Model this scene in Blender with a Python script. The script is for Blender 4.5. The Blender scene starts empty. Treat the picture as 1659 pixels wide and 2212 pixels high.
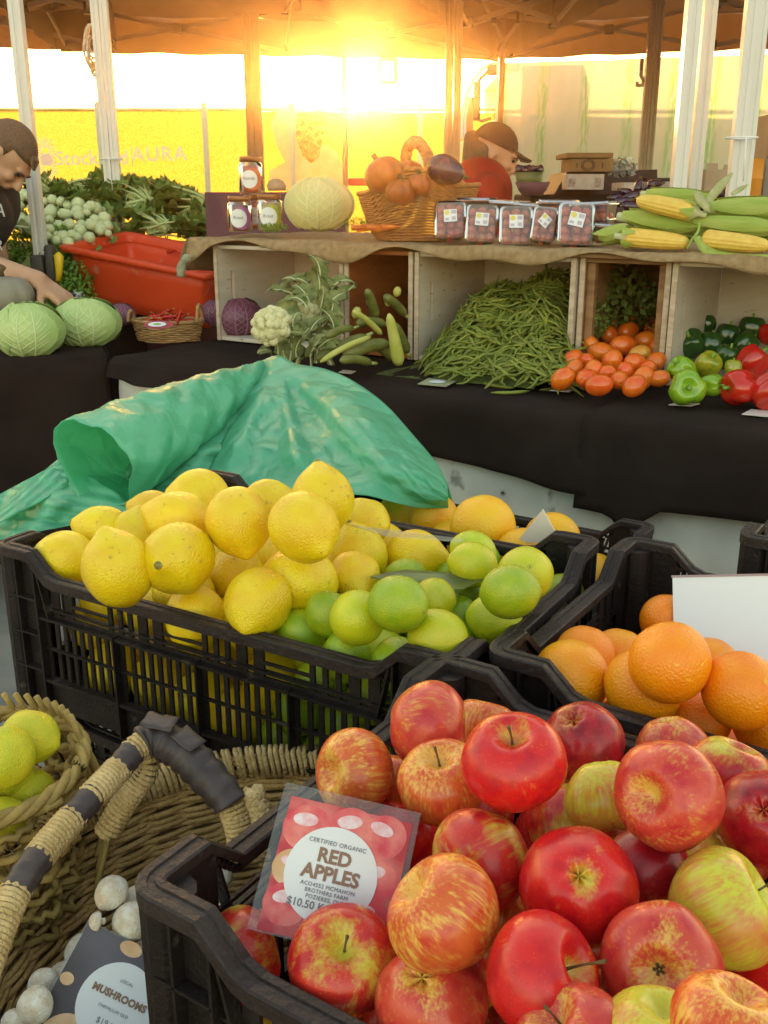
import bpy, math, random
import numpy as np
from mathutils import Vector, Matrix
random.seed(7); rng=np.random.default_rng(7)
scene=bpy.context.scene; COL=scene.collection
# ------------------------------------------------------------------ camera
FPX=2130.0; PW,PH=1659.0,2212.0; CZ=1.14; HOR=420.0
PITCH=math.atan((PH/2-HOR)/FPX)
cam=bpy.data.cameras.new('camera'); cam.sensor_fit='VERTICAL'; cam.sensor_height=36; cam.sensor_width=27
cam.lens=FPX/PH*36; cam.clip_start=.02; cam.clip_end=2000
camo=bpy.data.objects.new('camera',cam); COL.objects.link(camo)
camo.location=(0,0,CZ); camo.rotation_euler=(math.pi/2-PITCH,0,0); scene.camera=camo
# ------------------------------------------------------------------ world, sun, exposure
SUN_EL,SUN_AZ=4.75,-1.5          # degrees; azimuth from +Y, negative to the left
w=bpy.data.worlds.new('World'); scene.world=w; w.use_nodes=True
nt=w.node_tree; bg=nt.nodes['Background']
sky=nt.nodes.new('ShaderNodeTexSky'); sky.sky_type='NISHITA'; sky.sun_disc=False
sky.sun_elevation=math.radians(SUN_EL); sky.sun_rotation=math.radians(SUN_AZ)
sky.air_density=1.0; sky.dust_density=2.0; sky.ozone_density=1.0
tw=nt.nodes.new('ShaderNodeMix'); tw.data_type='RGBA'; tw.blend_type='MULTIPLY'; tw.inputs[0].default_value=1; tw.inputs[7].default_value=(1,.81,.60,1)   # warm tint over the sky colour, added in place of white balance
nt.links.new(sky.outputs[0],tw.inputs[6]); nt.links.new(tw.outputs[2],bg.inputs[0]); bg.inputs[1].default_value=.15
sl=bpy.data.lights.new('sun','SUN'); sl.energy=2.6; sl.angle=math.radians(.6); sl.color=(1,.47,.14)
so=bpy.data.objects.new('sun',sl); COL.objects.link(so)
a,e=math.radians(SUN_AZ),math.radians(SUN_EL)
sd=Vector((math.sin(a)*math.cos(e),math.cos(a)*math.cos(e),math.sin(e)))
so.rotation_euler=sd.to_track_quat('Z','Y').to_euler(); so.location=sd*20
scene.view_settings.view_transform='Standard'; scene.view_settings.look='None'
scene.view_settings.exposure=3.15; scene.view_settings.gamma=1
scene.cycles.use_denoising=True
scene.cycles.max_bounces=7; scene.cycles.diffuse_bounces=3; scene.cycles.glossy_bounces=3; scene.cycles.transparent_max_bounces=16
scene.cycles.volume_bounces=0; scene.cycles.caustics_reflective=False; scene.cycles.caustics_refractive=False
# ------------------------------------------------------------------ frames
FW=np.array([0,math.cos(PITCH),-math.sin(PITCH)]); RT=np.array([1.,0,0]); UPV=np.array([0,math.sin(PITCH),math.cos(PITCH)])
CC=np.array([0,0,CZ]); YAW=math.radians(-33)
UU=np.array([math.cos(YAW),math.sin(YAW),0]); VV=np.array([-math.sin(YAW),math.cos(YAW),0])
def ray(x,y): return FW+RT*(x-PW/2)/FPX-UPV*(y-PH/2)/FPX
def PZ(x,y,z): d=ray(x,y); return CC+d*(z-CZ)/d[2]
def PV(x,y,v): d=ray(x,y); return CC+d*v/(d@VV)
def PD(x,y,D): return CC+ray(x,y)*D
def PY(x,y,Y): d=ray(x,y); return CC+d*Y/d[1]
def UV(u,v,z): return UU*u+VV*v+np.array([0,0,z])
def camdir(r,u,t): d=RT*r+UPV*u-FW*t; return Vector(d/np.linalg.norm(d))
RZ=Matrix.Rotation(YAW,4,'Z')
# ------------------------------------------------------------------ materials
MATS={}
def nodes(m): m.use_nodes=True; return m.node_tree.nodes,m.node_tree.links
def pm(name,c1,c2=None,scale=20,rough=.5,bump=0,bscale=200,bdist=.003,spec=.5,trans=0,stretch=(1,1,1),detail=4,lo=.35,hi=.65,spots=None,sscale=60,coat=0,rand=0,metal=0,tcol=None,coord='Object',sss=0):
    if name in MATS: return MATS[name]
    m=bpy.data.materials.new(name); MATS[name]=m; N,L=nodes(m); b=N['Principled BSDF']
    b.inputs['Roughness'].default_value=rough; b.inputs['Specular IOR Level'].default_value=spec; b.inputs['Metallic'].default_value=metal
    if coat: b.inputs['Coat Weight'].default_value=coat; b.inputs['Coat Roughness'].default_value=.15
    tc=N.new('ShaderNodeTexCoord'); mp=N.new('ShaderNodeMapping'); L.new(tc.outputs[coord],mp.inputs[0]); mp.inputs['Scale'].default_value=stretch
    oi=N.new('ShaderNodeObjectInfo'); ad=N.new('ShaderNodeVectorMath'); ad.operation='ADD'; L.new(mp.outputs[0],ad.inputs[0])
    sc=N.new('ShaderNodeMath'); sc.operation='MULTIPLY'; sc.inputs[1].default_value=17.3; L.new(oi.outputs['Random'],sc.inputs[0]); L.new(sc.outputs[0],ad.inputs[1])
    vec=ad.outputs[0]; col=None
    if c2 is not None:
        n=N.new('ShaderNodeTexNoise'); n.inputs['Scale'].default_value=scale; n.inputs['Detail'].default_value=detail; L.new(vec,n.inputs['Vector'])
        r=N.new('ShaderNodeMapRange'); r.inputs[1].default_value=lo; r.inputs[2].default_value=hi; L.new(n.outputs[0],r.inputs[0])
        mx=N.new('ShaderNodeMix'); mx.data_type='RGBA'; L.new(r.outputs[0],mx.inputs[0]); mx.inputs[6].default_value=(*c1,1); mx.inputs[7].default_value=(*c2,1); col=mx.outputs[2]
        if spots:
            n2=N.new('ShaderNodeTexNoise'); n2.inputs['Scale'].default_value=sscale; n2.inputs['Detail'].default_value=3; L.new(vec,n2.inputs['Vector'])
            r2=N.new('ShaderNodeMapRange'); r2.inputs[1].default_value=.66; r2.inputs[2].default_value=.74; L.new(n2.outputs[0],r2.inputs[0])
            m2=N.new('ShaderNodeMix'); m2.data_type='RGBA'; L.new(r2.outputs[0],m2.inputs[0]); L.new(col,m2.inputs[6]); m2.inputs[7].default_value=(*spots,1); col=m2.outputs[2]
        if rand:
            hs=N.new('ShaderNodeHueSaturation'); L.new(col,hs.inputs['Color'])
            rr=N.new('ShaderNodeMapRange'); rr.inputs[3].default_value=.5-rand*.12; rr.inputs[4].default_value=.5+rand*.12; L.new(oi.outputs['Random'],rr.inputs[0]); L.new(rr.outputs[0],hs.inputs['Hue'])
            rv=N.new('ShaderNodeMapRange'); rv.inputs[3].default_value=1-rand; rv.inputs[4].default_value=1+rand
            fr=N.new('ShaderNodeMath'); fr.operation='FRACT'; L.new(sc.outputs[0],fr.inputs[0]); L.new(fr.outputs[0],rv.inputs[0]); L.new(rv.outputs[0],hs.inputs['Value']); col=hs.outputs[0]
        L.new(col,b.inputs['Base Color'])
    else: b.inputs['Base Color'].default_value=(*c1,1)
    if sss: b.inputs['Subsurface Weight'].default_value=sss; b.inputs['Subsurface Radius'].default_value=(.01,.006,.002); b.inputs['Subsurface Scale'].default_value=.6
    if bump:
        n3=N.new('ShaderNodeTexNoise'); n3.inputs['Scale'].default_value=bscale; n3.inputs['Detail'].default_value=2; L.new(vec,n3.inputs['Vector'])
        bu=N.new('ShaderNodeBump'); bu.inputs['Strength'].default_value=bump; bu.inputs['Distance'].default_value=bdist; L.new(n3.outputs[0],bu.inputs['Height']); L.new(bu.outputs[0],b.inputs['Normal'])
    if trans:
        t=N.new('ShaderNodeBsdfTranslucent'); ms=N.new('ShaderNodeMixShader'); ms.inputs[0].default_value=trans
        if tcol: t.inputs[0].default_value=(*tcol,1)
        elif col is not None: L.new(col,t.inputs[0])
        else: t.inputs[0].default_value=(*c1,1)
        L.new(b.outputs[0],ms.inputs[1]); L.new(t.outputs[0],ms.inputs[2]); L.new(ms.outputs[0],N['Material Output'].inputs[0])
    return m
def clear(name,tint=(1,1,1),refl=.5,rough=.08,haze=.06):
    if name in MATS: return MATS[name]
    m=bpy.data.materials.new(name); MATS[name]=m; N,L=nodes(m); N.remove(N['Principled BSDF'])
    t=N.new('ShaderNodeBsdfTransparent'); t.inputs[0].default_value=(*tint,1); g=N.new('ShaderNodeBsdfGlossy'); g.inputs['Roughness'].default_value=rough
    d=N.new('ShaderNodeBsdfDiffuse'); d.inputs[0].default_value=(.8,.8,.8,1); m0=N.new('ShaderNodeMixShader'); m0.inputs[0].default_value=haze
    f=N.new('ShaderNodeFresnel'); f.inputs[0].default_value=1.5; mu=N.new('ShaderNodeMath'); mu.operation='MULTIPLY'; mu.inputs[1].default_value=refl*2; L.new(f.outputs[0],mu.inputs[0])
    ms=N.new('ShaderNodeMixShader'); L.new(mu.outputs[0],ms.inputs[0]); L.new(t.outputs[0],m0.inputs[1]); L.new(d.outputs[0],m0.inputs[2]); L.new(m0.outputs[0],ms.inputs[1]); L.new(g.outputs[0],ms.inputs[2]); L.new(ms.outputs[0],N['Material Output'].inputs[0]); return m
def apple_mat(name,ground,red,cover,streak=.5,deep=None):
    m=bpy.data.materials.new(name); MATS[name]=m; N,L=nodes(m); b=N['Principled BSDF']
    b.inputs['Roughness'].default_value=.3; b.inputs['Specular IOR Level'].default_value=.5
    tc=N.new('ShaderNodeTexCoord'); oi=N.new('ShaderNodeObjectInfo'); k=N.new('ShaderNodeMath'); k.operation='MULTIPLY'; k.inputs[1].default_value=31.7; L.new(oi.outputs['Random'],k.inputs[0])
    ad=N.new('ShaderNodeVectorMath'); L.new(tc.outputs['Object'],ad.inputs[0]); L.new(k.outputs[0],ad.inputs[1])
    n1=N.new('ShaderNodeTexNoise'); n1.inputs['Scale'].default_value=1.5; n1.inputs['Detail'].default_value=2; L.new(ad.outputs[0],n1.inputs['Vector'])
    nm=N.new('ShaderNodeVectorMath'); nm.operation='NORMALIZE'; L.new(tc.outputs['Object'],nm.inputs[0])
    mp=N.new('ShaderNodeMapping'); mp.inputs['Scale'].default_value=(1,1,.055); L.new(nm.outputs[0],mp.inputs[0])
    a2=N.new('ShaderNodeVectorMath'); L.new(mp.outputs[0],a2.inputs[0]); L.new(k.outputs[0],a2.inputs[1])
    n2=N.new('ShaderNodeTexNoise'); n2.inputs['Scale'].default_value=15; n2.inputs['Detail'].default_value=6; n2.inputs['Roughness'].default_value=.62; L.new(a2.outputs[0],n2.inputs['Vector'])
    def math_(op,x,y):
        q=N.new('ShaderNodeMath'); q.operation=op
        for i,s in enumerate((x,y)):
            if isinstance(s,(int,float)): q.inputs[i].default_value=s
            else: L.new(s,q.inputs[i])
        return q.outputs[0]
    s=math_('ADD',math_('ADD',math_('MULTIPLY',n1.outputs[0],1.05),.125),math_('MULTIPLY',math_('SUBTRACT',n2.outputs[0],.5),streak*1.7))
    # green-yellow round the stem and the calyx: the skin itself is that colour there
    sx=N.new('ShaderNodeSeparateXYZ'); L.new(nm.outputs[0],sx.inputs[0])
    pole=math_('POWER',math_('ABSOLUTE',sx.outputs[2],0),7)
    s=math_('SUBTRACT',s,math_('MULTIPLY',pole,.42))
    r=N.new('ShaderNodeMapRange'); r.inputs[1].default_value=.93-cover*.62-.20; r.inputs[2].default_value=.93-cover*.62+.14; L.new(s,r.inputs[0])
    cr=N.new('ShaderNodeMix'); cr.data_type='RGBA'; L.new(r.outputs[0],cr.inputs[0]); cr.inputs[6].default_value=(*ground,1); cr.inputs[7].default_value=(*red,1)
    n4=N.new('ShaderNodeTexNoise'); n4.inputs['Scale'].default_value=2.6; L.new(ad.outputs[0],n4.inputs['Vector'])
    dp=N.new('ShaderNodeMix'); dp.data_type='RGBA'; rr=N.new('ShaderNodeMapRange'); rr.inputs[1].default_value=.45; rr.inputs[2].default_value=.7; L.new(n4.outputs[0],rr.inputs[0]); q=math_('MULTIPLY',rr.outputs[0],r.outputs[0]); L.new(q,dp.inputs[0])
    L.new(cr.outputs[2],dp.inputs[6]); dp.inputs[7].default_value=(*(deep or [c*.55 for c in red]),1)
    v=N.new('ShaderNodeTexVoronoi'); v.inputs['Scale'].default_value=17; L.new(ad.outputs[0],v.inputs['Vector'])
    r3=N.new('ShaderNodeMapRange'); r3.inputs[1].default_value=.16; r3.inputs[2].default_value=.10; L.new(v.outputs[0],r3.inputs[0])
    sp=N.new('ShaderNodeMix'); sp.data_type='RGBA'; L.new(math_('MULTIPLY',r3.outputs[0],.30),sp.inputs[0]); L.new(dp.outputs[2],sp.inputs[6]); sp.inputs[7].default_value=(.75,.5,.22,1)
    L.new(sp.outputs[2],b.inputs['Base Color'])
    rn=N.new('ShaderNodeMapRange'); rn.inputs[3].default_value=.20; rn.inputs[4].default_value=.36; L.new(n4.outputs[0],rn.inputs[0]); L.new(rn.outputs[0],b.inputs['Roughness'])
    bu=N.new('ShaderNodeBump'); bu.inputs['Strength'].default_value=.25; bu.inputs['Distance'].default_value=.004; L.new(n1.outputs[0],bu.inputs['Height']); L.new(bu.outputs[0],b.inputs['Normal'])
    return m
# ------------------------------------------------------------------ mesh builder
class MB:
    def __init__(s): s.v=[]; s.f=[]; s.m=[]
    def add(s,vs,fs,mi=0):
        o=len(s.v); s.v+= [tuple(map(float,p)) for p in vs]; s.f+=[tuple(i+o for i in f) for f in fs]; s.m+=[mi]*len(fs); return s
    def box(s,c,d,M=None,mi=0,taper=1):
        x,y,z=[k/2 for k in d]; vs=[Vector((sx*x*(taper if sz>0 else 1),sy*y*(taper if sz>0 else 1),sz*z)) for sz in(-1,1) for sy in(-1,1) for sx in(-1,1)]
        if M is not None: vs=[M@p for p in vs]
        c=Vector(c); vs=[p+c for p in vs]
        return s.add(vs,[(0,2,3,1),(4,5,7,6),(0,1,5,4),(2,6,7,3),(0,4,6,2),(1,3,7,5)],mi)
    def bar(s,a,b,wx,wz=None,up=(0,0,1),mi=0):
        a,b=Vector(a),Vector(b); d=(b-a); l=d.length; d.normalize(); upv=Vector(up)
        if abs(d.dot(upv))>.98: upv=Vector((1,0,0))
        x=d.cross(upv).normalized(); z=x.cross(d); wz=wz or wx
        M=Matrix((x,d,z)).transposed(); return s.box((a+b)/2,(wx,l,wz),M,mi)
    def tube(s,path,rad,n=8,mi=0,cap=True,flat=1,closed=False):
        P=[Vector(p) for p in path]; k=len(P)
        if not hasattr(rad,'__len__'): rad=[rad]*k
        up=None; vs=[];fs=[]
        for i,p in enumerate(P):
            if closed: t=P[(i+1)%k]-P[i-1]
            else: t=P[min(i+1,k-1)]-P[max(i-1,0)]
            t.normalize()
            if up is None: up=Vector((0,0,1)) if abs(t.z)<.9 else Vector((1,0,0))
            x=t.cross(up).normalized(); up=x.cross(t).normalized()
            for j in range(n):
                an=2*math.pi*j/n; vs.append(p+x*math.cos(an)*rad[i]+up*math.sin(an)*rad[i]*flat)
        for i in range(k if closed else k-1):
            a0=i*n; b0=((i+1)%k)*n
            for j in range(n): fs.append((a0+j,a0+(j+1)%n,b0+(j+1)%n,b0+j))
        if cap and not closed: fs.append(tuple(range(n))[::-1]); fs.append(tuple(range((k-1)*n,k*n)))
        return s.add(vs,fs,mi)
    def grid(s,P,mi=0,closeu=False,closev=False):
        nu,nv=len(P),len(P[0]); vs=[p for r in P for p in r]; fs=[]
        for i in range(nu if closeu else nu-1):
            for j in range(nv if closev else nv-1):
                i2=(i+1)%nu; j2=(j+1)%nv; fs.append((i*nv+j,i2*nv+j,i2*nv+j2,i*nv+j2))
        return s.add(vs,fs,mi)
    def lathe(s,prof,n=24,M=None,mi=0,off=(0,0,0),wob=None):
        P=[]
        for i,(r,z) in enumerate(prof):
            row=[]
            for j in range(n):
                an=2*math.pi*j/n; rr=r*(wob(an,i) if wob else 1); p=Vector((rr*math.cos(an),rr*math.sin(an),z))
                if M is not None: p=M@p
                row.append(p+Vector(off))
            P.append(row)
        return s.grid(P,mi,closev=True)
    def mesh(s,name,mats,smooth=True):
        me=bpy.data.meshes.new(name); me.from_pydata(s.v,[],s.f)
        if not isinstance(mats,(list,tuple)): mats=[mats]
        for m in mats: me.materials.append(m)
        me.polygons.foreach_set('material_index',s.m); me.polygons.foreach_set('use_smooth',[smooth]*len(s.f)); me.update(); return me
    def build(s,name,mats,parent=None,smooth=True,bevel=0,solid=0,sub=0):
        o=bpy.data.objects.new(name,s.mesh(name,mats,smooth)); COL.objects.link(o)
        if parent is not None: o.parent=parent; o.matrix_parent_inverse=parent.matrix_basis.inverted()
        if solid: md=o.modifiers.new('solid','SOLIDIFY'); md.thickness=solid; md.offset=0
        if sub: md=o.modifiers.new('sub','SUBSURF'); md.levels=sub; md.render_levels=sub
        if bevel: md=o.modifiers.new('bevel','BEVEL'); md.width=bevel; md.segments=2; md.limit_method='ANGLE'
        return o
def tag(o,label=None,cat=None,group=None,kind=None):
    if label: o['label']=label
    if cat: o['category']=cat
    if group: o['group']=group
    if kind: o['kind']=kind
    return o
def thing(name,label,cat,loc=(0,0,0),rot=None,group=None):
    o=bpy.data.objects.new(name,None); COL.objects.link(o); o.empty_display_size=.05
    M=Matrix.Translation(Vector(loc))
    if rot is not None: M=M@rot.to_4x4()
    o.matrix_basis=M; tag(o,label,cat,group); return o
def inst(me,name,M,parent=None,scale=None):
    o=bpy.data.objects.new(name,me); COL.objects.link(o)
    if parent is not None: o.parent=parent; o.matrix_parent_inverse=parent.matrix_basis.inverted()
    o.matrix_basis=M
    if scale is not None: o.scale=scale if hasattr(scale,'__len__') else (scale,)*3
    return o
def local(name,mb,mat,parent,**k):
    """part whose mesh is given in its parent's own coordinates"""
    o=mb.build(name,mat,None,**k); o.parent=parent; return o
def axisM(d,spin=0):
    return Vector(d).to_track_quat('Z','Y').to_matrix().to_4x4()@Matrix.Rotation(spin,4,'Z')
def copy_tree(o,parent=None,**kw):
    c=o.copy(); COL.objects.link(c); c.parent=parent
    for ch in list(o.children): copy_tree(ch,c)
    return c
FONTS={}
def text_part(body,size,M,mat,parent,name='lettering',bold=0,spacing=1,extr=.0002):
    cu=bpy.data.curves.new('t','FONT'); cu.body=body; cu.size=size; cu.align_x='CENTER'; cu.align_y='CENTER'; cu.offset=bold; cu.space_character=spacing; cu.extrude=extr; cu.resolution_u=3
    t=bpy.data.objects.new('t',cu); COL.objects.link(t); dg=bpy.context.evaluated_depsgraph_get(); me=bpy.data.meshes.new_from_object(t.evaluated_get(dg))
    bpy.data.objects.remove(t); bpy.data.curves.remove(cu); me.materials.clear(); me.materials.append(mat); me.name=name
    o=bpy.data.objects.new(name,me); COL.objects.link(o)
    if parent is not None: o.parent=parent
    o.matrix_basis=M; return o
def noise2(x,y,s=0): return math.sin(x*1.7+s)*math.cos(y*2.3+s*1.3)+.5*math.sin(x*4.1-y*3.3+s*2.1)+.3*math.sin(x*9.2+y*7.7+s*.7)
def crom(P,k):
    """Catmull-Rom through points, k samples per span"""
    P=[np.array(p,float) for p in P]; Q=[2*P[0]-P[1]]+P+[2*P[-1]-P[-2]]; out=[]
    for i in range(1,len(Q)-2):
        for j in range(k):
            t=j/k; a,b,c,d=Q[i-1:i+3]; out.append(.5*((2*b)+(-a+c)*t+(2*a-5*b+4*c-d)*t*t+(-a+3*b-3*c+d)*t**3))
    out.append(P[-1]); return out
# ================================================================== SETTING
M_ground=pm('ground',(.30,.28,.25),(.20,.19,.18),scale=6,rough=.9,bump=.4,bscale=90)
mb=MB(); mb.add([(-400,-60,0),(400,-60,0),(400,700,0),(-400,700,0)],[(0,1,2,3)]); tag(mb.build('ground',M_ground,smooth=False),kind='structure')
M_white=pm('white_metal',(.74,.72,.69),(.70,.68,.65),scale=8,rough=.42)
M_white2=pm('white_metal_backlit',(.46,.38,.29),(.40,.32,.24),scale=10,rough=.5)  # brown of the backlit far posts put into the white metal's colour
M_canopy=pm('canopy_cloth',(.26,.205,.15),(.21,.16,.115),scale=5,rough=.9,trans=.04,tcol=(.4,.22,.08))
M_bracket=pm('bracket',(.05,.045,.04),None,rough=.6)
M_zip=pm('zip_tie',(.85,.85,.85),None,rough=.4)
M_black=pm('black_cloth',(.021,.013,.011),(.028,.018,.015),scale=9,rough=.95,bump=.5,bscale=900,spec=.15)
M_whitecloth=pm('white_sheet',(.66,.66,.64),(.50,.50,.48),scale=7,rough=.85,bump=.25,bscale=45,spots=(.28,.27,.25),sscale=16)
M_burlap=pm('burlap',(.42,.28,.15),(.30,.19,.09),scale=55,rough=.95,bump=.9,bscale=520,detail=8)

def leg_mb(x,y0,y1,w,groove=True):
    pass
def tent_leg(root,P,w,z0,z1,mat=None,n=1,dirn=(1,0,0),foot=True,name='leg'):
    """square grooved aluminium legs standing side by side"""
    dirn=Vector(dirn)
    for i in range(n):
        c=Vector((P[0],P[1],0))+dirn*(i-(n-1)/2)*w*1.06; m=MB(); h=w/2; g=w*.12
        prof=[(-h,-h),(-g,-h),(-g,-h+g*.8),(g,-h+g*.8),(g,-h),(h,-h),(h,h),(-h,h)]
        vs=[(c.x+a,c.y+b,z) for z in(z0,z1) for a,b in prof]; k=len(prof)
        m.add(vs,[(j,(j+1)%k,k+(j+1)%k,k+j) for j in range(k)]+[tuple(range(k,2*k))])
        m.build(name,mat or M_white,root,smooth=False,bevel=.0015)
        if foot: m=MB(); m.box((c.x,c.y,.006),(w*2,w*2,.012)); m.build('foot_plate',M_bracket,root,smooth=False)
# ---- gazebos: pyramid roof, valance, scissor truss, legs
def gazebo(label,cx,cy,size,yaw,ez,pz,legs,group='market gazebos'):
    root=thing('gazebo',label,'gazebo',(cx,cy,0),group=group)
    R=Matrix.Rotation(yaw,4,'Z'); T=Matrix.Translation((cx,cy,0))@R; h=size/2
    n=16; m=MB()
    for k in range(4):
        P=[]
        for i in range(n+1):
            row=[]
            for j in range(n+1):
                s=j/n; r=h*(1-s); t=-1+2*i/n; x,y=r*t,r; z=ez+.24+(pz-ez-.24)*s-.05*math.sin(math.pi*s)*(1-t*t)+.006*noise2(i*.7,j*.9,k)
                q=Matrix.Rotation(k*math.pi/2,4,'Z')@Vector((x,y,z)); row.append(T@q)
            P.append(row)
        m.grid(P)
    m.build('canopy_roof',M_canopy,root)
    for k in range(4):
        m=MB(); P=[]
        for i in range(41):
            t=-1+i/20; q=[]
            for zz in(ez+.25,ez+.12,ez+.005*math.sin(i*.9+k)):
                q.append(T@(Matrix.Rotation(k*math.pi/2,4,'Z')@Vector((h*t,h+.012+.012*math.sin(i*1.3+zz*9),zz))))
            P.append(q)
        m.grid(P); m.build('valance',M_canopy,root)
        a=h-.06
        for s0,s1 in((-1,0),(0,1)):
            m=MB()
            for (za,zb) in((ez+.02,ez+.30),(ez+.30,ez+.02)):
                m.bar(T@(Matrix.Rotation(k*math.pi/2,4,'Z')@Vector((a*s0,a,za))),T@(Matrix.Rotation(k*math.pi/2,4,'Z')@Vector((a*s1,a,zb))),.012,.028)
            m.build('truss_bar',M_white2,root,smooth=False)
        for s0 in(-1,-.5,0,.5):
            for zz in((.16,) if s0 in(-.5,.5) else (.03,.29)):
                m=MB(); m.box(T@(Matrix.Rotation(k*math.pi/2,4,'Z')@Vector((a*s0,a,ez+zz))),(.06,.05,.06),R.to_3x3()); m.build('truss_joint',M_bracket,root,smooth=False)
        m=MB()   # bars from each eave middle and corner up to the crown
        m.bar(T@(Matrix.Rotation(k*math.pi/2,4,'Z')@Vector((0,a,ez+.03))),T@Vector((0,0,pz-.52)),.012,.028)
        m.bar(T@(Matrix.Rotation(k*math.pi/2,4,'Z')@Vector((0,a,ez+.29))),T@Vector((0,0,pz-.80)),.012,.028)
        m.bar(T@(Matrix.Rotation(k*math.pi/2,4,'Z')@Vector((a,a,ez+.26))),T@Vector((0,0,pz-.04)),.012,.03)
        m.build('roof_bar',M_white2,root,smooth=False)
    m=MB(); m.bar(T@Vector((0,0,pz-.9)),T@Vector((0,0,pz-.03)),.035); m.box(T@Vector((0,0,pz-.8)),(.1,.1,.05)); m.build('crown_post',M_bracket,root,smooth=False)
    for (px,py,D,wd,n_) in legs:
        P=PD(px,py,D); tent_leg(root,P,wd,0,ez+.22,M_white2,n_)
    return root
def far_corner(x,y,z,yaw,size,left):
    P=Vector(PZ(x,y,z)); R=Matrix.Rotation(yaw,3,'Z'); h=size/2
    return P-(R@Vector((-h if left else h,h,0)))
EZ=2.1
y0=math.radians(12); c=far_corner(245,110,EZ,y0,3,False)
gazebo('brown lined market gazebo at the left edge over the leafy greens',c.x,c.y,3,y0,EZ,3.0,[])
y1=math.radians(8); c=far_corner(1078,131,EZ,y1,3.2,False)
gazebo('wide middle gazebo whose roof spans in front of the low sun',c.x,c.y,3.2,y1,EZ+.004,3.05,[(549,250,7.0,.055,2),(745,280,7.5,.042,1)])
y2=math.radians(-17); c=far_corner(1086,131,EZ,y2,3,True)
gazebo('right hand gazebo standing in front of the white tarpaulin wall',c.x,c.y,3,y2,EZ+.012,3.0,[(1081,240,7.3,.042,1),(1401,260,6.6,.044,2)])
# the stout double post in the middle carries the corner of the nearest dark eave
c=PD(978,220,5.6)
gz=gazebo('near gazebo with the stout double post right of the sun',c[0]+.9,c[1]-1.45,2.6,math.radians(-6),2.16,3.0,[(978,220,5.6,.045,2)])
# ---- near legs whose gazebo roof is out of the picture
def near_post(label,x,y,D,w,n,z1=2.7,mat=None,dirn=(1,0,0)):
    P=PD(x,y,D); r=thing('tent_post',label,'tent post',(P[0],P[1],0),group='near white tent posts'); tent_leg(r,P,w,0,z1,mat,n,dirn,name='post_tube'); return r,P
r1,P1=near_post('white tent post behind the bending man, clamp at its foot',62,290,3.45,.042,1)
r2,P2=near_post('grooved white tent post with the coiled rope, left of the orange tub',234,260,4.0,.032,2)
r3,P3=near_post('white tent post behind the corn, the left of the close pair',1482,200,2.95,.042,1)
r4,P4=near_post('white tent post behind the corn, the right of the close pair',1516,200,3.0,.040,1)
r5,P5=near_post('pair of white tent legs strapped by a zip tie at the right edge',1616,200,2.9,.034,2,dirn=(.92,.2,0))
for (rr,x,y,D,wd) in((r2,238,343,3.97,.09),(r5,1607,298,2.86,.09)):
    m=MB(); P=Vector(PD(x,y,D)); k=16; m.tube([P+Vector((wd/2*math.cos(2*math.pi*i/k),.035*math.sin(2*math.pi*i/k)+.02,.002*i/k)) for i in range(k)],.003,6,closed=True); m.bar(P+Vector((0,-.02,0)),P+Vector((.005,-.02,-.12)),.003); m.build('zip_tie',M_zip,rr)
# clamp on first post
m=MB(); P=Vector(PD(92,580,3.42)); m.box(P+Vector((-.01,0,0)),(.045,.06,.09)); m.box(P+Vector((.035,-.01,.02)),(.03,.05,.12)); c1=m.build('clamp',M_bracket,r1,bevel=.008)
m=MB(); m.tube([P+Vector((.058,-.02,.05)),P+Vector((.066,-.02,.04)),P+Vector((.062,-.02,-.01)),P+Vector((.056,-.02,-.04))],[.014,.017,.012,.01],10); local('clamp_lever',m,pm('yellow_plastic',(.75,.50,.02),None,rough=.4),c1)
# rope coil on second post
M_rope=pm('rope_white',(.65,.55,.45),(.5,.38,.28),scale=60,rough=.9); M_ropey=pm('rope_yellow',(.8,.5,.05),None,rough=.8)
root=thing('rope_coil','coil of white and yellow cord hanging on the grooved post','rope',PD(200,105,3.9))
m=MB(); O=Vector(PD(200,85,3.92))
for k in range(7):
    aw=.022+.006*(k%3); ah=.05+.012*(k%4); cx=.006*math.sin(k*2); cz=-.01*k
    m.tube([O+Vector((cx+aw*math.cos(t*.45),.012*math.sin(t+k),cz+ah*math.sin(t*.45))) for t in range(14)],.0045,6,closed=True)
m.build('cord_loops',M_rope,root)
m=MB()
for k in range(4):
    m.tube([O+Vector((.004*k+.012*math.cos(t*.45+k),.008*math.sin(t+k),-.10-.015*k+.035*math.sin(t*.45))) for t in range(14)],.0035,6,closed=True)
m.build('yellow_cord',M_ropey,root)
# ---- hanging floodlight
root=thing('floodlight','square work light hanging from the gazebo eave beside the sun','floodlight',PD(838,150,6.9))
O=Vector(PD(838,153,6.9)); s=6.9/FPX
m=MB()
for a,b in(((-17,-24),(17,-24)),((-17,24),(17,24)),((-17,-24),(-17,24)),((17,-24),(17,24))):
    m.bar(O+Vector((a[0]*s,0,a[1]*s)),O+Vector((b[0]*s,0,b[1]*s)),.03,.022,up=(0,1,0))
m.build('housing',M_bracket,root,smooth=False,bevel=.004)
m=MB(); m.box(O,(30*s,.006,42*s)); m.build('lens',clear('lamp_glass',(.98,.96,.9),.2,.1,.2),root)
m=MB(); m.tube([O+Vector((-19*s,0,0)),O+Vector((-19*s,0,36*s)),O+Vector((19*s,0,36*s)),O+Vector((19*s,0,0))],.006,6); m.bar(O+Vector((0,0,36*s)),O+Vector((0,0,70*s)),.008); m.build('bracket',M_bracket,root)
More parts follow.
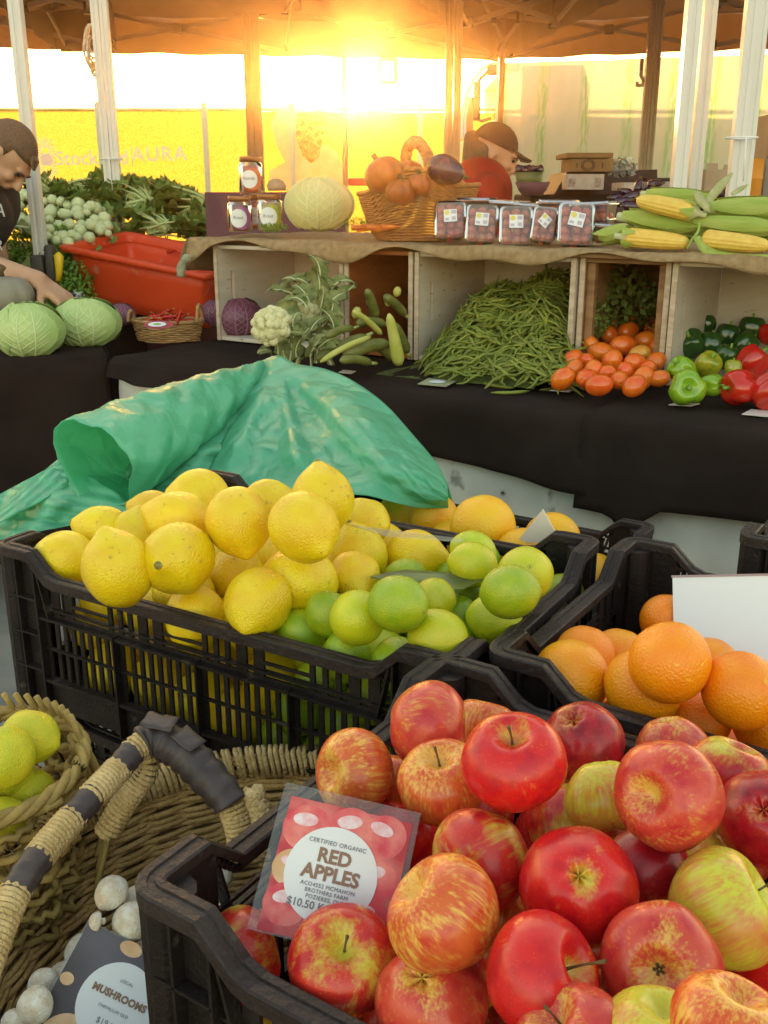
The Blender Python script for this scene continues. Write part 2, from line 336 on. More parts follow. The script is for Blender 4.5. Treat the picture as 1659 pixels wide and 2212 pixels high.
# ---- hooks hanging from roofs
for i,(x,y,D,lab) in enumerate([(1195,42,5.2,'small dark hook hanging under the right gazebo roof'),(1384,170,6.4,'short knotted cord hanging beside the double leg of the right gazebo')]):
    O=Vector(PD(x,y,D)); m=MB()
    m.tube([O+Vector((0,0,.12)),O+Vector((0,0,.02)),O+Vector((.02,0,-.01)),O+Vector((.015,0,-.04)),O+Vector((-.02,0,-.04)),O+Vector((-.02,0,-.02))],.007 if i==0 else .012,6)
    tag(m.build('roof_hook' if i==0 else 'knotted_rope',M_bracket if i==0 else M_rope),lab,'hook' if i==0 else 'cord')
# ---- fence with printed shade cloth
m_=bpy.data.materials.new('fence_mesh'); MATS['fence_mesh']=m_; N,L=nodes(m_); b=N['Principled BSDF']; b.inputs['Roughness'].default_value=.8
tc=N.new('ShaderNodeTexCoord'); n=N.new('ShaderNodeTexNoise'); n.inputs['Scale'].default_value=55; n.inputs['Detail'].default_value=5; L.new(tc.outputs['Object'],n.inputs['Vector'])
r=N.new('ShaderNodeMapRange'); r.inputs[1].default_value=.38; r.inputs[2].default_value=.66; L.new(n.outputs[0],r.inputs[0])
mx=N.new('ShaderNodeMix'); mx.data_type='RGBA'; L.new(r.outputs[0],mx.inputs[0]); mx.inputs[6].default_value=(.34,.27,.045,1); mx.inputs[7].default_value=(.48,.38,.08,1); L.new(mx.outputs[2],b.inputs['Base Color'])
t=N.new('ShaderNodeBsdfTranslucent'); L.new(mx.outputs[2],t.inputs[0]); ms=N.new('ShaderNodeMixShader'); ms.inputs[0].default_value=.42; L.new(b.outputs[0],ms.inputs[1]); L.new(t.outputs[0],ms.inputs[2]); L.new(ms.outputs[0],N['Material Output'].inputs[0])
FA=Vector(PY(0,236,10.6)); FB=Vector(PY(965,236,11.0)); fd=(FB-FA).normalized(); fn=Vector((fd.y,-fd.x,0)).normalized(); topz=FA.z
fence=thing('fence','long fence covered with glowing yellow printed shade cloth','fence',(FA.x,FA.y,0))
A0=FA-fd*5; B0=FB+fd*3.2; m=MB(); P=[]
for i in range(61):
    p=A0.lerp(B0,i/60); P.append([(p.x+fn.x*.012*noise2(i*.4,j*.6),p.y+fn.y*.03*noise2(i*.4,j*.6),(.10+(topz-.10)*j/10)+(.008*math.sin(i*1.7) if j==10 else 0)) for j in range(11)])
m.grid(P); m.build('shade_cloth',m_,fence)
M_post=pm('fence_post',(.50,.56,.40),None,rough=.5)
def fence_pt(px,z=None):
    # point of the fence line under display column px
    d=ray(px,330); n_=np.array([fn.x,fn.y,0]); k=((np.array(FA)-CC)@n_)/(d@n_); q=CC+d*k; return Vector((q[0],q[1],0))
for px in(-150,222,447,632,905):
    q=fence_pt(px); m=MB(); q=q+fn*.085; m.tube([(q.x,q.y,0),(q.x,q.y,topz+.05)],.030,10); m.tube([(q.x,q.y,topz+.05),(q.x,q.y,topz+.07)],[.034,.01],10); m.build('post',M_post,fence)
m=MB(); m.tube([A0+Vector((0,0,0))-fn*.05,B0-fn*.05],.018,8)
for o_ in (0,): pass
mz=Matrix.Translation((0,0,0)); q=m.build('top_rail',M_post,fence)
q=fence_pt(872); q2=fence_pt(955); m=MB(); m.tube([(q.x-fn.x*.06,q.y-fn.y*.06,topz),(q2.x-fn.x*.06,q2.y-fn.y*.06,topz-.75)],.018,8); m.build('brace',M_post,fence)
M_print=pm('fence_print',(.92,.90,.90),None,rough=.8,trans=.35,tcol=(1,1,1))
fang=math.atan2(fd.y,fd.x)
def fence_M(px,y,off=.10):
    d=ray(px,y); n_=np.array([fn.x,fn.y,0]); k=((np.array(FA)-CC)@n_)/(d@n_); q=Vector(CC+d*k)+fn*off
    return fence.matrix_basis.inverted()@Matrix.Translation(q)@Matrix.Rotation(fang,4,'Z')@Matrix.Rotation(math.pi/2,4,'X')@Matrix.Rotation(.022,4,'Z')
sc_=11.0/FPX
text_part('Stockland',36*sc_,fence_M(203,343),M_print,fence,bold=.0022)
text_part('AURA',38*sc_,fence_M(346,335),M_print,fence,bold=.0016,spacing=1.12)
m=MB(); Mx=fence_M(288,338); m.box((0,0,0),(.006,.2,.004)); o=m.build('divider_line',M_print,None); o.parent=fence; o.matrix_basis=Mx
m=MB()   # sunburst emblem
for s_,cy in((1,.06),(-1,-.10)):
    for k in range(22):
        an=2*math.pi*k/22; r0,r1=.035,(.15 if True else .1); r1=.125+.02*(k%2)
        m.bar((r0*math.cos(an),cy+r0*math.sin(an),0),(r1*math.cos(an)*.8,cy+r1*math.sin(an),0),.008,.004)
m.lathe([(0,.002),(.06,.002),(.062,-.002)],20,off=(0,-.02,0)); Mx=fence_M(105,341); o=m.build('sunburst_emblem',M_print,None,smooth=False); o.parent=fence; o.matrix_basis=Mx
# pale printed silhouette on the cloth, seen over the jars
m=MB(); pts=[(-8,-88),(22,-84),(46,-40),(40,-12),(66,2),(80,30),(84,75),(-70,75),(-66,38),(-34,22),(-50,-10),(-58,-50),(-40,-80)]
m.add([(x*sc_,-y*sc_,.002) for x,y in pts],[tuple(range(len(pts)))[::-1]]); Mx=fence_M(652,325); o=m.build('printed_shape',pm('fence_print_pale',(.75,.55,.5),(.9,.8,.75),scale=9,rough=.8,trans=.6,tcol=(.9,.72,.66)),None,smooth=False); o.parent=fence; o.matrix_basis=Mx
m=MB(); pts=[(-22,-60),(24,-62),(30,-20),(18,22),(2,34),(-14,20),(-26,-16)]
m.add([(x*sc_,-y*sc_,.006) for x,y in pts],[tuple(range(len(pts)))[::-1]]); Mx=fence_M(668,315); o=m.build('printed_beard_patch',pm('fence_print_orange',(.8,.3,.12),(.9,.75,.3),scale=22,rough=.8,trans=.6),None,smooth=False); o.parent=fence; o.matrix_basis=Mx
# ---- white tarpaulin wall, back lit, faint green streaks in its colour
m_=bpy.data.materials.new('tarp_wall'); N,L=nodes(m_); b=N['Principled BSDF']; b.inputs['Roughness'].default_value=.7
tc=N.new('ShaderNodeTexCoord'); mp=N.new('ShaderNodeMapping'); mp.inputs['Scale'].default_value=(1,1,.06); L.new(tc.outputs['Object'],mp.inputs[0])
n=N.new('ShaderNodeTexNoise'); n.inputs['Scale'].default_value=2.2; n.inputs['Detail'].default_value=2; L.new(mp.outputs[0],n.inputs['Vector'])
wv=N.new('ShaderNodeTexNoise'); wv.inputs['Scale'].default_value=60; L.new(mp.outputs[0],wv.inputs['Vector'])
sx_=N.new('ShaderNodeSeparateXYZ'); L.new(tc.outputs['Object'],sx_.inputs[0])
def mm(op,a_,b_):
    q=N.new('ShaderNodeMath'); q.operation=op
    for i_,s_ in enumerate((a_,b_)):
        if isinstance(s_,(int,float)): q.inputs[i_].default_value=s_
        else: L.new(s_,q.inputs[i_])
    return q.outputs[0]
sn=mm('SINE',mm('ADD',mm('MULTIPLY',sx_.outputs[0],19.0),mm('MULTIPLY',n.outputs[0],3.0)),0)
r=N.new('ShaderNodeMapRange'); r.inputs[1].default_value=1.0; r.inputs[2].default_value=1.5; L.new(mm('ADD',sn,n.outputs[0]),r.inputs[0])
r2=N.new('ShaderNodeMapRange'); r2.inputs[1].default_value=.4; r2.inputs[2].default_value=.6; L.new(wv.outputs[0],r2.inputs[0])
mu=N.new('ShaderNodeMath'); mu.operation='MULTIPLY'; L.new(r.outputs[0],mu.inputs[0]); L.new(r2.outputs[0],mu.inputs[1])
mx=N.new('ShaderNodeMix'); mx.data_type='RGBA'; L.new(mu.outputs[0],mx.inputs[0]); mx.inputs[6].default_value=(.52,.60,.50,1); mx.inputs[7].default_value=(.26,.52,.22,1); L.new(mx.outputs[2],b.inputs['Base Color'])
t=N.new('ShaderNodeBsdfTranslucent'); L.new(mx.outputs[2],t.inputs[0]); ms=N.new('ShaderNodeMixShader'); ms.inputs[0].default_value=.25; L.new(b.outputs[0],ms.inputs[1]); L.new(t.outputs[0],ms.inputs[2]); L.new(ms.outputs[0],N['Material Output'].inputs[0])
A=Vector(PZ(1088,131,2.14))+Vector((0,.5,0)); B=A+Vector((2.9,-.75,0)); m=MB(); P=[]
for i in range(91):
    p=A.lerp(B,i/90); row=[]
    for j in range(31):
        z=.15+(2.18-.15)*j/30; d=.018*noise2(i*.16,j*.25,1)+.008*noise2(i*.5,j*.12,3)+.006*math.sin(i*.33+j*.35); row.append((p.x,p.y+d,z))
    P.append(row)
m.grid(P); tag(m.build('tarpaulin_wall',m_),'white tarpaulin wall with faint green streaks behind the boxes','tarpaulin wall')
# ---- truck behind
truck=thing('truck','white truck cab with a big side mirror behind the tents','truck',(1.2,11.2,0)); M_tw=pm('truck_white',(.78,.78,.76),None,rough=.3,coat=.5); M_td=pm('truck_dark',(.035,.03,.03),None,rough=.4)
T0=Vector(PD(1030,300,9.2)); s=9.2/FPX
def tp(x,y,dy=0): p=Vector(PD(x,y,9.2)); p.y+=dy; return p
m=MB(); z0=.5; a=tp(1000,300); m_pts=[tp(1000,300),tp(1046,288),tp(1062,262),tp(1088,246),tp(1200,246),tp(1200,300)]
lo_=[Vector((p.x,p.y,z0)) for p in m_pts]; k=len(m_pts)
front=m_pts+lo_[::-1]; back=[p+Vector((0,1.9,0)) for p in front]; kk=len(front)
m.add(front+back,[tuple(range(kk)),tuple(range(kk,2*kk))[::-1]]+[(i,kk+i,kk+(i+1)%kk,(i+1)%kk) for i in range(kk)]); m.build('cab_body',M_tw,truck,smooth=False,bevel=.02)
m=MB(); m.add([p+Vector((0,dy,0)) for dy in(0,1.9) for p in(tp(1088,150),tp(1088,246),tp(1200,246),tp(1200,150))],[(0,1,2,3),(7,6,5,4),(0,3,7,4)]); m.build('cab_roof',M_tw,truck,smooth=False)
m=MB(); m.tube(crom([tp(996,300),tp(998,245),tp(1012,195),tp(1036,155),tp(1062,137),tp(1090,133)],6),.02,8); m.tube(crom([tp(1004,300),tp(1006,245),tp(1020,198),tp(1042,162),tp(1066,146),tp(1090,142)],6),.012,8); m.build('windscreen_pillar',M_tw,truck)
m=MB(); m.box(tp(1028,221,-.1),(15*s,.1,78*s)); m.build('mirror_head',M_td,truck,bevel=.02)
m=MB(); m.tube([tp(1028,185,-.1),tp(1040,168),tp(1062,150)],.014,8); m.build('mirror_arm',M_td,truck); m=MB(); m.tube([tp(1028,258,-.1),tp(1040,262),tp(1060,255)],.014,8); m.build('mirror_arm',M_td,truck)
m=MB(); m.box(tp(1068,152,-.02),(34*s,.05,22*s)); m.build('sun_visor',M_td,truck,bevel=.02)
m=MB(); m.box(tp(1012,255,.1),(26*s,.05,90*s)); m.build('side_mirror_lower',pm('mirror_glass',(.45,.25,.12),None,rough=.15),truck,bevel=.03)
for wx in(.5,):
    c=tp(1010,300); m=MB(); Mw=Matrix.Rotation(math.pi/2,4,'Y'); m.lathe([(.0,-.12),(.38,-.12),(.42,-.08),(.42,.08),(.38,.12),(0,.12)],28,Mw,off=(c.x+.55,c.y+.5,.42)); m.build('wheel',M_td,truck)
# ================================================================== TABLES
def cloth_table(label,poly_front,depth_dir,depth,zt,hem,z_white=None,group=None,seg=10):
    """table: legs + top; black cloth over it (a thing of its own). poly_front: list of world xy along the front edge"""
    pass
ZT=.705
def front_path(pts,k=8): return [np.array(q) for q in crom(pts,k)]
# centre table
UF=[-2.14,-1.7,-1.3,-.9,-.5,-.1,.35]; 
ct=thing('trestle_table','long trestle table under black cloth carrying the wooden boxes','table',UV(-1,2.3,0))
m=MB(); m.box(UV(-.9,2.36,ZT-.025),(2.44,.86,.03),RZ.to_3x3()); m.build('table_top',M_white2,ct,smooth=False)
for uu in(-2.0,.2):
    for vv in(2.0,2.7): m=MB(); m.bar(UV(uu,vv,0),UV(uu,vv,ZT-.04),.03); m.build('leg',M_bracket,ct,smooth=False)
def drape(name,label,u0,u1,v0,v1,zt,hemf,amp=.020,tip=None,mat=None,nseg=None,top=True,side_l=None,flare=.03,group=None):
    n=nseg or int((u1-u0)/.02); P=[]
    for i in range(n+1):
        u=u0+(u1-u0)*i/n; row=[]
        if top:
            for j in range(9): v=v1+(v0-v1)*j/8; row.append(UV(u,v,zt+.003+.0025*noise2(u*9,v*7,2)))
        row.append(UV(u,v0-.008,zt+.001)); row.append(UV(u,v0-.016,zt-.006))
        h=hemf(u)
        for j in range(1,11):
            t=j/10; z=zt-.006+(h-zt+.006)*t; d=amp*t*(math.sin(u*9+1)+.6*math.sin(u*17+2.2+t)+.4*math.sin(u*31))+flare*t*.5
            row.append(UV(u,v0-.018-max(d,-.006)-.004,z))
        P.append(row)
    m=MB(); m.grid(P); o=m.build(name,mat or M_black,solid=.002); tag(o,label,'tablecloth',group); return o
def hemC(u):
    a=np.interp(u,[-2.14,-1.9,-1.5,-1.07,-.66,-.645],[.655,.650,.60,.570,.545,.54]); return a
def hemR(u):
    return float(np.interp(u,[-.72,-.66,-.632,-.60,-.55,-.36,.4],[.52,.515,.485,.505,.545,.55,.55]))
drape('black_tablecloth','black cloth over the middle table under beans and cauliflower',-2.135,-.648,1.905,2.78,ZT,hemC,group='black cloths on the stall')
drape('black_tablecloth','black cloth with a pointed corner under tomatoes and peppers',-.735,.36,1.898,2.78,ZT+.004,hemR,amp=.010,group='black cloths on the stall')
drape('white_sheet','white sheet with grommets hanging below the black cloths','' or -2.13,.36,1.93,1.95,ZT-.02,lambda u:.06,amp=.02,mat=M_whitecloth,top=False)
bpy.data.objects['white_sheet']['category']='sheet'
# grommets + stitch dots
ws=bpy.data.objects['white_sheet']
for (x,y) in((1087,1065),(1040,1150)):
    P=Vector(PV(x,y,1.885)); m=MB(); m.lathe([(.003,.001),(.0035,.003),(.006,.003),(.0065,0)],16,axisM(-Vector(VV)).to_3x3().to_4x4(),off=P); m.lathe([(0,.0012),(.0034,.0012)],16,axisM(-Vector(VV)),off=P,mi=1); m.build('grommet',[pm('grommet',(.35,.33,.3),None,rough=.4,metal=.8),M_bracket],ws)
# left table: front edge nearly square to the camera
lt=thing('trestle_table','trestle table under black cloth at the left with green cabbages','table',(-1.3,3.0,0))
LA=Vector(PZ(232,772,ZT)); LB=Vector(PZ(-120,790,ZT)); ld=(LB-LA).normalized(); lnrm=Vector((-ld.y,ld.x,0)); 
if lnrm.y>0: lnrm=-lnrm   # towards camera
m=MB()
P=[]
n=48
for i in range(n+1):
    q=LA+ld*(.9*i/n); row=[]
    for j in range(8): b_=q-lnrm*(.8*(1-j/7)); row.append((b_.x,b_.y,ZT+.006+.002*noise2(i*.3,j)))
    for j in range(1,13):
        t=j/12; d=.004+.02*t+t*.014*(math.sin(i*.33)+.6*math.sin(i*.71+2)); b_=q+lnrm*d; row.append((b_.x,b_.y,ZT-.002-(ZT-.14)*t))
    P.append(row)
m.grid(P)
# right-hand end hanging
P=[]
for j in range(24):
    q=LA-lnrm*(.8*j/23); row=[]
    for k in range(10):
        t=k/9; e=ld*(-(.006+.012*t+t*.012*math.sin(j*.6))); b_=q+e; row.append((b_.x,b_.y,ZT+.006-(ZT-.14)*t))
    P.append(row)
m.grid(P)
tag(m.build('black_tablecloth',M_black,solid=.002),'black cloth on the left table, hanging almost to the ground','tablecloth','black cloths on the stall')
m=MB(); c_=LA+ld*.5-lnrm*.42; m.box((c_.x,c_.y,ZT-.03),(.9,.75,.03),Matrix.Rotation(math.atan2(ld.y,ld.x),3,'Z')); m.build('table_top',M_white2,lt,smooth=False)
for a_ in(.08,.85):
    for b__ in(.08,.72): q=LA+ld*a_-lnrm*b__; m=MB(); m.bar((q.x,q.y,0),(q.x,q.y,ZT-.045),.03); m.build('leg',M_bracket,lt,smooth=False)
# ---- low front bench carrying the crates
fb=thing('crate_bench','low bench under black cloth carrying the fruit crates','bench',UV(-.3,.65,0))
m=MB(); m.box(UV(-.25,.66,.375),(1.5,1.05,.05),RZ.to_3x3()); m.build('bench_top',M_white2,fb,smooth=False)
for uu in(-.95,.45):
    for vv in(.2,1.12): m=MB(); m.bar(UV(uu,vv,0),UV(uu,vv,.35),.04); m.build('leg',M_bracket,fb,smooth=False)
m=MB(); m.box(UV(-.25,.66,.20),(1.53,1.08,.404),RZ.to_3x3()); tag(m.build('black_tablecloth',M_black,smooth=False,bevel=.01),'black cloth over the low bench under the stacked crates','tablecloth','black cloths on the stall')
# ---- wooden boxes lying on their sides
ZB=.995; M_wpaint=pm('white_painted_wood',(.66,.58,.50),(.60,.52,.44),scale=9,rough=.7,bump=.15,bscale=60,stretch=(1,1,4),spots=(.30,.22,.15),sscale=30); M_edge=pm('box_edge',(.60,.48,.38),(.46,.34,.24),scale=22,rough=.8,stretch=(1,1,3),bump=.5,bscale=70)
M_wood=pm('raw_wood',(.36,.20,.09),(.22,.11,.05),scale=7,rough=.75,stretch=(1,1,7),bump=.2,bscale=60); M_orange=pm('orange_stained_wood',(.38,.12,.03),(.26,.07,.02),scale=6,rough=.7,stretch=(1,1,4))
VB=2.28; DP=.38
def wood_box(label,u0,u1,v0,inner,slot=True,h=ZB-ZT-.008,frame=False):
    r=thing('wooden_box',label,'box',UV((u0+u1)/2,v0,ZT+.008),group='wooden boxes on their sides'); t=.011; z0=ZT+.010; w_=u1-u0; R3=RZ.to_3x3()
    def bx(n,cu,cv,cz,d,mat):
        m=MB(); m.box(UV(cu,cv,cz),d,R3); m.build(n,mat,r,smooth=False,bevel=.0015)
    bx('top_board',(u0+u1)/2,v0+DP/2,z0+h-t/2,(w_,DP,t),inner); bx('bottom_board',(u0+u1)/2,v0+DP/2,z0+t/2,(w_,DP,t),inner)
    bx('back_board',(u0+u1)/2,v0+DP-t/2,z0+h/2,(w_-2*t,t,h-2*t),inner)
    hz=h-2*t
    for side,uc in(('l',u0+t/2),('r',u1-t/2)):
        m=MB(); sv0,sv1=v0+.055,v0+.070; sz0,sz1=z0+h*.35,z0+h*.72
        if slot:   # hand hole: panel built round it
            for (a0,a1,b0,b1) in((v0,sv0,z0+t,z0+h-t),(sv1,v0+DP-t,z0+t,z0+h-t),(sv0,sv1,z0+t,sz0),(sv0,sv1,sz1,z0+h-t)):
                m.box(UV(uc,(a0+a1)/2,(b0+b1)/2),(t,a1-a0,b1-b0),R3)
        else: m.box(UV(uc,v0+(DP-t)/2,z0+h/2),(t,DP-t,hz),R3)
        m.build('end_board',inner,r,smooth=False)
        m=MB(); m.box(UV(uc,v0-.0035,z0+h/2),(t+.002,.007,h),R3); m.build('edge_strip',M_edge,r,smooth=False,bevel=.001)
    if frame:
        for uc in(u0+.022,u1-.022): bx('corner_post',uc,v0+.02,z0+h/2,(.02,.02,hz-.002),M_wood)
    return r
wood_box('white painted wooden box, leftmost, holding cauliflower and red cabbage',-2.085,-1.612,VB,M_wpaint)
wood_box('narrow orange brown wooden box with zucchini, second from left',-1.606,-1.388,VB,M_orange,slot=False)
wood_box('white painted wooden box holding the heap of green beans',-1.380,-.932,VB,M_wpaint)
wood_box('narrow raw wood box holding the roma tomatoes',-.925,-.706,VB+.012,M_wood,slot=False,frame=True)
wood_box('white painted wooden box holding bell peppers, rightmost',-.698,-.22,VB,M_wpaint)
m=MB(); m.box(UV(-.85,VB+.03,ZB+.008),(.48,.09,.010),RZ.to_3x3()); tag(m.build('plank',M_wood,smooth=False,bevel=.002),'thin raw wood plank lying under the sacking above the tomatoes','plank')
# ---- burlap
m=MB(); P=[]
nU=150; ZS=ZB+.016
for i in range(nU+1):
    u=-2.17+2.05*i/nU; row=[]
    for j in range(16):
        v=VB+.62-(.62+.015)*j/15; row.append(UV(u,v,ZS+.003+.0025*noise2(u*14,v*11,1)+.003*max(0,noise2(u*5,v*6,4))))
    drop=.018+.012*math.sin(u*11+1)+.008*math.sin(u*23)+.014*math.exp(-((u+1.22)/.09)**2)+.02*math.exp(-((u+1.62)/.12)**2)+(.05*max(0,(-2.07-u)/.1))+.012*max(0,u+.55)*2
    for j in range(1,6):
        t=j/5; row.append(UV(u,VB-.016-.012*math.sin(t*1.5)-.006*math.sin(u*17)*t-.01*max(0,math.sin(u*9+2))*t,ZS-drop*t*(.6+.4*t)+.002))
    P.append(row)
m.grid(P)
P=[]   # left end hanging down
for j in range(17):
    v=VB+.62-(.635)*j/16; row=[]
    for k in range(7):
        t=k/6; row.append(UV(-2.17-.012-.03*math.sin(t*1.4)+.006*math.sin(v*20)*t,v-.02*t*(j/16),ZS+.002-.105*t-.01*math.sin(v*13)*t))
    P.append(row)
m.grid(P)
tag(m.build('burlap_sacking',M_burlap,solid=.003),'brown burlap sacking spread over the boxes with a ragged front','sacking')
# ================================================================== CRATES
M_crate=pm('crate_plastic',(.012,.009,.009),(.022,.017,.016),scale=30,rough=.5,bump=.35,bscale=260,spec=.25,spots=(.06,.05,.045),sscale=45)
M_crate_rim=pm('crate_rim_plastic',(.022,.015,.015),(.034,.025,.024),scale=24,rough=.5,bump=.5,bscale=180,spec=.3,spots=(.055,.045,.042),sscale=60)
def rimz(s,L,H,dip=.026,a=.055,b=.083):
    s=min(s,L-s)
    if s<=a: return H
    if s>=b: return H-dip
    t=(s-a)/(b-a); return H-dip*t
CR={}
def crate_meshes(L,W,H):
    key=(L,W,H)
    if key in CR: return CR[key]
    out={}
    # rim: closed loop, section 17 mm wide with a 9 mm outer lip
    pts=[];c=.014;inset=0
    def side(n,f): return [f(i/n) for i in range(n)]
    cornerR=.02
    loop=[]
    def corner(cx,cy,a0):
        for k in range(5): an=math.radians(a0+90*k/4); loop.append((cx+cornerR*math.cos(an),cy+cornerR*math.sin(an),math.cos(an),math.sin(an)))
    n=44
    corner(cornerR,cornerR,180); 
    for i in range(1,n): loop.append((cornerR+(L-2*cornerR)*i/n,0,0,-1))
    corner(L-cornerR,cornerR,270)
    for i in range(1,n): loop.append((L,cornerR+(W-2*cornerR)*i/n,1,0))
    corner(L-cornerR,W-cornerR,0)
    for i in range(1,n): loop.append((L-cornerR-(L-2*cornerR)*i/n,W,0,1))
    corner(cornerR,W-cornerR,90)
    for i in range(1,n): loop.append((0,W-cornerR-(W-2*cornerR)*i/n,-1,0))
    m=MB(); P=[]
    for x,y,nx,ny in loop:
        zz=rimz(x,L,H) if abs(ny)>.5 and abs(nx)<.99 and 0<x<L and (y<cornerR+.001 or y>W-cornerR-.001) and not(abs(nx)>.05) else (rimz(y,W,H) if abs(nx)>.99 else H)
        row=[]
        for off,dz in((0,-.011),(0,-.001),(-.0015,0),(-.006,0),(-.0065,-.0012),(-.0105,-.0012),(-.011,0),(-.0155,0),(-.017,-.001),(-.017,-.008),(-.0035,-.008),(-.0035,-.011)):
            row.append((x+nx*off,y+ny*off,zz+dz))
        P.append(row)
    m.grid(P,closeu=True,closev=True); out['rim']=m.mesh('rim',M_crate_rim,False)
    def wall(L,front=True):
        """wall in its own plane: x 0..L, y outward is -y at y=0, thickness inward"""
        m=MB(); yi=.012; t=.0028
        def slat(x0,x1,z0,z1,y=yi,th=t): 
            if z1>z0 and x1>x0: m.box(((x0+x1)/2,y,(z0+z1)/2),(x1-x0,th,z1-z0))
        zm=H*.62; cz=.062
        # corner panels and rib grid
        for fl in(0,1):
            X=lambda x:(L-x if fl else x)
            def sl(x0,x1,z0,z1,y=yi,th=t): a,b=sorted((X(x0),X(x1))); slat(a,b,z0,z1,y,th)
            sl(.018,cz,0,H-.008)
            for xr in(.034,cz): sl(xr-.0011,xr+.0011,.0,rimz(xr,L,H)-.009,y=.0065,th=.010)
            for k,zr in enumerate((.0015,H*.27,H*.49,H*.71)): sl(.018,cz,zr-.0011,zr+.0011,y=.0065,th=.010)
            # slanting gusset beside the dip
            a=Vector((X(.078),.0065,H*.62)); b=Vector((X(.064),.0065,H-.014)); m.bar(a,b,.0022,.009,up=(0,1,0))
        m.tube([(.018,.018,0),(.018,.018,H-.008)],.0165,12)
        x0,x1=cz,L-cz
        # solid bottom, mid rails
        slat(x0,x1,0,H*.20); slat(x0,x1,H*.20,H*.20+.004,y=.008,th=.010)
        slat(x0,x1,zm-.007,zm+.002); slat(x0,x1,zm-.0045,zm-.0015,y=.0075,th=.009)
        slat(x0,x1,zm+.007,zm+.0095,y=.010,th=.006)
        slat(x0,x1,H*.40,H*.40+.0022,y=.0100,th=.004)
        npan=max(2,round((x1-x0)/.115)); pw=(x1-x0)/npan
        for i in range(npan+1): slat(x0+pw*i-.006,x0+pw*i+.006,0,zm); slat(x0+pw*i-.001,x0+pw*i+.001,0.0,zm,y=.0065,th=.010)
        for i in range(npan):
            a=x0+pw*i+.006; b=a+pw-.012; ns=int((b-a)/.0122); st=(b-a)/ns
            for k in range(1,ns): slat(a+st*k-.0026,a+st*k+.0026,H*.20,zm-.007)
        # upper band with wide windows and narrow slots
        z0=zm+.002; x=x0; k=0
        while x<x1-.004:
            big=(k%5==2); gap=.052 if big else .0085; bar=.012 if (k%5 in(1,2)) else .0055
            e=min(x+bar,x1); zt=min(rimz(x,L,H),rimz(e,L,H))-.007; slat(x,e,z0,zt); x=e
            if big: slat(x,min(x+gap,x1),z0+(H-.025-z0)*.28,z0+(H-.025-z0)*.28+.003)
            x+=gap; k+=1
        n=60
        for i in range(n):  # strip just under the rim
            a=x0+(x1-x0)*i/n; b=x0+(x1-x0)*(i+1)/n; zt=min(rimz(a,L,H),rimz(b,L,H))-.0095; slat(a,b,zt-.004,zt)
        return m
    w=wall(L); me=w.mesh('long_side',M_crate,False); out['long']=me
    w=wall(W); out['short']=w.mesh('short_side',M_crate,False)
    m=MB()
    m.box((L/2,W/2,.003),(L-.024,W-.024,.004)); 
    for i in range(1,9): m.box((L*i/9,W/2,.0065),(.004,W-.03,.003))
    out['base']=m.mesh('base',M_crate,False)
    CR[key]=out; return out
def crate(label,u,v,zrim,L=.555,W=.35,H=.19,yaw=0,group='black plastic produce crates'):
    P=UV(u,v,zrim-H); M=Matrix.Translation(Vector(P))@Matrix.Rotation(YAW+yaw,4,'Z')
    r=bpy.data.objects.new('produce_crate',None); COL.objects.link(r); r.matrix_basis=M; tag(r,label,'crate',group); q=crate_meshes(L,W,H)
    def p(n,me,Mx): o=bpy.data.objects.new(n,me); COL.objects.link(o); o.parent=r; o.matrix_basis=Mx
    I=Matrix.Identity(4); p('rim',q['rim'],I); p('base',q['base'],I); p('long_side',q['long'],I)
    p('long_side',q['long'],Matrix.Translation((L,W,0))@Matrix.Rotation(math.pi,4,'Z'))
    p('short_side',q['short'],Matrix.Translation((0,W,0))@Matrix.Rotation(-math.pi/2,4,'Z'))
    p('short_side',q['short'],Matrix.Translation((L,0,0))@Matrix.Rotation(math.pi/2,4,'Z'))
    return r
ZR=.780
crate('black crate of lemons and limes in the middle of the photo',-.908,.612,ZR,L=.567,W=.36,yaw=math.radians(2.2))
crate('black crate of red apples, nearest the camera',-.368,.300,ZR)
crate('black crate of oranges behind the apples, with the white board in it',-.338,.668,ZR)
crate('black crate whose corner shows at the right edge behind the oranges',-.228,1.045,ZR+.012)
crate('black crate of grapefruit half hidden behind the lemons and the tarp',-.905,1.005,ZR-.095,H=.15,L=.50)
crate('lower black crate under the lemon crate',-.905,.637,ZR-.187)
crate('lower black crate under the apple crate',-.368,.300,ZR-.187)
crate('lower black crate under the orange crate',-.338,.668,ZR-.187)
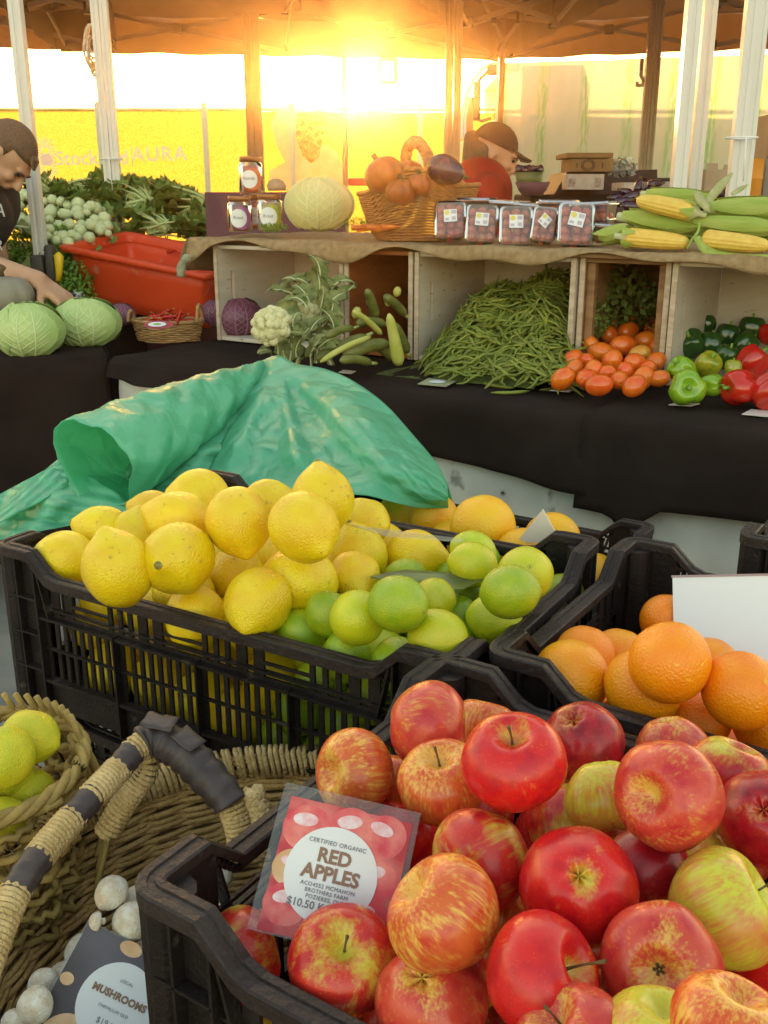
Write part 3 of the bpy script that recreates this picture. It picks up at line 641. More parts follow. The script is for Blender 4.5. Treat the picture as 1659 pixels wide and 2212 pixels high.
# ================================================================== FRUIT
def fruit_mesh(kind,seed):
    r=np.random.default_rng(seed); nl,nt=44,34; m=MB(); P=[]
    ph=r.uniform(0,6.28,8); amp=r.uniform(.5,1,8)
    for i in range(nt+1):
        th=math.pi*i/nt; row=[]
        for j in range(nl):
            an=2*math.pi*j/nl; c,s=math.cos(th),math.sin(th); q=1+.012*amp[0]*math.sin(2*an+ph[0])+.010*amp[1]*math.sin(3*an+ph[1]+th)+.008*math.sin(5*an+ph[2]+2*th)*s
            if kind=='lemon':
                rho=s*q*1.0; z=c*1.10+(.13+.05*amp[3])*math.exp(-((1-c)/.045))-.06*math.exp(-((1+c)/.03)); rho*=(1-.03*c)*(1+.014*math.sin(4*an+ph[5]+2*th)+.010*math.sin(7*an+3*th+ph[6]))
                rho+=.012*s*math.sin(9*an+ph[3])*math.exp(-(s/.45)**2)
            elif kind=='lime':
                rho=s*q*.97; z=c*1.06+.05*math.exp(-((1-c)/.04))-.04*math.exp(-((1+c)/.03))
            elif kind=='orange':
                rho=s*q; z=c*.97-.05*math.exp(-((1-c)/.012))-.02*math.exp(-((1+c)/.02))+.012*s*s*math.sin(4*an+ph[3])
            elif kind=='apple':
                lob=1+.030*math.cos(5*an+ph[4])*(1-c)/2*s
                rho=s*q*lob*(1.0+.10*c-.04*c*c)+.004*math.sin(7*an); z=c*.90-.02*c*c
                z-=.40*math.exp(-(s/.30)**2)*(c>0)*1.0; z+=.24*math.exp(-(s/.26)**2)*(c<0)*(1+.25*math.cos(5*an+ph[4]))
                z+=.03*math.sin(an+ph[5])*s
            elif kind=='tomato':
                rho=s*q*.86; z=c*1.12-.07*math.exp(-(s/.15)**2)*(c>0)
            row.append((rho*math.cos(an),rho*math.sin(an),z))
        P.append(row)
    m.grid(P,closev=True); return m
M_lemon=pm('lemon_skin',(.88,.66,.008),(.84,.54,.006),scale=1.5,rough=.30,bump=.55,bscale=17,bdist=.0022,spec=.55,spots=(.50,.34,.03),sscale=6,rand=.07,sss=.03)
M_lime=pm('lime_skin',(.50,.56,.010),(.64,.62,.015),scale=1.4,rough=.25,bump=.45,bscale=20,bdist=.0016,spec=.6,rand=.10,spots=(.60,.58,.08),sscale=5,sss=.03)
M_limed=pm('lime_skin_dark',(.26,.40,.010),(.40,.48,.012),scale=1.4,rough=.22,bump=.45,bscale=20,bdist=.0016,spec=.6,rand=.08,sss=.03)
M_orange_s=pm('orange_skin',(.97,.31,.004),(.96,.24,.003),scale=1.4,rough=.32,bump=.42,bscale=15,bdist=.003,spec=.55,rand=.04,spots=(.96,.50,.04),sscale=4,sss=.03)
M_orange_b=pm('orange_skin_pale',(.97,.40,.006),(.97,.32,.005),scale=1.4,rough=.32,bump=.42,bscale=15,bdist=.003,spec=.5,rand=.04,sss=.03)
M_grape=pm('grapefruit_skin',(.94,.52,.012),(.92,.42,.01),scale=1.4,rough=.35,bump=.4,bscale=18,rand=.05)
M_scar=pm('stem_scar',(.34,.30,.06),(.18,.15,.04),scale=9,rough=.8)
M_stem=pm('stem_wood',(.16,.10,.03),(.08,.05,.02),scale=20,rough=.8)
FM={}
def fm(kind,i,mat):
    k=(kind,i,mat.name)
    if k not in FM: FM[k]=fruit_mesh(kind,i*7+len(kind)).mesh(kind,mat)
    return FM[k]
m=MB(); m.lathe([(0,.05),(.03,.05),(.05,.02),(.085,.035),(.11,.012),(.12,-.03)],14); SCAR=m.mesh('stem_scar',M_scar)
m=MB(); m.tube(crom([(0,0,-.02),(.02,.01,.18),(.07,.02,.36)],4),[.032,.026,.022,.020,.019,.019,.022,.028,.034],8); STEM=m.mesh('stem',M_stem)
m=MB()
for k in range(5):
    a_=2*math.pi*k/5; m.tube([(.03*math.cos(a_),.03*math.sin(a_),0),(.09*math.cos(a_+.2),.09*math.sin(a_+.2),.03),(.06*math.cos(a_+.5),.06*math.sin(a_+.5),.09)],[.03,.028,.008],6)
CALYX=m.mesh('calyx',M_stem)
class F: pass
ALL=[]
def vis(kind,x,y,wd,mat,label,ax=(0,1,.2),r0=None,z0=None,part=None,spin=None,cat=None,name=None,squash=None):
    """visible fruit: D from nominal size and from the height of the pile"""
    f=F(); f.kind=kind; f.x,f.y=x,y; f.mat=mat; f.label=label; f.ax=camdir(*ax); f.part=part; f.spin=rng.uniform(0,6.28) if spin is None else spin
    Ds=2*r0*FPX/wd
    if z0 is not None:
        Dz=(PZ(x,y,z0)-CC)@FW; D=.5*Ds+.5*Dz
        if Ds/Dz>1.27:   # only a part of it shows: full size, pushed just behind its neighbours
            D=Dz*1.05; wd=max(wd*1.12,.86*2*r0*FPX/D)
    else: D=Ds
    f.D=D; f.D0=D; f.r=wd*D/2/FPX; f.wd=wd; f.name=name or kind; f.cat=cat or kind; f.vis=True; f.sq=squash; ALL.append(f); return f
L_='lemon'
le=[(697,1078,128,(-.15,1,-.1),'lemon with its nub pointing up, topmost at the back of the pile',.845),
(431,1072,112,(-1,.1,.1),'smooth lemon under the tarp edge at the back of the heap, left of the peak',.80),
(330,1108,92,(-.9,.3,0),'greenish lemon in shade where the tarp meets the crate',.79),
(578,1086,74,(1,.3,0),'small lemon behind the round lemon below the tarp',.81),
(385,1128,128,(-1,.4,.2),'broad lemon just above the lemon that shows its stem scar',.82),
(516,1127,134,(.3,-1,.4),'big round lemon standing high in the middle of the heap',.835),
(657,1140,144,(.5,-.6,.6),'largest lemon of the heap, left below the topmost one',.835),
(221,1146,104,(-1,.3,.3),'lemon with a pointed end against the tarp at the left back',.785),
(290,1156,74,(.2,1,0),'half hidden lemon between the stem scar lemon and the left back one',.785),
(138,1208,118,(-1,-.1,.2),'lemon in the left corner of the crate',.765),
(254,1228,146,(-.3,1,.2),'tall leaning lemon beside the left corner one',.785),
(384,1207,150,(-.22,-.1,1),'lemon facing the camera with a round stem scar',.805),
(788,1128,90,(.8,-.2,.8),'lemon beside the clear card edge at the right of the topmost',.80),
(775,1198,118,(-.3,1,.3),'orange tinged lemon with a stem nub under the clear card',.79),
(898,1204,114,(1,0,.2),'lemon lying against the back wall of the crate left of the limes',.765),
(766,1249,88,(.3,-.5,.9),'small blemished lemon just above the limes',.775),
(645,1258,146,(-1,.1,.3),'blotchy lemon resting right of the middle of the front rows',.772),
(509,1242,110,(.6,1,.3),'medium lemon with a glossy patch in the centre of the heap',.785),
(557,1302,138,(-.2,-.6,.7),'round front lemon with a scarred top, next to the limes',.80),
(424,1336,128,(-.2,1,.2),'low front lemon seen partly through the window of the rim',.745),
(572,1208,84,(1,.2,.1),'lemon wedged behind the medium glossy one',.765),(468,1222,84,(0,1,0),'lemon wedged between the stem scar lemon and the glossy one',.765),
(232,1292,90,(1,0,.2),'lemon low behind the front rim at the left',.735),(330,1320,92,(1,.3,.2),'lemon low behind the rim under the stem scar one',.73),(668,1185,60,(1,0,0),'lemon deep below the largest one',.765)]
for i,(x,y,wd,ax,lb,z) in enumerate(le):
    vis(L_,x,y,wd*1.03,M_lemon,lb,ax,.0318,z,part='stem_scar' if i in(11,13,0,15,2,7) else None)
li=[(1022,1193,92,(-1,.5,0),M_lime,'lime behind, topmost of the green ones against the back wall',.79),(1021,1220,98,(-1,.2,.2),M_lime,'pale lime in front of the topmost lime',.785),
(1135,1240,118,(0,.3,1),M_lime,'large pale lime with a star shaped stem end',.79),(1102,1279,116,(1,.1,.2),M_limed,'dark glossy lime in front of the star ended one',.785),
(860,1304,122,(.75,-.2,.6),M_limed,'big dark green lime next to the lemons',.80),(939,1294,72,(.1,-.3,1),M_lime,'narrow lime showing its stem end between two dark ones',.775),
(772,1335,118,(.1,-.3,-.6),M_lime,'round pale lime standing at the front beside the last lemon',.795),(710,1327,86,(-.5,.6,.1),M_limed,'dull lime behind the round pale one',.775),
(650,1366,88,(-1,.1,0),M_limed,'dark lime low beside the front lemon',.755),(690,1418,100,(-1,.2,.1),M_lime,'yellow green lime showing through the window of the front rim',.735),
(946,1378,122,(.9,-.4,.5),M_lime,'yellow green lime with its stem end to the right at the front rim',.775),(1068,1338,110,(-1,.2,.1),M_lime,'smooth yellow green lime at the right hand rim',.78),
(1006,1292,72,(1,0,.1),M_limed,'shaded lime behind the front right limes',.76),(991,1335,58,(0,1,0),M_limed,'small shaded lime in the gap at the front right',.755),
(822,1408,100,(1,.1,0),M_lime,'lime peeping over the front rim',.745),(1215,1280,60,(1,0,0),M_limed,'lime tucked at the far right end of the crate',.745),(875,1248,60,(1,.2,0),M_limed,'lime behind the big dark one',.77)]
for i,(x,y,wd,ax,mt,lb,z) in enumerate(li): vis('lime',x,y,wd*1.03,mt,lb,ax,.0250,z,part='stem_scar' if i in(2,4,5,10) else None)
gr=[(868,1112,104,'grapefruit at the left, just right of the tarp'),(935,1118,96,'grapefruit between the tarp one and the largest'),(1043,1138,140,'largest grapefruit behind the lemon crate'),(1192,1166,108,'grapefruit behind the white paper triangle'),(980,1180,90,'grapefruit seen through the slots of the lemon crate'),(1130,1200,90,'grapefruit low behind the limes, seen through the slots')]
for x,y,wd,lb in gr: vis('orange',x,y,wd,M_grape,lb,(-.3,1,.1),.041,.73,cat='grapefruit',name='grapefruit')
og=[(1232,1466,164,(-1,.3,.2),M_orange_b,'smooth pale orange at the left end of the crate',.765),(1390,1484,164,(.3,.7,.4),M_orange_b,'orange with pitted skin, second from the left in front',.77),
(1446,1431,170,(-.6,.6,.3),M_orange_s,'highest orange, against the white board',.80),(1262,1414,108,(.2,1,0),M_orange_s,'orange behind the pale left one',.755),(1336,1420,80,(.2,1,0),M_orange_b,'small part of an orange in the gap behind the front row',.75),
(1602,1492,166,(.5,.8,.2),M_orange_s,'orange below the white board at the right',.775),(1668,1556,164,(.5,-.5,.5),M_orange_s,'orange cut by the right edge of the photo',.765),(1507,1552,116,(0,1,0),M_orange_s,'orange low between the front ones',.74),
(1440,1340,90,(0,1,0),M_orange_s,'orange behind the white board',.745),(1352,1572,90,(1,0,0),M_orange_b,'orange glowing under the far rim of the apple crate',.73),(1530,1440,100,(0,1,0),M_orange_s,'orange shaded under the board',.75),(1420,1560,100,(0,1,0),M_orange_s,'orange hidden low behind the dark rim',.735),(1250,1530,90,(0,1,0),M_orange_s,'orange low at the left behind the rim of the apple crate',.73)]
for x,y,wd,ax,mt,lb,z in og: vis('orange',x,y,wd*1.02,mt,lb,ax,.0315,z)
GY=(.62,.56,.05); OR=(.80,.40,.07)
A_red=apple_mat('apple_red',(.62,.50,.06),(.66,.016,.014),.99,.30,(.50,.006,.016))
A_deep=apple_mat('apple_deep',(.60,.30,.05),(.45,.012,.022),.99,.45,(.24,.004,.014))
A_str=apple_mat('apple_striped',(.80,.44,.08),(.66,.13,.03),.62,.9,(.58,.05,.02))
A_pink=apple_mat('apple_blush',(.72,.46,.08),(.62,.07,.04),.80,.6,(.50,.02,.03))
A_green=apple_mat('apple_green',(.60,.58,.045),(.64,.34,.06),.35,.9,(.62,.18,.05))
A_mix=apple_mat('apple_mixed',(.58,.52,.06),(.58,.03,.018),.66,.35,(.45,.01,.02))
ap=[(928,1572,192,(1,-.02,.15),A_pink,'rosy apple at the back left against the dark rim, hollow to the right',.80,0),
(1110,1648,216,(-.12,.86,.5),A_red,'bright glossy red apple with an upright stem in a green hollow, highest of the heap',.845,1),
(1257,1600,174,(.3,-.6,-.4),A_deep,'dark crimson striped apple behind the bright red one',.81,0),
(956,1692,188,(-.15,.92,.45),A_str,'orange striped apple with a yellow stem hollow, left of the bright red one',.815,1),
(768,1668,180,(-.78,.15,.6),A_str,'orange striped apple with its hollow facing left, above the price card',.79,0),
(1450,1622,160,(.2,-1,.1),A_pink,'striped apple peeping up behind at the right',.80,0),
(1447,1716,226,(-.75,.15,.7),A_pink,'large peach coloured apple with a dark hollow to the left',.83,0),
(1572,1675,160,(.4,1,.1),A_mix,'yellow and rose apple behind the large peach coloured one',.80,0),
(1652,1766,200,(.3,-.4,-.7),A_deep,'deep red apple cut by the right edge of the photo',.82,0),
(1305,1722,130,(.1,-1,.2),A_green,'yellow green apple between the bright red and the peach one',.79,0),
(1226,1775,180,(.1,-1,.2),A_mix,'blushed apple lying under the bright red one',.785,0),
(1040,1856,214,(-.80,-.2,.5),A_mix,'red and olive apple with a dimple at its lower left, middle of the heap',.80,0),
(1250,1912,244,(.15,-.5,-.8),A_red,'big plain red apple in the centre of the crate',.835,0),
(1388,1882,172,(.5,-.6,.4),A_deep,'red striped apple half behind the big plain red one',.80,0),
(959,1974,246,(-.75,.62,.1),A_str,'tall orange striped apple right of the price card',.825,0),
(1562,1962,246,(.75,.5,.25),A_green,'large yellow green apple at the right',.82,1),
(1428,2084,250,(-.35,.30,1),A_pink,'pink red apple showing its calyx hollow to the camera',.83,2),
(1170,2110,256,(.72,.50,.5),A_red,'orange red apple with a long stem to the right',.825,3),
(740,2078,228,(.10,.72,.72),A_mix,'red apple with a yellow star round its stem, leaning on the price card',.815,1),
(930,2160,214,(.2,-.7,-.5),A_pink,'pinkish apple at the bottom left of the heap by the rim',.80,0),
(1240,2258,150,(-.5,.8,.2),A_pink,'apple with a knobbly stem cut by the bottom edge',.80,1),
(1578,2232,200,(.2,.8,.1),A_str,'pale striped apple cut by the bottom edge at the right',.81,0),
(1425,2262,180,(.1,.8,.1),A_green,'green apple cut by the bottom edge',.80,0),
(1695,2080,150,(.6,.1,.3),A_red,'red apple cut by the right edge lower down',.80,0),
(868,1805,150,(.2,.9,-.2),A_red,'red apple behind the right edge of the price card',.755,0),
(1480,1842,110,(.2,.9,-.2),A_green,'olive apple deep in the gap at the right',.765,0),
(1120,1990,120,(.2,.9,-.2),A_str,'brownish apple deep in the gap in the centre',.76,0),(1325,2200,140,(.2,.9,-.2),A_str,'apple deep in the gap at the bottom',.765,0),
(1045,1575,80,(.2,.9,-.2),A_str,'sliver of an apple behind the bright red one',.775,0),(868,1700,80,(.2,.9,-.2),A_str,'apple in the gap between the two striped ones',.765,0),(1590,1830,120,(.2,.9,-.2),A_pink,'apple deep behind the green one at the right',.765,0),
(1010,2080,110,(.2,.9,-.2),A_mix,'apple low between the tall striped and the pinkish one',.76,0),(1350,1790,110,(.2,.9,-.2),A_pink,'apple deep in the gap above the big plain red one',.765,0)]
for x,y,wd,ax,mt,lb,z,st in ap: vis('apple',x,y,wd*1.02,mt,lb,ax,.0300,z,part={0:None,1:'stem',2:'calyx',3:'stem'}[st],squash=None)
# fillers: what lies under the top layer, seen through the slots
def fill(kind,u0,u1,v0,v1,z0,zs,r,mat,lab,seed,cat=None,name=None):
    rg=np.random.default_rng(seed)
    for k,zz in enumerate(zs):
        nu=int((u1-u0)/(2*r*.98)); nv=int((v1-v0)/(2*r*.98))
        for i in range(nu):
            for j in range(nv):
                f=F(); f.vis=False; f.kind=kind; f.r=r*rg.uniform(.92,1.04); f.P=UV(u0+r+(u1-u0-2*r)*(i+.5*(k%2)*.8)/max(nu-1,1)*.98,v0+r+(v1-v0-2*r)*j/max(nv-1,1),zz)+rg.uniform(-.003,.003,3)
                f.mat=mat; f.label=lab; d=rg.normal(size=3); f.ax=Vector(d); f.part=None; f.spin=rg.uniform(0,6); f.name=name or kind; f.cat=cat or kind; f.sq=None; ALL.append(f)
zb=ZR-.19+.006
fill('lemon',-.889,-.58,.653,.970,0,(zb+.031,zb+.082,zb+.128),.0305,M_lemon,'lemon low in the crate, seen through the slots',3)
fill('lime',-.585,-.368,.653,.970,0,(zb+.026,zb+.068,zb+.108,zb+.14),.0245,M_limed,'lime low in the crate under the others',4)
fill('orange',-.322,.20,.684,1.002,0,(zb+.032,zb+.086),.0315,M_orange_s,'orange low in the crate under the others',5)
fill('apple',-.352,.17,.316,.634,0,(zb+.030,zb+.080,zb+.122),.0285,A_mix,'apple low in the crate under the others',6)
fill('orange',-.889,-.43,1.02,1.34,0,(.600,),.041,M_grape,'grapefruit low in the crate behind the lemons',8,cat='grapefruit',name='grapefruit')
def pos(f): return CC+ray(f.x,f.y)*f.D if f.vis else f.P
for it in range(60):
    Ps=np.array([pos(f) for f in ALL]); Rs=np.array([f.r for f in ALL])
    d=Ps[:,None]-Ps[None]; dist=np.linalg.norm(d,axis=2)+np.eye(len(ALL))*9; ov=(Rs[:,None]+Rs[None])*.975-dist
    mv=np.zeros_like(Ps)
    I,J=np.where(ov>0)
    for i,j in zip(I,J):
        n_=d[i,j]/dist[i,j]; k=ov[i,j]*(.5 if ALL[j].vis==ALL[i].vis else (.15 if ALL[i].vis else .8)); mv[i]+=n_*k
    for i,f in enumerate(ALL):
        if f.vis:
            rd=ray(f.x,f.y); rn=rd/np.linalg.norm(rd); a_=float(mv[i]@rn); f.D=float(np.clip(f.D+np.clip(a_*1.3,-.006,.006),f.D0-.05,f.D0+.05)); f.r=f.wd*f.D/2/FPX
        else:
            q=f.P+np.clip(mv[i],-.008,.008); q[2]=max(q[2],zb+f.r*.95 if f.cat!='grapefruit' else .60); f.P=q
BND=[(-.908,-.341,.612,.972),(-.368,.187,.30,.65),(-.338,.217,.668,1.018)]
def clear_of_rim(f,b):
    P=pos(f); u_,v_=P@UU,P@VV
    for (g,sd) in ((u_-b[0]-.019,v_),(b[1]-.019-u_,v_),(v_-b[2]-.019,u_),(b[3]-.019-v_,u_)):
        if g<f.r and not(P[2]+f.r*.8<ZR-.022 and g>f.r*.8):
            zr=ZR if (g in(0,)) else ZR-.018
            dz=P[2]-zr
            if g<f.r*.3: return False
            if not(dz>0 and math.hypot(max(g,0),dz)>=f.r*.96): return False
    return True
for f in ALL:
    if not f.vis or f.cat=='grapefruit': continue
    P=pos(f); b=min(BND,key=lambda b:max(0,b[0]-P@UU,P@UU-b[1])+max(0,b[2]-P@VV,P@VV-b[3])); D1=f.D; r1=f.r
    if P[2]<ZR-.10: continue
    for k in range(1,60):
        if clear_of_rim(f,b): break
        f.D=D1+.003*((k+1)//2)*(1 if k%2 else -1); f.r=f.wd*f.D/2/FPX
    else: f.D=D1; f.r=r1
keep=[]
for f in ALL:
    if f.vis: keep.append(f); continue
    p=f.P; u_,v_=p@UU,p@VV; ok=True
    for g in ALL:
        if g is f: continue
        q=pos(g); 
        if (g.vis or g in keep) and np.linalg.norm(p-q)<(f.r+g.r)*.66: ok=False;break
    rng_=[(-.905,-.35,.637,.987),(-.368,.187,.30,.65),(-.338,.217,.668,1.018),(-.905,-.35,1.005,1.355)]
    if not any(a+.010+f.r*.85<u_<b-.010-f.r*.85 and c+.010+f.r*.85<v_<d_-.010-f.r*.85 for a,b,c,d_ in rng_) : ok=False
    if p[2]>ZR-.035: ok=False
    if f.kind=='apple':
        dd=p-CC; D_=dd@FW; X_=PW/2+FPX*(dd@RT)/D_; Y_=PH/2-FPX*(dd@UPV)/D_
        if 500<X_<900 and 1660<Y_<2060 and D_<.68: ok=False
    if ok: keep.append(f)
rs={}
GRP={'lemon':'lemons in the crate','lime':'limes in the crate','orange':'oranges in the crate','grapefruit':'grapefruit behind the lemons','apple':'apples in the near crate'}
for k,f in enumerate(keep):
    P=pos(f); r=f.r*1.02
    # keep inside the crate walls: fruit whose edge crosses a wall is drawn in
    M=Matrix.Translation(Vector(P))@axisM(f.ax,f.spin)
    me=fm(f.kind,k%(5 if f.kind=='apple' else 4),f.mat); rs.setdefault(f.name,[]).append(round(r,4))
    if f.part:
        root=bpy.data.objects.new(f.name,me); COL.objects.link(root); root.matrix_basis=M; root.scale=(r,r,r)
        pm_={'stem_scar':SCAR,'stem':STEM,'calyx':CALYX}[f.part]; c=bpy.data.objects.new(f.part,pm_); COL.objects.link(c); c.parent=root
        zz={'lemon':1.25,'lime':1.07,'orange':.93,'apple':.44}[f.kind]
        if f.part=='calyx': c.matrix_basis=Matrix.Translation((0,0,.48))
        else: c.matrix_basis=Matrix.Translation((0,0,zz))
        if f.label.endswith('long stem to the right'): c.scale=(1.1,1.1,2.2)
        elif f.part=='stem': c.scale=(1.1,1.1,1.5)
    else: root=inst(me,f.name,M,None,r)
    tag(root,f.label,f.cat,GRP.get(f.cat))
for k_,v_ in rs.items(): print('R',k_,len(v_),min(v_),max(v_))
# ================================================================== GREEN TARP
M_tarp=pm('tarp_green',(.24,.68,.48),(.17,.60,.41),scale=7,rough=.36,bump=.5,bscale=45,spec=.6,trans=.45,tcol=(.30,.85,.55),coat=.12)
def folds(a,b,s=0): 
    t=abs(((a*2.3+b*1.1+s)%2)-1); q=abs(((a*1.3-b*2.7+s*1.7)%2)-1); w_=abs(((a*5.1+b*3.3+s)%2)-1); return (t-.5)*.55+(q-.5)*.45+(w_-.5)*.16
_n=M_tarp.node_tree; _N,_L=_n.nodes,_n.links; _b=_N['Principled BSDF']
_tc=_N.new('ShaderNodeTexCoord'); _nz=_N.new('ShaderNodeTexNoise'); _nz.inputs['Scale'].default_value=6; _L.new(_tc.outputs['Object'],_nz.inputs['Vector'])
_ad=_N.new('ShaderNodeMix'); _ad.data_type='RGBA'; _ad.inputs[0].default_value=.12; _L.new(_tc.outputs['Object'],_ad.inputs[6]); _L.new(_nz.outputs['Color'],_ad.inputs[7])
_prev=None
for _s,_d in((8,.035),(21,.010)):
    _v=_N.new('ShaderNodeTexVoronoi'); _v.feature='DISTANCE_TO_EDGE'; _v.inputs['Scale'].default_value=_s; _L.new(_ad.outputs[2],_v.inputs['Vector']); _bu=_N.new('ShaderNodeBump'); _bu.inputs['Strength'].default_value=.55; _bu.inputs['Distance'].default_value=_d; _L.new(_v.outputs['Distance'],_bu.inputs['Height'])
    if _prev is not None: _L.new(_prev.outputs[0],_bu.inputs['Normal'])
    _prev=_bu
_L.new(_prev.outputs[0],_b.inputs['Normal'])
for _t in _N:
    if _t.type=='BSDF_TRANSLUCENT': _L.new(_prev.outputs[0],_t.inputs['Normal'])
tarp=MB()
# sheet right of the roll
top=crom([(560,782,1.46),(600,768,1.46),(640,786,1.45),(700,797,1.43),(760,822,1.38),(830,872,1.33),(892,940,1.28),(942,1000,1.23),(966,1045,1.18)],8)
bot=crom([(430,1060,1.05),(500,1068,1.04),(570,1075,1.03),(650,1072,1.02),(720,1068,1.02),(790,1070,1.04),(850,1085,1.06),(905,1097,1.09),(969,1097,1.12)],8)
P=[];nb=46
for i,(A_,B_) in enumerate(zip(top,bot)):
    a=i/(len(top)-1); row=[]
    for dz,dv in((-.32,.14),(-.20,.10),(-.10,.055),(-.035,.02)):   # behind the ridge
        q=PV(A_[0],A_[1],A_[2]); row.append(q+VV*dv+np.array([0,0,dz])+VV*.01*folds(a*3,dz*6))
    for j in range(nb+1):
        b=j/nb; x,y,v=A_*(1-b)+B_*b
        # three broad folds radiating from the ridge point, a pocket in the middle
        rad=math.atan2(y-770,x-600); dd=math.hypot(x-600,y-770)/340
        f=.11*folds(rad*1.35,.3,.4)*min(dd*1.6,1)+.034*folds(a*2.6,b*2.0,1.3)+.003*noise2(a*21,b*15)
        f-=.045*math.exp(-((x-640)/60)**2-((y-985)/45)**2)
        v2=v-.035*math.sin(math.pi*b)+f*math.sin(math.pi*min(b*1.05+.06,1))
        row.append(PV(x,y,v2))
    P.append(row)
tarp.grid(P)
# roll: a rolled cone lying from the left opening up to the ridge
C0=PV(200,1008,.93); C1=PV(592,796,1.50); D0=(C0-CC)@FW; D1=(C1-CC)@FW; ax_=(C1-C0)/np.linalg.norm(C1-C0)
e1=np.cross(ax_,[0,0,1]); e1/=np.linalg.norm(e1); e2=np.cross(e1,ax_); P=[]
for i in range(61):
    t=i/60; c=C0+(C1-C0)*t; r0=(90*D0/FPX)*(1-t)**.9+(20*D1/FPX); r0*=1+.12*math.sin(math.pi*t); row=[]
    for j in range(85):
        an=-2.0+j/84*7.6; rr=r0*(1-.045*j/84*(1.6))*(1+.035*math.sin(an*3+t*5)+.02*math.sin(an*7+t*11))+.003*noise2(an*2,t*14)
        row.append(c+e1*rr*math.cos(an)+e2*rr*math.sin(an)*.98-ax_*(.035*math.cos(an-.5)*(1-t)*.5))
    P.append(row)
tarp.grid(P)
# web of sheet between roll and the right sheet, and the flap going to the left edge
def quadpatch(tl,tr,br,bl,n,m_,f):
    P=[]
    for i in range(n+1):
        a=i/n; row=[]
        for j in range(m_+1):
            b=j/m_; q=(np.array(tl)*(1-a)+np.array(tr)*a)*(1-b)+(np.array(bl)*(1-a)+np.array(br)*a)*b
            row.append(PV(q[0],q[1],q[2]+f(a,b)))
        P.append(row)
    tarp.grid(P)
quadpatch((270,1010,1.05),(612,790,1.44),(660,1072,1.03),(290,1112,1.0),30,30,lambda a,b:-.03*math.sin(math.pi*b)*a+.045*folds(a*1.8,b*1.5,.8)*math.sin(math.pi*b)+.006*noise2(a*9,b*11))
P=[]
for i in range(41):
    a=i/40; A_=np.array([126,1000,1.0])*(1-a)+np.array([-60,1100,.92])*a; B_=np.array([300,1104,.95])*(1-a)+np.array([-70,1180,.80])*a; row=[]
    for j in range(31):
        b=j/30; q=A_*(1-b)+B_*b; row.append(PV(q[0],q[1]+14*math.sin(math.pi*b)*(1-a)*-1,q[2]+.010*noise2(a*4,b*3,2)+.02*folds(a*2.2,b*1.3,.2)*math.sin(math.pi*b)))
    P.append(row)
tarp.grid(P)
P=[]
for i in range(31):
    a=i/30; A_=np.array([135,985,1.0])*(1-a)+np.array([10,1085,.90])*a; B_=np.array([150,1050,.96])*(1-a)+np.array([-40,1150,.80])*a; row=[]
    for j in range(13):
        b=j/12; q=A_*(1-b)+B_*b; row.append(PV(q[0],q[1],q[2]+.012*folds(a*3,b*2,.7)))
    P.append(row)
tarp.grid(P)
tag(tarp.build('tarp',M_tarp,solid=.0012),'crumpled green plastic tarp rolled into a tube at the left, behind the lemons','tarp')
# ================================================================== CARDS
M_paper=pm('paper_white',(.80,.81,.84),(.74,.76,.80),scale=6,rough=.6)
M_ink=pm('ink_brown',(.28,.17,.12),None,rough=.8); M_ink2=pm('ink_grey',(.22,.21,.24),None,rough=.8)
M_plast=clear('laminate',(.97,.97,.98),.55,.16,.05)
M_papp=pm('printed_apples',(.50,.04,.06),(.70,.20,.18),scale=50,rough=.5,detail=4,lo=.4,hi=.7)
M_pmush=pm('printed_mushrooms',(.05,.035,.04),(.12,.11,.14),scale=12,rough=.5,detail=2); M_blob=pm('printed_tan',(.80,.55,.35),(.62,.36,.18),scale=40,rough=.5); M_bloba=pm('printed_red',(.66,.06,.09),(.80,.26,.22),scale=60,rough=.5,detail=5,lo=.42,hi=.72); M_blobw=pm('printed_white_blush',(.85,.76,.80),(.76,.34,.38),scale=130,rough=.5,detail=5)
def card_frame(tl,tr,bl):
    """matrix with origin at the card's centre, x to the right, y up, z out of the card"""
    tl,tr,bl=[Vector(q) for q in(tl,tr,bl)]; x=(tr-tl); w_=x.length; x.normalize(); y=(tl-bl); y-=x*y.dot(x); h=y.length; y.normalize(); z=x.cross(y)
    c=tl+(tr-tl)/2+(bl-tl)/2; return Matrix.Translation(c)@Matrix((x,y,z)).transposed().to_4x4(),w_,h
def disc(m,cx,cy,rx,ry,z,n=40,mi=0,rot=0):
    vs=[(cx,cy,z)]+[(cx+rx*math.cos(a)*math.cos(rot)-ry*math.sin(a)*math.sin(rot),cy+rx*math.cos(a)*math.sin(rot)+ry*math.sin(a)*math.cos(rot),z) for a in [2*math.pi*k/n for k in range(n)]]
    m.add(vs,[(0,k+1,(k+1)%n+1) for k in range(n)],mi)
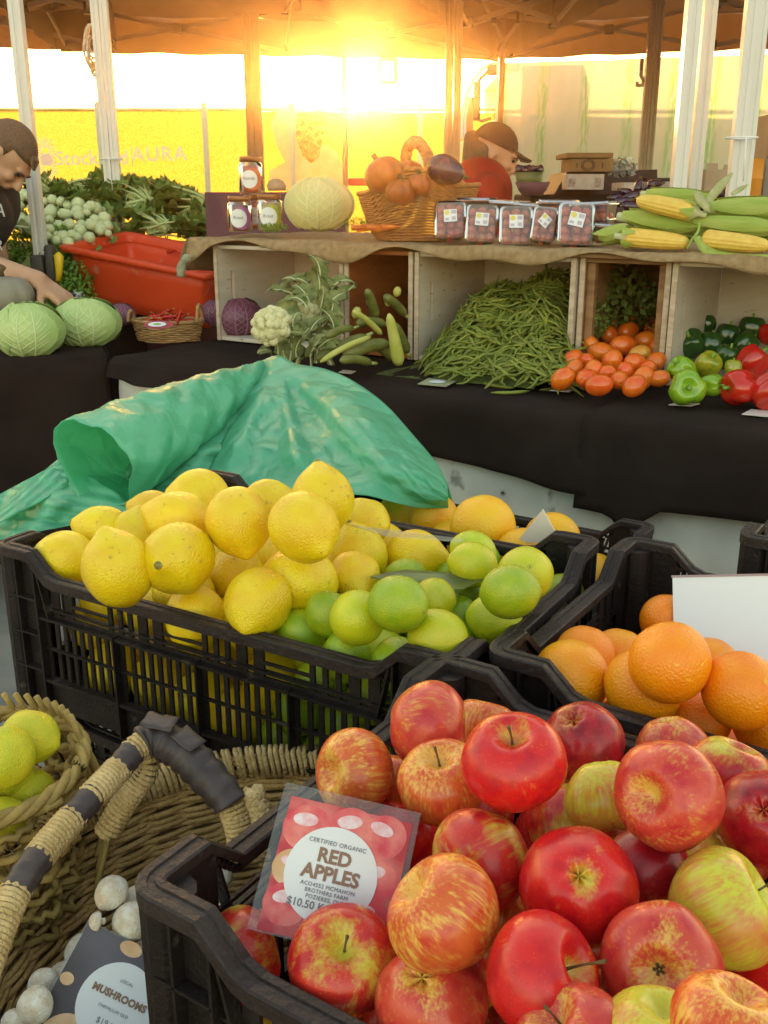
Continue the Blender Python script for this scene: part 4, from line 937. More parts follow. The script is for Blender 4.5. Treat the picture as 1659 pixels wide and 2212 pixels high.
# RED APPLES card: lies on the apples, leaning back
Mx,w_,h_=card_frame(PD(627,1698,.600),PD(915,1765,.590),PD(533,2008,.565)); Mx=Mx@Matrix.Translation((0,0,.012))
rc=thing('price_card','laminated RED APPLES price card with pictures of apples, stuck in the near crate','price card',Mx.to_translation(),Mx.to_3x3())
m=MB(); m.box((0,0,0),(w_,h_,.0006)); local('laminate',m,M_plast,rc,smooth=False,bevel=.0004)
m=MB(); m.box((.001,-.003,.0008),(w_*.885,h_*.90,.0004)); pc=local('picture',m,M_papp,rc,smooth=False)
m=MB(); rr=np.random.default_rng(5); W2,H2=w_*.885/2,h_*.90/2
for (cx,cy,rx,ro) in [(-.62,.50,.40,.2),(.10,.72,.40,.1),(.70,.62,.38,.5),(.78,-.02,.36,0),(-.74,-.12,.32,.3),(-.66,-.70,.36,0),(.70,-.66,.40,.2),(.02,-.74,.38,.3)]:
    X=max(-W2+rx*W2,min(W2-rx*W2,cx*W2)); Y=max(-H2+rx*W2,min(H2-rx*W2,cy*H2)); z_=.00103+.00001*len(m.v)/41
    disc(m,X,Y,rx*W2*.98,rx*W2*.88,z_,mi=1 if cx<-.7 and cy<0 else 0,rot=ro); disc(m,X-.12*rx*W2,Y+.30*rx*W2,rx*W2*.50,rx*W2*.26,z_+.000005,mi=2,rot=.3-ro); 
    if cx<-.7: disc(m,X+.1*rx*W2,Y-.2*rx*W2,rx*W2*.1,rx*W2*.09,z_+.000008,mi=3)
q_=m.mesh('apple_print',[M_bloba,M_blob,M_blobw,M_ink]); o=bpy.data.objects.new('apple_print',q_); COL.objects.link(o); o.parent=pc
m=MB(); cr_=w_*.325; disc(m,-.002,-.004,cr_,cr_,.0014); wc=local('label_circle',m,M_paper,rc,smooth=False)
def T(x,y,z=.0016): return Matrix.Translation((x,y,z))
c0=(-.002,-.004)
for body,sz,dy,mt,bo in(('CERTIFIED ORGANIC',.125,.64,M_ink2,0),('RED',.40,.36,M_ink,.014),('APPLES',.40,.0,M_ink,.014),('ACO4552 MCMAHON',.115,-.25,M_ink2,0),('BROTHERS FARM',.115,-.37,M_ink2,0),('POZIERES, QLD',.115,-.49,M_ink2,0),('$10.50 KG',.22,-.66,M_ink2,.003)):
    text_part(body,sz*cr_,T(c0[0]-(.30*cr_ if body[0]=='$' else 0),c0[1]+dy*cr_),mt,rc,bold=bo*cr_,spacing=1.08 if sz<.2 else 1.0)
# mushrooms card
Mx,w_,h_=card_frame(PD(217,2001,.70),PD(440,2110,.70),PD(30,2215,.66))
mc=thing('price_card','MUSHROOMS price card with a round white label, standing in the wicker basket','price card',Mx.to_translation(),Mx.to_3x3()); print('mcard',w_,h_)
m=MB(); m.box((0,-h_*.12,0),(w_,h_*1.25,.0006)); local('laminate',m,M_plast,mc,smooth=False)
m=MB(); m.box((0,-h_*.12,.0008),(w_*.97,h_*1.22,.0004)); pc=local('picture',m,M_pmush,mc,smooth=False)
m=MB()
for (cx,cy,rx,ry,ro) in[(.30,.30,.14,.12,.3),(-.26,-.42,.20,.15,.9),(.36,-.36,.18,.12,-.5),(-.05,.44,.10,.06,0),(-.42,.0,.06,.05,0),(.05,-.55,.15,.12,0)]: m=MB(); disc(m,cx*w_,cy*h_,rx*w_,ry*w_,.0011,mi=0,rot=ro); o=bpy.data.objects.new('mushroom_print',m.mesh('mushroom_print',[M_blob])); COL.objects.link(o); o.parent=pc
cx,cy,cr_=w_*.05,-h_*.02,w_*.33; m=MB(); disc(m,cx,cy,cr_,cr_,.0014); local('label_circle',m,M_paper,mc,smooth=False)
for body,sz,dy,mt in(('LOCAL',.11,.55,M_ink2),('MUSHROOMS',.235,.18,M_ink),('CHEVALLUM QLD',.10,-.14,M_ink2),('$19 kg',.20,-.46,M_ink2)):
    text_part(body,sz*cr_,Matrix.Translation((cx,cy+dy*cr_,.0016))@Matrix.Rotation(-.0,4,'Z'),mt,mc,bold=.012*cr_ if body[0]=='M' else 0,spacing=1.05)
# blank board in the orange crate (its back is towards us)
Mx,w_,h_=card_frame(PD(1463,1247,.99),PD(1672,1243,.96),PD(1446,1420,.965)); bd=thing('sign_board','blank white back of a sign board standing among the oranges','sign board',Mx.to_translation(),Mx.to_3x3())
m=MB(); m.box((.03,-h_*.1,0),(w_+.06,h_*1.2,.002)); local('board',m,M_paper,bd,smooth=False)
m=MB(); m.box((.03,h_*.5+.0005,0),(w_+.062,.002,.004)); local('edge_binding',m,pm('binding',(.35,.25,.26),None),bd,smooth=False)
# paper triangle behind the lemon crate
m=MB(); a_,b_,c_=[Vector(PV(x,y,1.02)) for x,y in((1172,1100),(1212,1172),(1116,1172))]; off=Vector(VV)*.0015; m.add([a_,b_,c_,a_+off,b_+off,c_+off],[(0,2,1),(3,4,5),(0,1,4,3),(1,2,5,4),(2,0,3,5)]); tag(m.build('paper_corner',pm('paper_pinkish',(.75,.66,.58),None,rough=.7),smooth=False),'pointed corner of a white paper sign standing among the grapefruit','paper sign')
# clear card sleeve and bent card between lemons and limes
def plate(name,pts,mat,label,cat,th=.0012,bend=.0):
    P_=[Vector(q) for q in pts]; n_=((P_[1]-P_[0]).cross(P_[-1]-P_[0])).normalized()*th; k=len(P_); m=MB()
    m.add(P_+[p+n_ for p in P_],[tuple(range(k))[::-1],tuple(range(k,2*k))]+[(i,(i+1)%k,k+(i+1)%k,k+i) for i in range(k)]); return tag(m.build(name,mat,smooth=False),label,cat)
plate('card_sleeve',[PD(735,1130,1.04),PD(760,1136,1.035),PD(1000,1166,1.03),PD(998,1172,1.03),PD(830,1158,1.03)],clear('sleeve',(.93,.9,.7),.5,.1,.12),'edge of a clear plastic sleeve sticking out over the lemons','card sleeve')
plate('price_card',[PD(838,1236,1.0),PD(880,1230,1.01),PD(1060,1243,1.0),PD(1000,1272,.975),PD(930,1275,.975),PD(800,1245,.985)],pm('card_green_back',(.16,.20,.05),(.10,.12,.04),scale=30,rough=.3),'dark bent card lying flat among the limes','price card')
# ================================================================== BASKETS
M_jute=pm('jute_rope',(.68,.45,.18),(.50,.31,.11),scale=40,rough=.9,bump=1.,bscale=260,stretch=(1,1,1),rand=.06); M_jutel=pm('jute_pale',(.74,.54,.27),(.54,.37,.15),scale=60,rough=.9,bump=1.,bscale=380)
M_wick=pm('wicker_tan',(.50,.30,.12),(.36,.20,.08),scale=50,rough=.7,bump=.4,bscale=300,rand=.06); M_twig=pm('twig',(.44,.30,.09),(.26,.17,.05),scale=30,rough=.75,bump=.5,bscale=200,rand=.1)
def weave(parent,center,shape,rows,nst,mat,rtube=.0042,amp=.0035,seg=4,name='weave',flat=1.0,a0=0,a1=2*math.pi,rnd=0,Rot=None):
    """rows of strands woven round stakes. shape(t)->(a,b,z) half axes and height; one mesh"""
    m=MB(); rg=np.random.default_rng(3); full=abs(a1-a0-2*math.pi)<1e-6; c=Vector(center); R_=Rot or Matrix.Identity(3)
    for k in range(rows):
        t=k/(rows-1); a,b,z=shape(t); n=nst*seg if full else int(nst*seg*(a1-a0)/(2*math.pi)); path=[]
        ph=math.pi*(k%2); oz=0
        for i in range(n if full else n+1):
            an=a0+(a1-a0)*i/n; d=amp*math.sin(an*nst/2+ph)+ (rnd*rg.normal() if rnd else 0); zz=z+rnd*.6*rg.normal()+.002*math.sin(an*3+k)
            path.append(c+R_@Vector(((a+d)*math.cos(an),(b+d)*math.sin(an),zz)))
        m.tube(path,rtube,5,closed=full,flat=flat)
    return m.build(name,mat,parent)
def braid(parent,path,r,mat,pitch=.02,strands=2,name='rim_braid',closed=True,rs=.6,n=None):
    P_=[Vector(p) for p in path]; m=MB(); L_=0; k=len(P_); cum=[0]
    for i in range(1,k): cum.append(cum[-1]+(P_[i]-P_[i-1]).length)
    tot=cum[-1]+((P_[0]-P_[-1]).length if closed else 0); turns=max(1,round(tot/pitch)); M_=n or turns*8
    def at(s):
        s=s%tot if closed else min(s,tot-1e-6)
        for i in range(k):
            a=cum[i]; b=cum[i+1] if i<k-1 else tot
            if a<=s<=b: q=P_[(i+1)%k]; t=(s-a)/(b-a+1e-9); return P_[i].lerp(q,t),(q-P_[i]).normalized()
        return P_[-1],(P_[-1]-P_[-2]).normalized()
    for st in range(strands):
        path2=[]
        for i in range(M_ if closed else M_+1):
            s=tot*i/M_; p,tg=at(s); x=tg.cross(Vector((0,0,1))); x=x.normalized() if x.length>.05 else Vector((1,0,0)); y=x.cross(tg); an=2*math.pi*turns*i/M_+2*math.pi*st/strands
            path2.append(p+x*r*rs*math.cos(an)+y*r*rs*math.sin(an))
        m.tube(path2,r*.72,6,closed=closed)
    return m.build(name,mat,parent)
def ell(c,a,b,z,n=80,rot=0): return [Vector((c[0]+a*math.cos(t)*math.cos(rot)-b*math.sin(t)*math.sin(rot),c[1]+a*math.cos(t)*math.sin(rot)+b*math.sin(t)*math.cos(rot),c[2]+z)) for t in [2*math.pi*i/n for i in range(n)]]
# mushroom basket
MBR=.642; bc=Vector((-.085,.575,MBR)); BA,BB=.225,.235
mbk=thing('wicker_basket','large round jute basket of white mushrooms with a wrapped handle, bottom left','basket',(bc.x,bc.y,.40))
def sh(t): k=1-.34*t**1.5; return(BA*k,BB*k,-.235*t)
weave(mbk,bc,sh,66,40,M_jute,.0027,.0026,6,name='side_weave')
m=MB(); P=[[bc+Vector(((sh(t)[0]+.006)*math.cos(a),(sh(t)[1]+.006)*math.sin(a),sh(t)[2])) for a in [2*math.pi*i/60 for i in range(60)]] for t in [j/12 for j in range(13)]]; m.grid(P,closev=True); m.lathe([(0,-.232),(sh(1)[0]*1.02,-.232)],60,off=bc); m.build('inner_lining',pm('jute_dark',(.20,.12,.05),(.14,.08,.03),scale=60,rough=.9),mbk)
m=MB()   # whipped rim: short strands over the edge
for i in range(260):
    a=2*math.pi*i/260+.004*math.sin(i*3); o_=Vector((math.cos(a)*BA,math.sin(a)*BB,0)); t_=Vector((-math.sin(a),math.cos(a),0)); n_=Vector((math.cos(a),math.sin(a),0))
    p0=bc+o_-n_*.009+Vector((0,0,-.018))-t_*.004; p1=bc+o_-n_*.006+Vector((0,0,.004+.002*math.sin(i*1.7))); p2=bc+o_+n_*.006+Vector((0,0,.004)); p3=bc+o_+n_*.010+Vector((0,0,-.018))+t_*.004
    m.tube([p0,p1,p2,p3],.0026,5)
m.build('whipped_rim',M_jutel,mbk)
# handle: arch along the basket, pale jute wound over it, dark tape and a leather grip
HP=[PD(-40,2110,.62),PD(30,1935,.66),PD(105,1825,.70),PD(195,1725,.74),PD(258,1658,.77),PD(300,1612,.79),PD(340,1596,.795),PD(392,1622,.79),PD(440,1668,.78),PD(492,1728,.77),PD(512,1775,.77),PD(525,1835,.77)]
hp=[Vector(q) for q in crom(HP,10)]
def sect(a,b): return hp[int(a*10):int(b*10)+1]
m=MB(); m.tube(hp,.0075,10); hc=m.build('handle_core',M_jutel,mbk)
def winding(path,r,mat,name,pitch=.0036,par=mbk,rt=.0022):
    m=MB(); L=0; P_=path; tot=sum((P_[i+1]-P_[i]).length for i in range(len(P_)-1)); n=int(tot/pitch); seg=10; out=[]
    for i in range(n*seg+1):
        s=i/(n*seg)*(len(P_)-1); k=min(int(s),len(P_)-2); p=P_[k].lerp(P_[k+1],s-k); tg=(P_[k+1]-P_[k]).normalized(); x=tg.cross(Vector((0,0,1))).normalized(); y=x.cross(tg); an=2*math.pi*i/seg
        out.append(p+x*r*math.cos(an)+y*r*math.sin(an)*1.0)
    m.tube(out,rt,5); return m.build(name,mat,par)
for a,b in((0.0,1.15),(1.75,2.6),(3.05,4.05),(4.6,5.3),(9.1,10.9)): winding(sect(a,b),.0096,M_jutel,'jute_winding')
M_leath=pm('dark_leather',(.040,.028,.030),(.075,.055,.055),scale=35,rough=.5,bump=.7,bscale=60)
for a,b in((1.05,1.85),(2.5,3.15),(3.95,4.7)):
    m=MB(); pth=sect(a,b); m.tube(pth,[.0108+.0006*math.sin(i*2.1) for i in range(len(pth))],12); m.build('dark_tape_band',M_leath,mbk)
pth=sect(5.2,9.2); m=MB(); n_=len(pth); m.tube(pth,[.0135+.0022*math.sin(math.pi*i/n_)+.0010*math.sin(i*1.3) for i in range(n_)],16); gp=m.build('leather_grip',M_leath,mbk)
m=MB()
rg=np.random.default_rng(9)
for i,(s,w_) in enumerate([(6.1,.010),(7.3,.009)]):
    p=hp[int(s*10)]; d=camdir(.1,1,.45); a=(hp[int(s*10)+1]-p).normalized(); x=a.cross(d).normalized(); P=[]
    for u_ in range(6):
        row=[]
        for v_ in range(5):
            uu=(u_/5-.5)*2; vv=(v_/4-.5)*2; row.append(p+d*(.0165+.0010*rg.normal()*.6+.0022*max(0,uu))+a*uu*w_*1.3+x*vv*w_)
        P.append(row)
    m.grid(P)
local('torn_leather_flap',m,M_leath,gp,solid=.0012)
# second, rear rope of the handle and the rope lashings at the rim
q=[Vector(PD(x,y,.80)) for x,y in((230,1800),(262,1745),(292,1700),(318,1650),(300,1600))]; winding([Vector(p) for p in crom(q,8)],.009,M_jutel,'rear_rope',rt=.0026)
m=MB(); m.tube([Vector(p) for p in crom(q[1:4],8)],.0105,10); m.build('rear_tape',M_leath,mbk)
for x0 in(485,535): braid(mbk,[Vector(p) for p in crom([PD(x0+8,1712,.775),PD(x0+18,1740,.775),PD(x0+30,1770,.775),PD(x0+35,1830,.775)],6)],.0085,M_jutel,pitch=.014,name='lashing_rope',closed=False,strands=3)
# mushrooms
M_mush=pm('mushroom_skin',(.82,.78,.70),(.66,.54,.40),scale=1.8,rough=.75,bump=.5,bscale=9,spots=(.66,.52,.38),sscale=3)
m=MB(); m.lathe([(0,.62),(.35,.56),(.7,.36),(.93,.05),(1.0,-.22),(.93,-.38),(.75,-.40),(.45,-.30),(.34,-.36),(.33,-.8),(.38,-.98),(.25,-1.05),(0,-1.06)],26,wob=lambda a,i:1+.03*math.sin(2*a+i*.3)+.02*math.sin(3*a)); MUSH=m.mesh('mushroom',M_mush)
ms_=[(238,1925,82,.72,(-.2,.7,.6)),(205,1990,44,.70,(-.8,.2,.5)),(285,1990,90,.71,(.3,.5,.8)),(90,2120,74,.69,(-.3,.8,.5)),(72,2172,86,.66,(-.2,.4,.9)),(170,2050,84,.73,(-.5,.7,.4)),(140,2100,70,.72,(.1,.9,.2)),(300,1935,70,.74,(.1,.9,.2)),(330,2040,80,.72,(.1,.9,.2)),(30,2200,60,.66,(0,.9,.2)),(360,1960,80,.76,(.1,.8,.3)),(400,2010,90,.75,(.1,.8,.3)),(440,1930,80,.78,(.2,.8,.3)),(490,1980,90,.76,(.1,.8,.3)),(470,1890,70,.80,(.1,.8,.3))]
lb=['round white mushroom at the top of the basket against the woven side','small mushroom left of the round top one','large smooth mushroom above the card corner','pale mushroom between the basket side and the card','big knobbly mushroom in the lower left corner','greenish shaded mushroom left of the card edge','mushroom behind the card edge','mushroom beside the crate corner','mushroom behind the card','mushroom cut by the bottom edge at the left','mushroom seen through the slots of the apple crate, left','mushroom seen through the slots of the apple crate, lower','mushroom seen through the slots of the apple crate, upper','mushroom low behind the slots of the apple crate','mushroom far behind the slots of the apple crate']
for (x,y,wd,D,ax),l_ in zip(ms_,lb):
    o=inst(MUSH,'mushroom',Matrix.Translation(Vector(PD(x,y,D)))@axisM(camdir(*ax),random.random()*6),None,wd*D/2/FPX*.95); tag(o,l_,'mushroom','mushrooms in the basket')
# green lemon basket at the left edge
tb=thing('twig_basket','rough twig basket of greenish lemons cut by the left edge','basket',PD(-20,1850,.80))
c=Vector(PD(-45,1735,.80)); shp=lambda t:(.082*(1-.25*t),.085*(1-.25*t),.030-.13*t)
weave(tb,c,shp,13,18,M_twig,.0036,.006,6,name='twig_weave',rnd=.0022)
braid(tb,ell(c,.084,.087,.034),.0055,M_twig,pitch=.06,strands=3,name='twisted_rim')
m=MB(); rg=np.random.default_rng(12)
for k in range(10):
    a=.2+k*.13; p0=c+Vector((.086*math.cos(a-.2),.088*math.sin(a-.2),-.09+.01*(k%3))); p1=c+Vector((.10*math.cos(a),.10*math.sin(a),-.02)); p2=c+Vector((.078*math.cos(a+.25),.082*math.sin(a+.25),.055))
    m.tube(crom([p0,p1,p2],6),.0028,5)
m.build('loose_twigs',M_twig,tb)
M_glem=pm('green_lemon_skin',(.72,.64,.02),(.55,.56,.02),scale=1.4,rough=.4,bump=.5,bscale=17,rand=.05,spots=(.40,.36,.06),sscale=8)
for (x,y,wd,D,ax,l_) in[(66,1592,116,.80,(.9,-.2,.3),'yellow green lemon on top, nearest the crate, in the twig basket'),(12,1635,124,.76,(.2,.9,.3),'yellow green lemon at the left photo edge, upper'),(66,1712,104,.80,(.3,.2,.9),'shaded spotted lemon low behind the twigs'),(22,1668,96,.79,(0,1,.3),'green lemon between the two upper ones'),(10,1772,100,.76,(.2,.3,.9),'green lemon at the left photo edge, lowest'),(-60,1690,110,.78,(0,1,0),'green lemon hidden at the left of the twig basket')]:
    root=inst(fm('lemon',2,M_glem),'lemon',Matrix.Translation(Vector(PD(x,y,D)))@axisM(camdir(*ax)),None,wd*D/2/FPX); tag(root,l_,'lemon','greenish lemons in the twig basket')
# ================================================================== PRODUCE ON THE TABLES
def leaf_mesh(L=1,W=.4,curl=.5,ruf=.06,n=10,m_=6,rib=True,seed=0,cup=.25):
    m=MB(); P=[]; r=np.random.default_rng(seed); ph=r.uniform(0,6,4)
    for i in range(n+1):
        t=i/n; wd=W*math.sin(math.pi*min(1,(t*.92+.04)))**.7*(.6+.4*math.sin(t*2.6)); an=curl*t; cx=L*math.sin(an)/max(curl,.01) if curl else L*t; cz=L*(1-math.cos(an))/max(curl,.01)
        row=[]
        for j in range(m_+1):
            s=-1+2*j/m_; row.append((wd*s,cx,-cz+cup*wd*abs(s)**1.5+ruf*W*math.sin(t*17+ph[0]+s*2)*abs(s)**2+ruf*.6*W*math.sin(t*31+ph[1])*abs(s)**3))
        P.append(row)
    m.grid(P,0)
    if rib:
        pth=[]; 
        for i in range(n+1):
            t=i/n; an=curl*t; pth.append((0,(L*math.sin(an)/max(curl,.01) if curl else L*t),-L*(1-math.cos(an))/max(curl,.01)+.006*L))
        m.tube([(0,-.12*L,.01)]+pth,[.04*L]+[.035*L*(1-i/n*.85) for i in range(n+1)],5,1)
    return m
M_cabg=pm('cabbage_leaf',(.36,.50,.16),(.50,.60,.24),scale=8,rough=.45,bump=.35,bscale=45); M_cabv=pm('cabbage_vein',(.62,.70,.38),None,rough=.5)
M_cabp=pm('pale_cabbage_leaf',(.52,.55,.22),(.62,.62,.32),scale=7,rough=.5,bump=.3,bscale=45)
M_redc=pm('red_cabbage_leaf',(.13,.035,.07),(.20,.06,.11),scale=8,rough=.4,bump=.35,bscale=45); M_redv=pm('red_cabbage_vein',(.36,.16,.24),None,rough=.5)
def cabbage(name,label,P,r,mat,vm,seed=0,squash=.82,rib_ax=(0,1,0),nsh=6):
    root=thing(name,label,'cabbage',P-np.array([0,0,r*squash])); rg=np.random.default_rng(seed); P=Vector(P)
    m=MB(); m.lathe([(r*.96*math.sin(math.pi*i/18),-r*.96*squash*math.cos(math.pi*i/18)) for i in range(19)],28,off=P); m.build('heart',mat,root)
    for k in range(nsh):
        # wrapped leaf: a piece of sphere whose stalk end points forward-down
        az=(k/nsh)*2*math.pi+rg.uniform(-.3,.3); base=Vector((math.cos(az),math.sin(az),0)) if k else Vector((0.05,-1,0))
        if k==0: az=-math.pi/2
        M=Matrix.Rotation(az+math.pi/2,3,'Z'); rr=r*(1+.012*k/nsh+(.02 if k==0 else 0)); g=[]; nI,nJ=22,22; wmax=1.15
        def sp(t,s):
            el=-.95+2.15*t; wd=wmax*math.sin(math.pi*(t*.93+.05))**.55; a=s*wd; q=rr*(1+.018*math.sin(7*a+k)*abs(s)**2+.035*abs(s)**6+.03*max(0,t-.85)*6*abs(math.sin(5*a)))
            return M@Vector((q*math.cos(el)*math.sin(a),-q*math.cos(el)*math.cos(a),q*math.sin(el)*squash))+P
        for i in range(nI+1): g.append([sp(i/nI,-1+2*j/nJ) for j in range(nJ+1)])
        m=MB(); m.grid(g); lf=m.build('outer_leaf',mat,root)
        m=MB(); up_=lambda t,s:(sp(t,s)-P)*1.004+P
        m.tube([up_(i/14*.9,0) for i in range(15)],[r*.034*(1-i/14*.8)+.0006 for i in range(15)],6)
        for side in(-1,1):
            for q in range(5):
                t0=.05+.13*q; m.tube([up_(t0+(.32+.03*q)*x,side*.78*x**.9) for x in [y/7 for y in range(8)]],[r*.014*(1-y/9)+.0003 for y in range(8)],5)
        local('veins',m,vm,lf); lf.children[0].matrix_parent_inverse=Matrix.Identity(4); lf.children[0].matrix_world=Matrix.Identity(4)
    return root
# veins live in world coordinates: parent inverse handled by local() + identity leaf
cabbage('green_cabbage','green cabbage with a fan of veins, cut by the left edge, on the left table',PD(64,714,2.78),.097,M_cabg,M_cabv,1)
cabbage('green_cabbage','round green cabbage, right one of the pair on the left table',PD(188,697,2.95),.100,M_cabg,M_cabv,4,squash=.74)
cabbage('white_cabbage','big pale cabbage on the sacking between the jars and the wicker basket',PV(690,443,2.42),.098,M_cabp,M_cabv,8,squash=.80)
cabbage('red_cabbage','dark red cabbage in the mouth of the leftmost wooden box',PV(516,686,2.36),.075,M_redc,M_redv,3)
cabbage('red_cabbage','small purple cabbage behind the right green cabbage',PD(262,680,3.15),.045,M_redc,M_redv,6)
cabbage('red_cabbage','red cabbage with frilled leaf, half hidden left of the leftmost box',PV(470,676,2.52),.055,M_redc,M_redv,9)
# pumpkin
M_pump=pm('grey_pumpkin',(.22,.20,.16),(.32,.28,.22),scale=12,rough=.6,spots=(.4,.3,.2),sscale=30)
m=MB(); r_=.095; m.lathe([(r_*abs(math.sin(math.pi*i/16))**.8,-r_*.66*math.cos(math.pi*i/16)*(1 if i<14 else .93)) for i in range(17)],48,wob=lambda a,i:1-.07*abs(math.cos(a*5))**6)
o=inst(m.mesh('pumpkin',M_pump),'pumpkin',Matrix.Translation(Vector(PD(4,640,2.93)))); tag(o,'grey ribbed pumpkin under the forearm of the bending man','pumpkin')
m=MB(); m.tube([(0,0,.058),(.003,0,.075),(.012,0,.088)],[.016,.011,.013],8); c=inst(m.mesh('stalk',M_stem),'stalk',Matrix.Identity(4)); c.parent=o
# cauliflowers
M_caul=pm('cauliflower_curd',(.74,.70,.42),(.60,.56,.30),scale=60,rough=.8,bump=1.,bscale=220); M_cleaf=pm('cauliflower_leaf',(.13,.17,.04),(.34,.36,.13),scale=3,rough=.5,bump=.4,bscale=90,trans=.2); M_crib=pm('cauliflower_rib',(.62,.66,.40),None,rough=.5)
LEAFC=[leaf_mesh(1,.42,c_,.22,12,8,True,s,.35).mesh('leaf',[M_cleaf,M_crib]) for s,c_ in((1,.7),(2,1.5),(3,-.5),(4,2.0))]
def cauli(label,P,r,leaves,head=True,seed=1):
    rg=np.random.default_rng(seed); root=thing('cauliflower',label,'cauliflower',P)
    m=MB()
    for k in range(70 if head else 26):
        a=rg.uniform(0,6.28); e=math.acos(rg.uniform(-.15,1)); d=Vector((math.sin(e)*math.cos(a),math.sin(e)*math.sin(a),math.cos(e))); d=(axisM(camdir(-.35,.35,.85)).to_3x3()@d)
        q=r*rg.uniform(.16,.26); c=Vector(P)+d*(r*.80)
        m.lathe([(q*math.sin(math.pi*i/6),-q*math.cos(math.pi*i/6)) for i in range(7)],8,off=c,wob=lambda an,i:1+.12*math.sin(5*an+k))
    m.lathe([(r*.82*math.sin(math.pi*i/8),-r*.82*math.cos(math.pi*i/8)) for i in range(9)],12,off=P); m.build('curd',M_caul,root)
    for (x,y,D,ax,L,k) in leaves:
        ay=Vector(camdir(*ax)); zz=Vector(camdir(rg.uniform(-1.3,1.3),rg.uniform(-.6,1.2),.8)); xx=ay.cross(zz).normalized(); zz=xx.cross(ay); Mx=Matrix.Translation(Vector(PD(x,y,D)))@Matrix((xx,ay,zz)).transposed().to_4x4()
        inst(LEAFC[k%4],'leaf',Mx,root,L*.66)
D0=2.42
cauli('cream cauliflower with curled leaves, nearest in the leftmost box',PD(588,706,D0-.07),.050,[(600,770,D0-.02,(.1,1,.3),.10,0),(625,780,D0,(.25,1,.1),.12,1),(570,745,D0,(-.6,.8,.2),.07,2),(600,700,D0-.05,(.9,.2,.3),.06,1),(612,760,D0-.03,(.2,-1,.3),.05,0),(640,745,D0+.02,(.5,.9,0),.12,0),(585,760,D0,(-.3,.3,.5),.06,3),(645,770,D0,(.3,.8,.2),.10,2)],seed=2)
cauli('leafy cauliflower behind the cream one with tangled green leaves',PD(660,690,D0+.12),.045,[(640,740,D0+.05,(-.4,1,.1),.12,0),(668,730,D0+.03,(.1,1,.4),.12,1),(690,735,D0+.04,(.5,1,.2),.13,3),(650,700,D0+.06,(-.9,.7,.2),.13,0),(670,690,D0+.06,(0,1,.3),.14,2),(700,700,D0+.06,(.7,.8,.2),.13,1),(660,660,D0+.05,(-.5,.9,.3),.10,3),(690,670,D0+.05,(.4,1,.1),.10,0),(720,720,D0+.05,(.2,1,.5),.12,1),(635,715,D0,(-.3,1,.6),.10,3),(655,735,D0-.02,(.2,.6,.9),.09,1),(690,750,D0-.01,(.6,.6,.6),.10,3),(640,765,D0-.03,(-.1,.9,.6),.09,1),(672,765,D0-.02,(.3,.8,.4),.09,0),(705,735,D0,(.8,.5,.4),.10,2),(625,735,D0-.03,(.1,1,.8),.08,3)],seed=4)
cauli('shaded cauliflower leaves standing up at the back of the leftmost box',PD(680,640,D0+.25),.04,[(660,650,D0+.2,(-.4,1,0),.15,2),(690,650,D0+.18,(.1,1,0),.16,0),(715,650,D0+.2,(.4,1,0),.15,3),(640,640,D0+.22,(-1,.6,0),.13,0),(670,620,D0+.2,(-.6,.8,.2),.11,1),(700,610,D0+.22,(.1,1,0),.10,2),(730,670,D0+.15,(.3,1,0),.14,0),(650,620,D0+.2,(-.5,1,.3),.12,3),(690,600,D0+.2,(.2,1,.3),.12,1),(720,620,D0+.2,(.6,.8,.3),.12,3),(670,660,D0+.14,(-.2,1,.5),.12,1),(640,670,D0+.14,(-.8,.6,.5),.12,3),(705,670,D0+.12,(.4,1,.5),.12,1)],head=False,seed=6)
# zucchini
M_zuc=pm('zucchini_dark',(.12,.13,.025),(.20,.20,.05),scale=40,rough=.4); M_zucl=pm('zucchini_pale',(.42,.42,.08),(.55,.52,.14),scale=20,rough=.45); M_zst=pm('zucchini_stalk',(.36,.38,.12),None,rough=.6)
for (x0,y0,x1,y1,w0,w1,mt,lb,dz) in [(692,782,800,728,13,13,M_zucl,'pale slim zucchini lying across the dark ones',-.03),(683,776,790,726,24,20,M_zuc,'dark zucchini under the pale slim one',.02),(735,779,800,784,20,20,M_zuc,'short dark zucchini at the very front of the box',-.03),(742,768,838,742,32,26,M_zuc,'thick dark zucchini on the right of the pale one',.03),(840,678,862,788,17,32,M_zucl,'yellow green gourd standing upright at the right',-.02),(762,672,824,722,13,14,M_zucl,'pale long squash slanting down in the orange box',.06),(792,626,812,684,18,24,M_zuc,'zucchini leaning on the back of the orange box',.16),(660,770,716,716,20,18,M_zuc,'zucchini at the left under the cauliflower leaves',.03),(706,728,762,709,18,16,M_zuc,'zucchini on top of the left ones',.0),(800,740,850,775,26,22,M_zuc,'dark zucchini lying behind the upright gourd',.08),(770,700,830,700,22,20,M_zuc,'shaded zucchini across the orange box',.12),(830,640,875,680,20,20,M_zuc,'shaded zucchini at the right back of the orange box',.18),(850,700,880,760,20,22,M_zuc,'dark zucchini between gourd and box edge',.12)]:
    Dm=2.40+dz; a,b=Vector(PD(x0,y0,Dm-.02)),Vector(PD(x1,y1,Dm+.05)); a.z=max(a.z,ZT+.012+w0*Dm/2/FPX); b.z=max(b.z,ZT+.012+w1*Dm/2/FPX); s=Dm/2/FPX; m=MB(); n=12
    m.tube([a.lerp(b,i/n)+Vector((0,0,.006*math.sin(math.pi*i/n))) for i in range(n+1)],[(w0+(w1-w0)*i/n)*s*min(1,(.35+i*.5) ,(.5+(n-i)*.4)) for i in range(n+1)],12); o=m.build('zucchini' if mt is M_zuc else 'pale_squash',mt); tag(o,lb,'zucchini' if mt is M_zuc else 'squash')
    if mt is M_zuc: m=MB(); d=(b-a).normalized(); m.tube([b,b+d*.022],[w1*s*.45,w1*s*.35],6); m.build('stalk',M_zst,o)
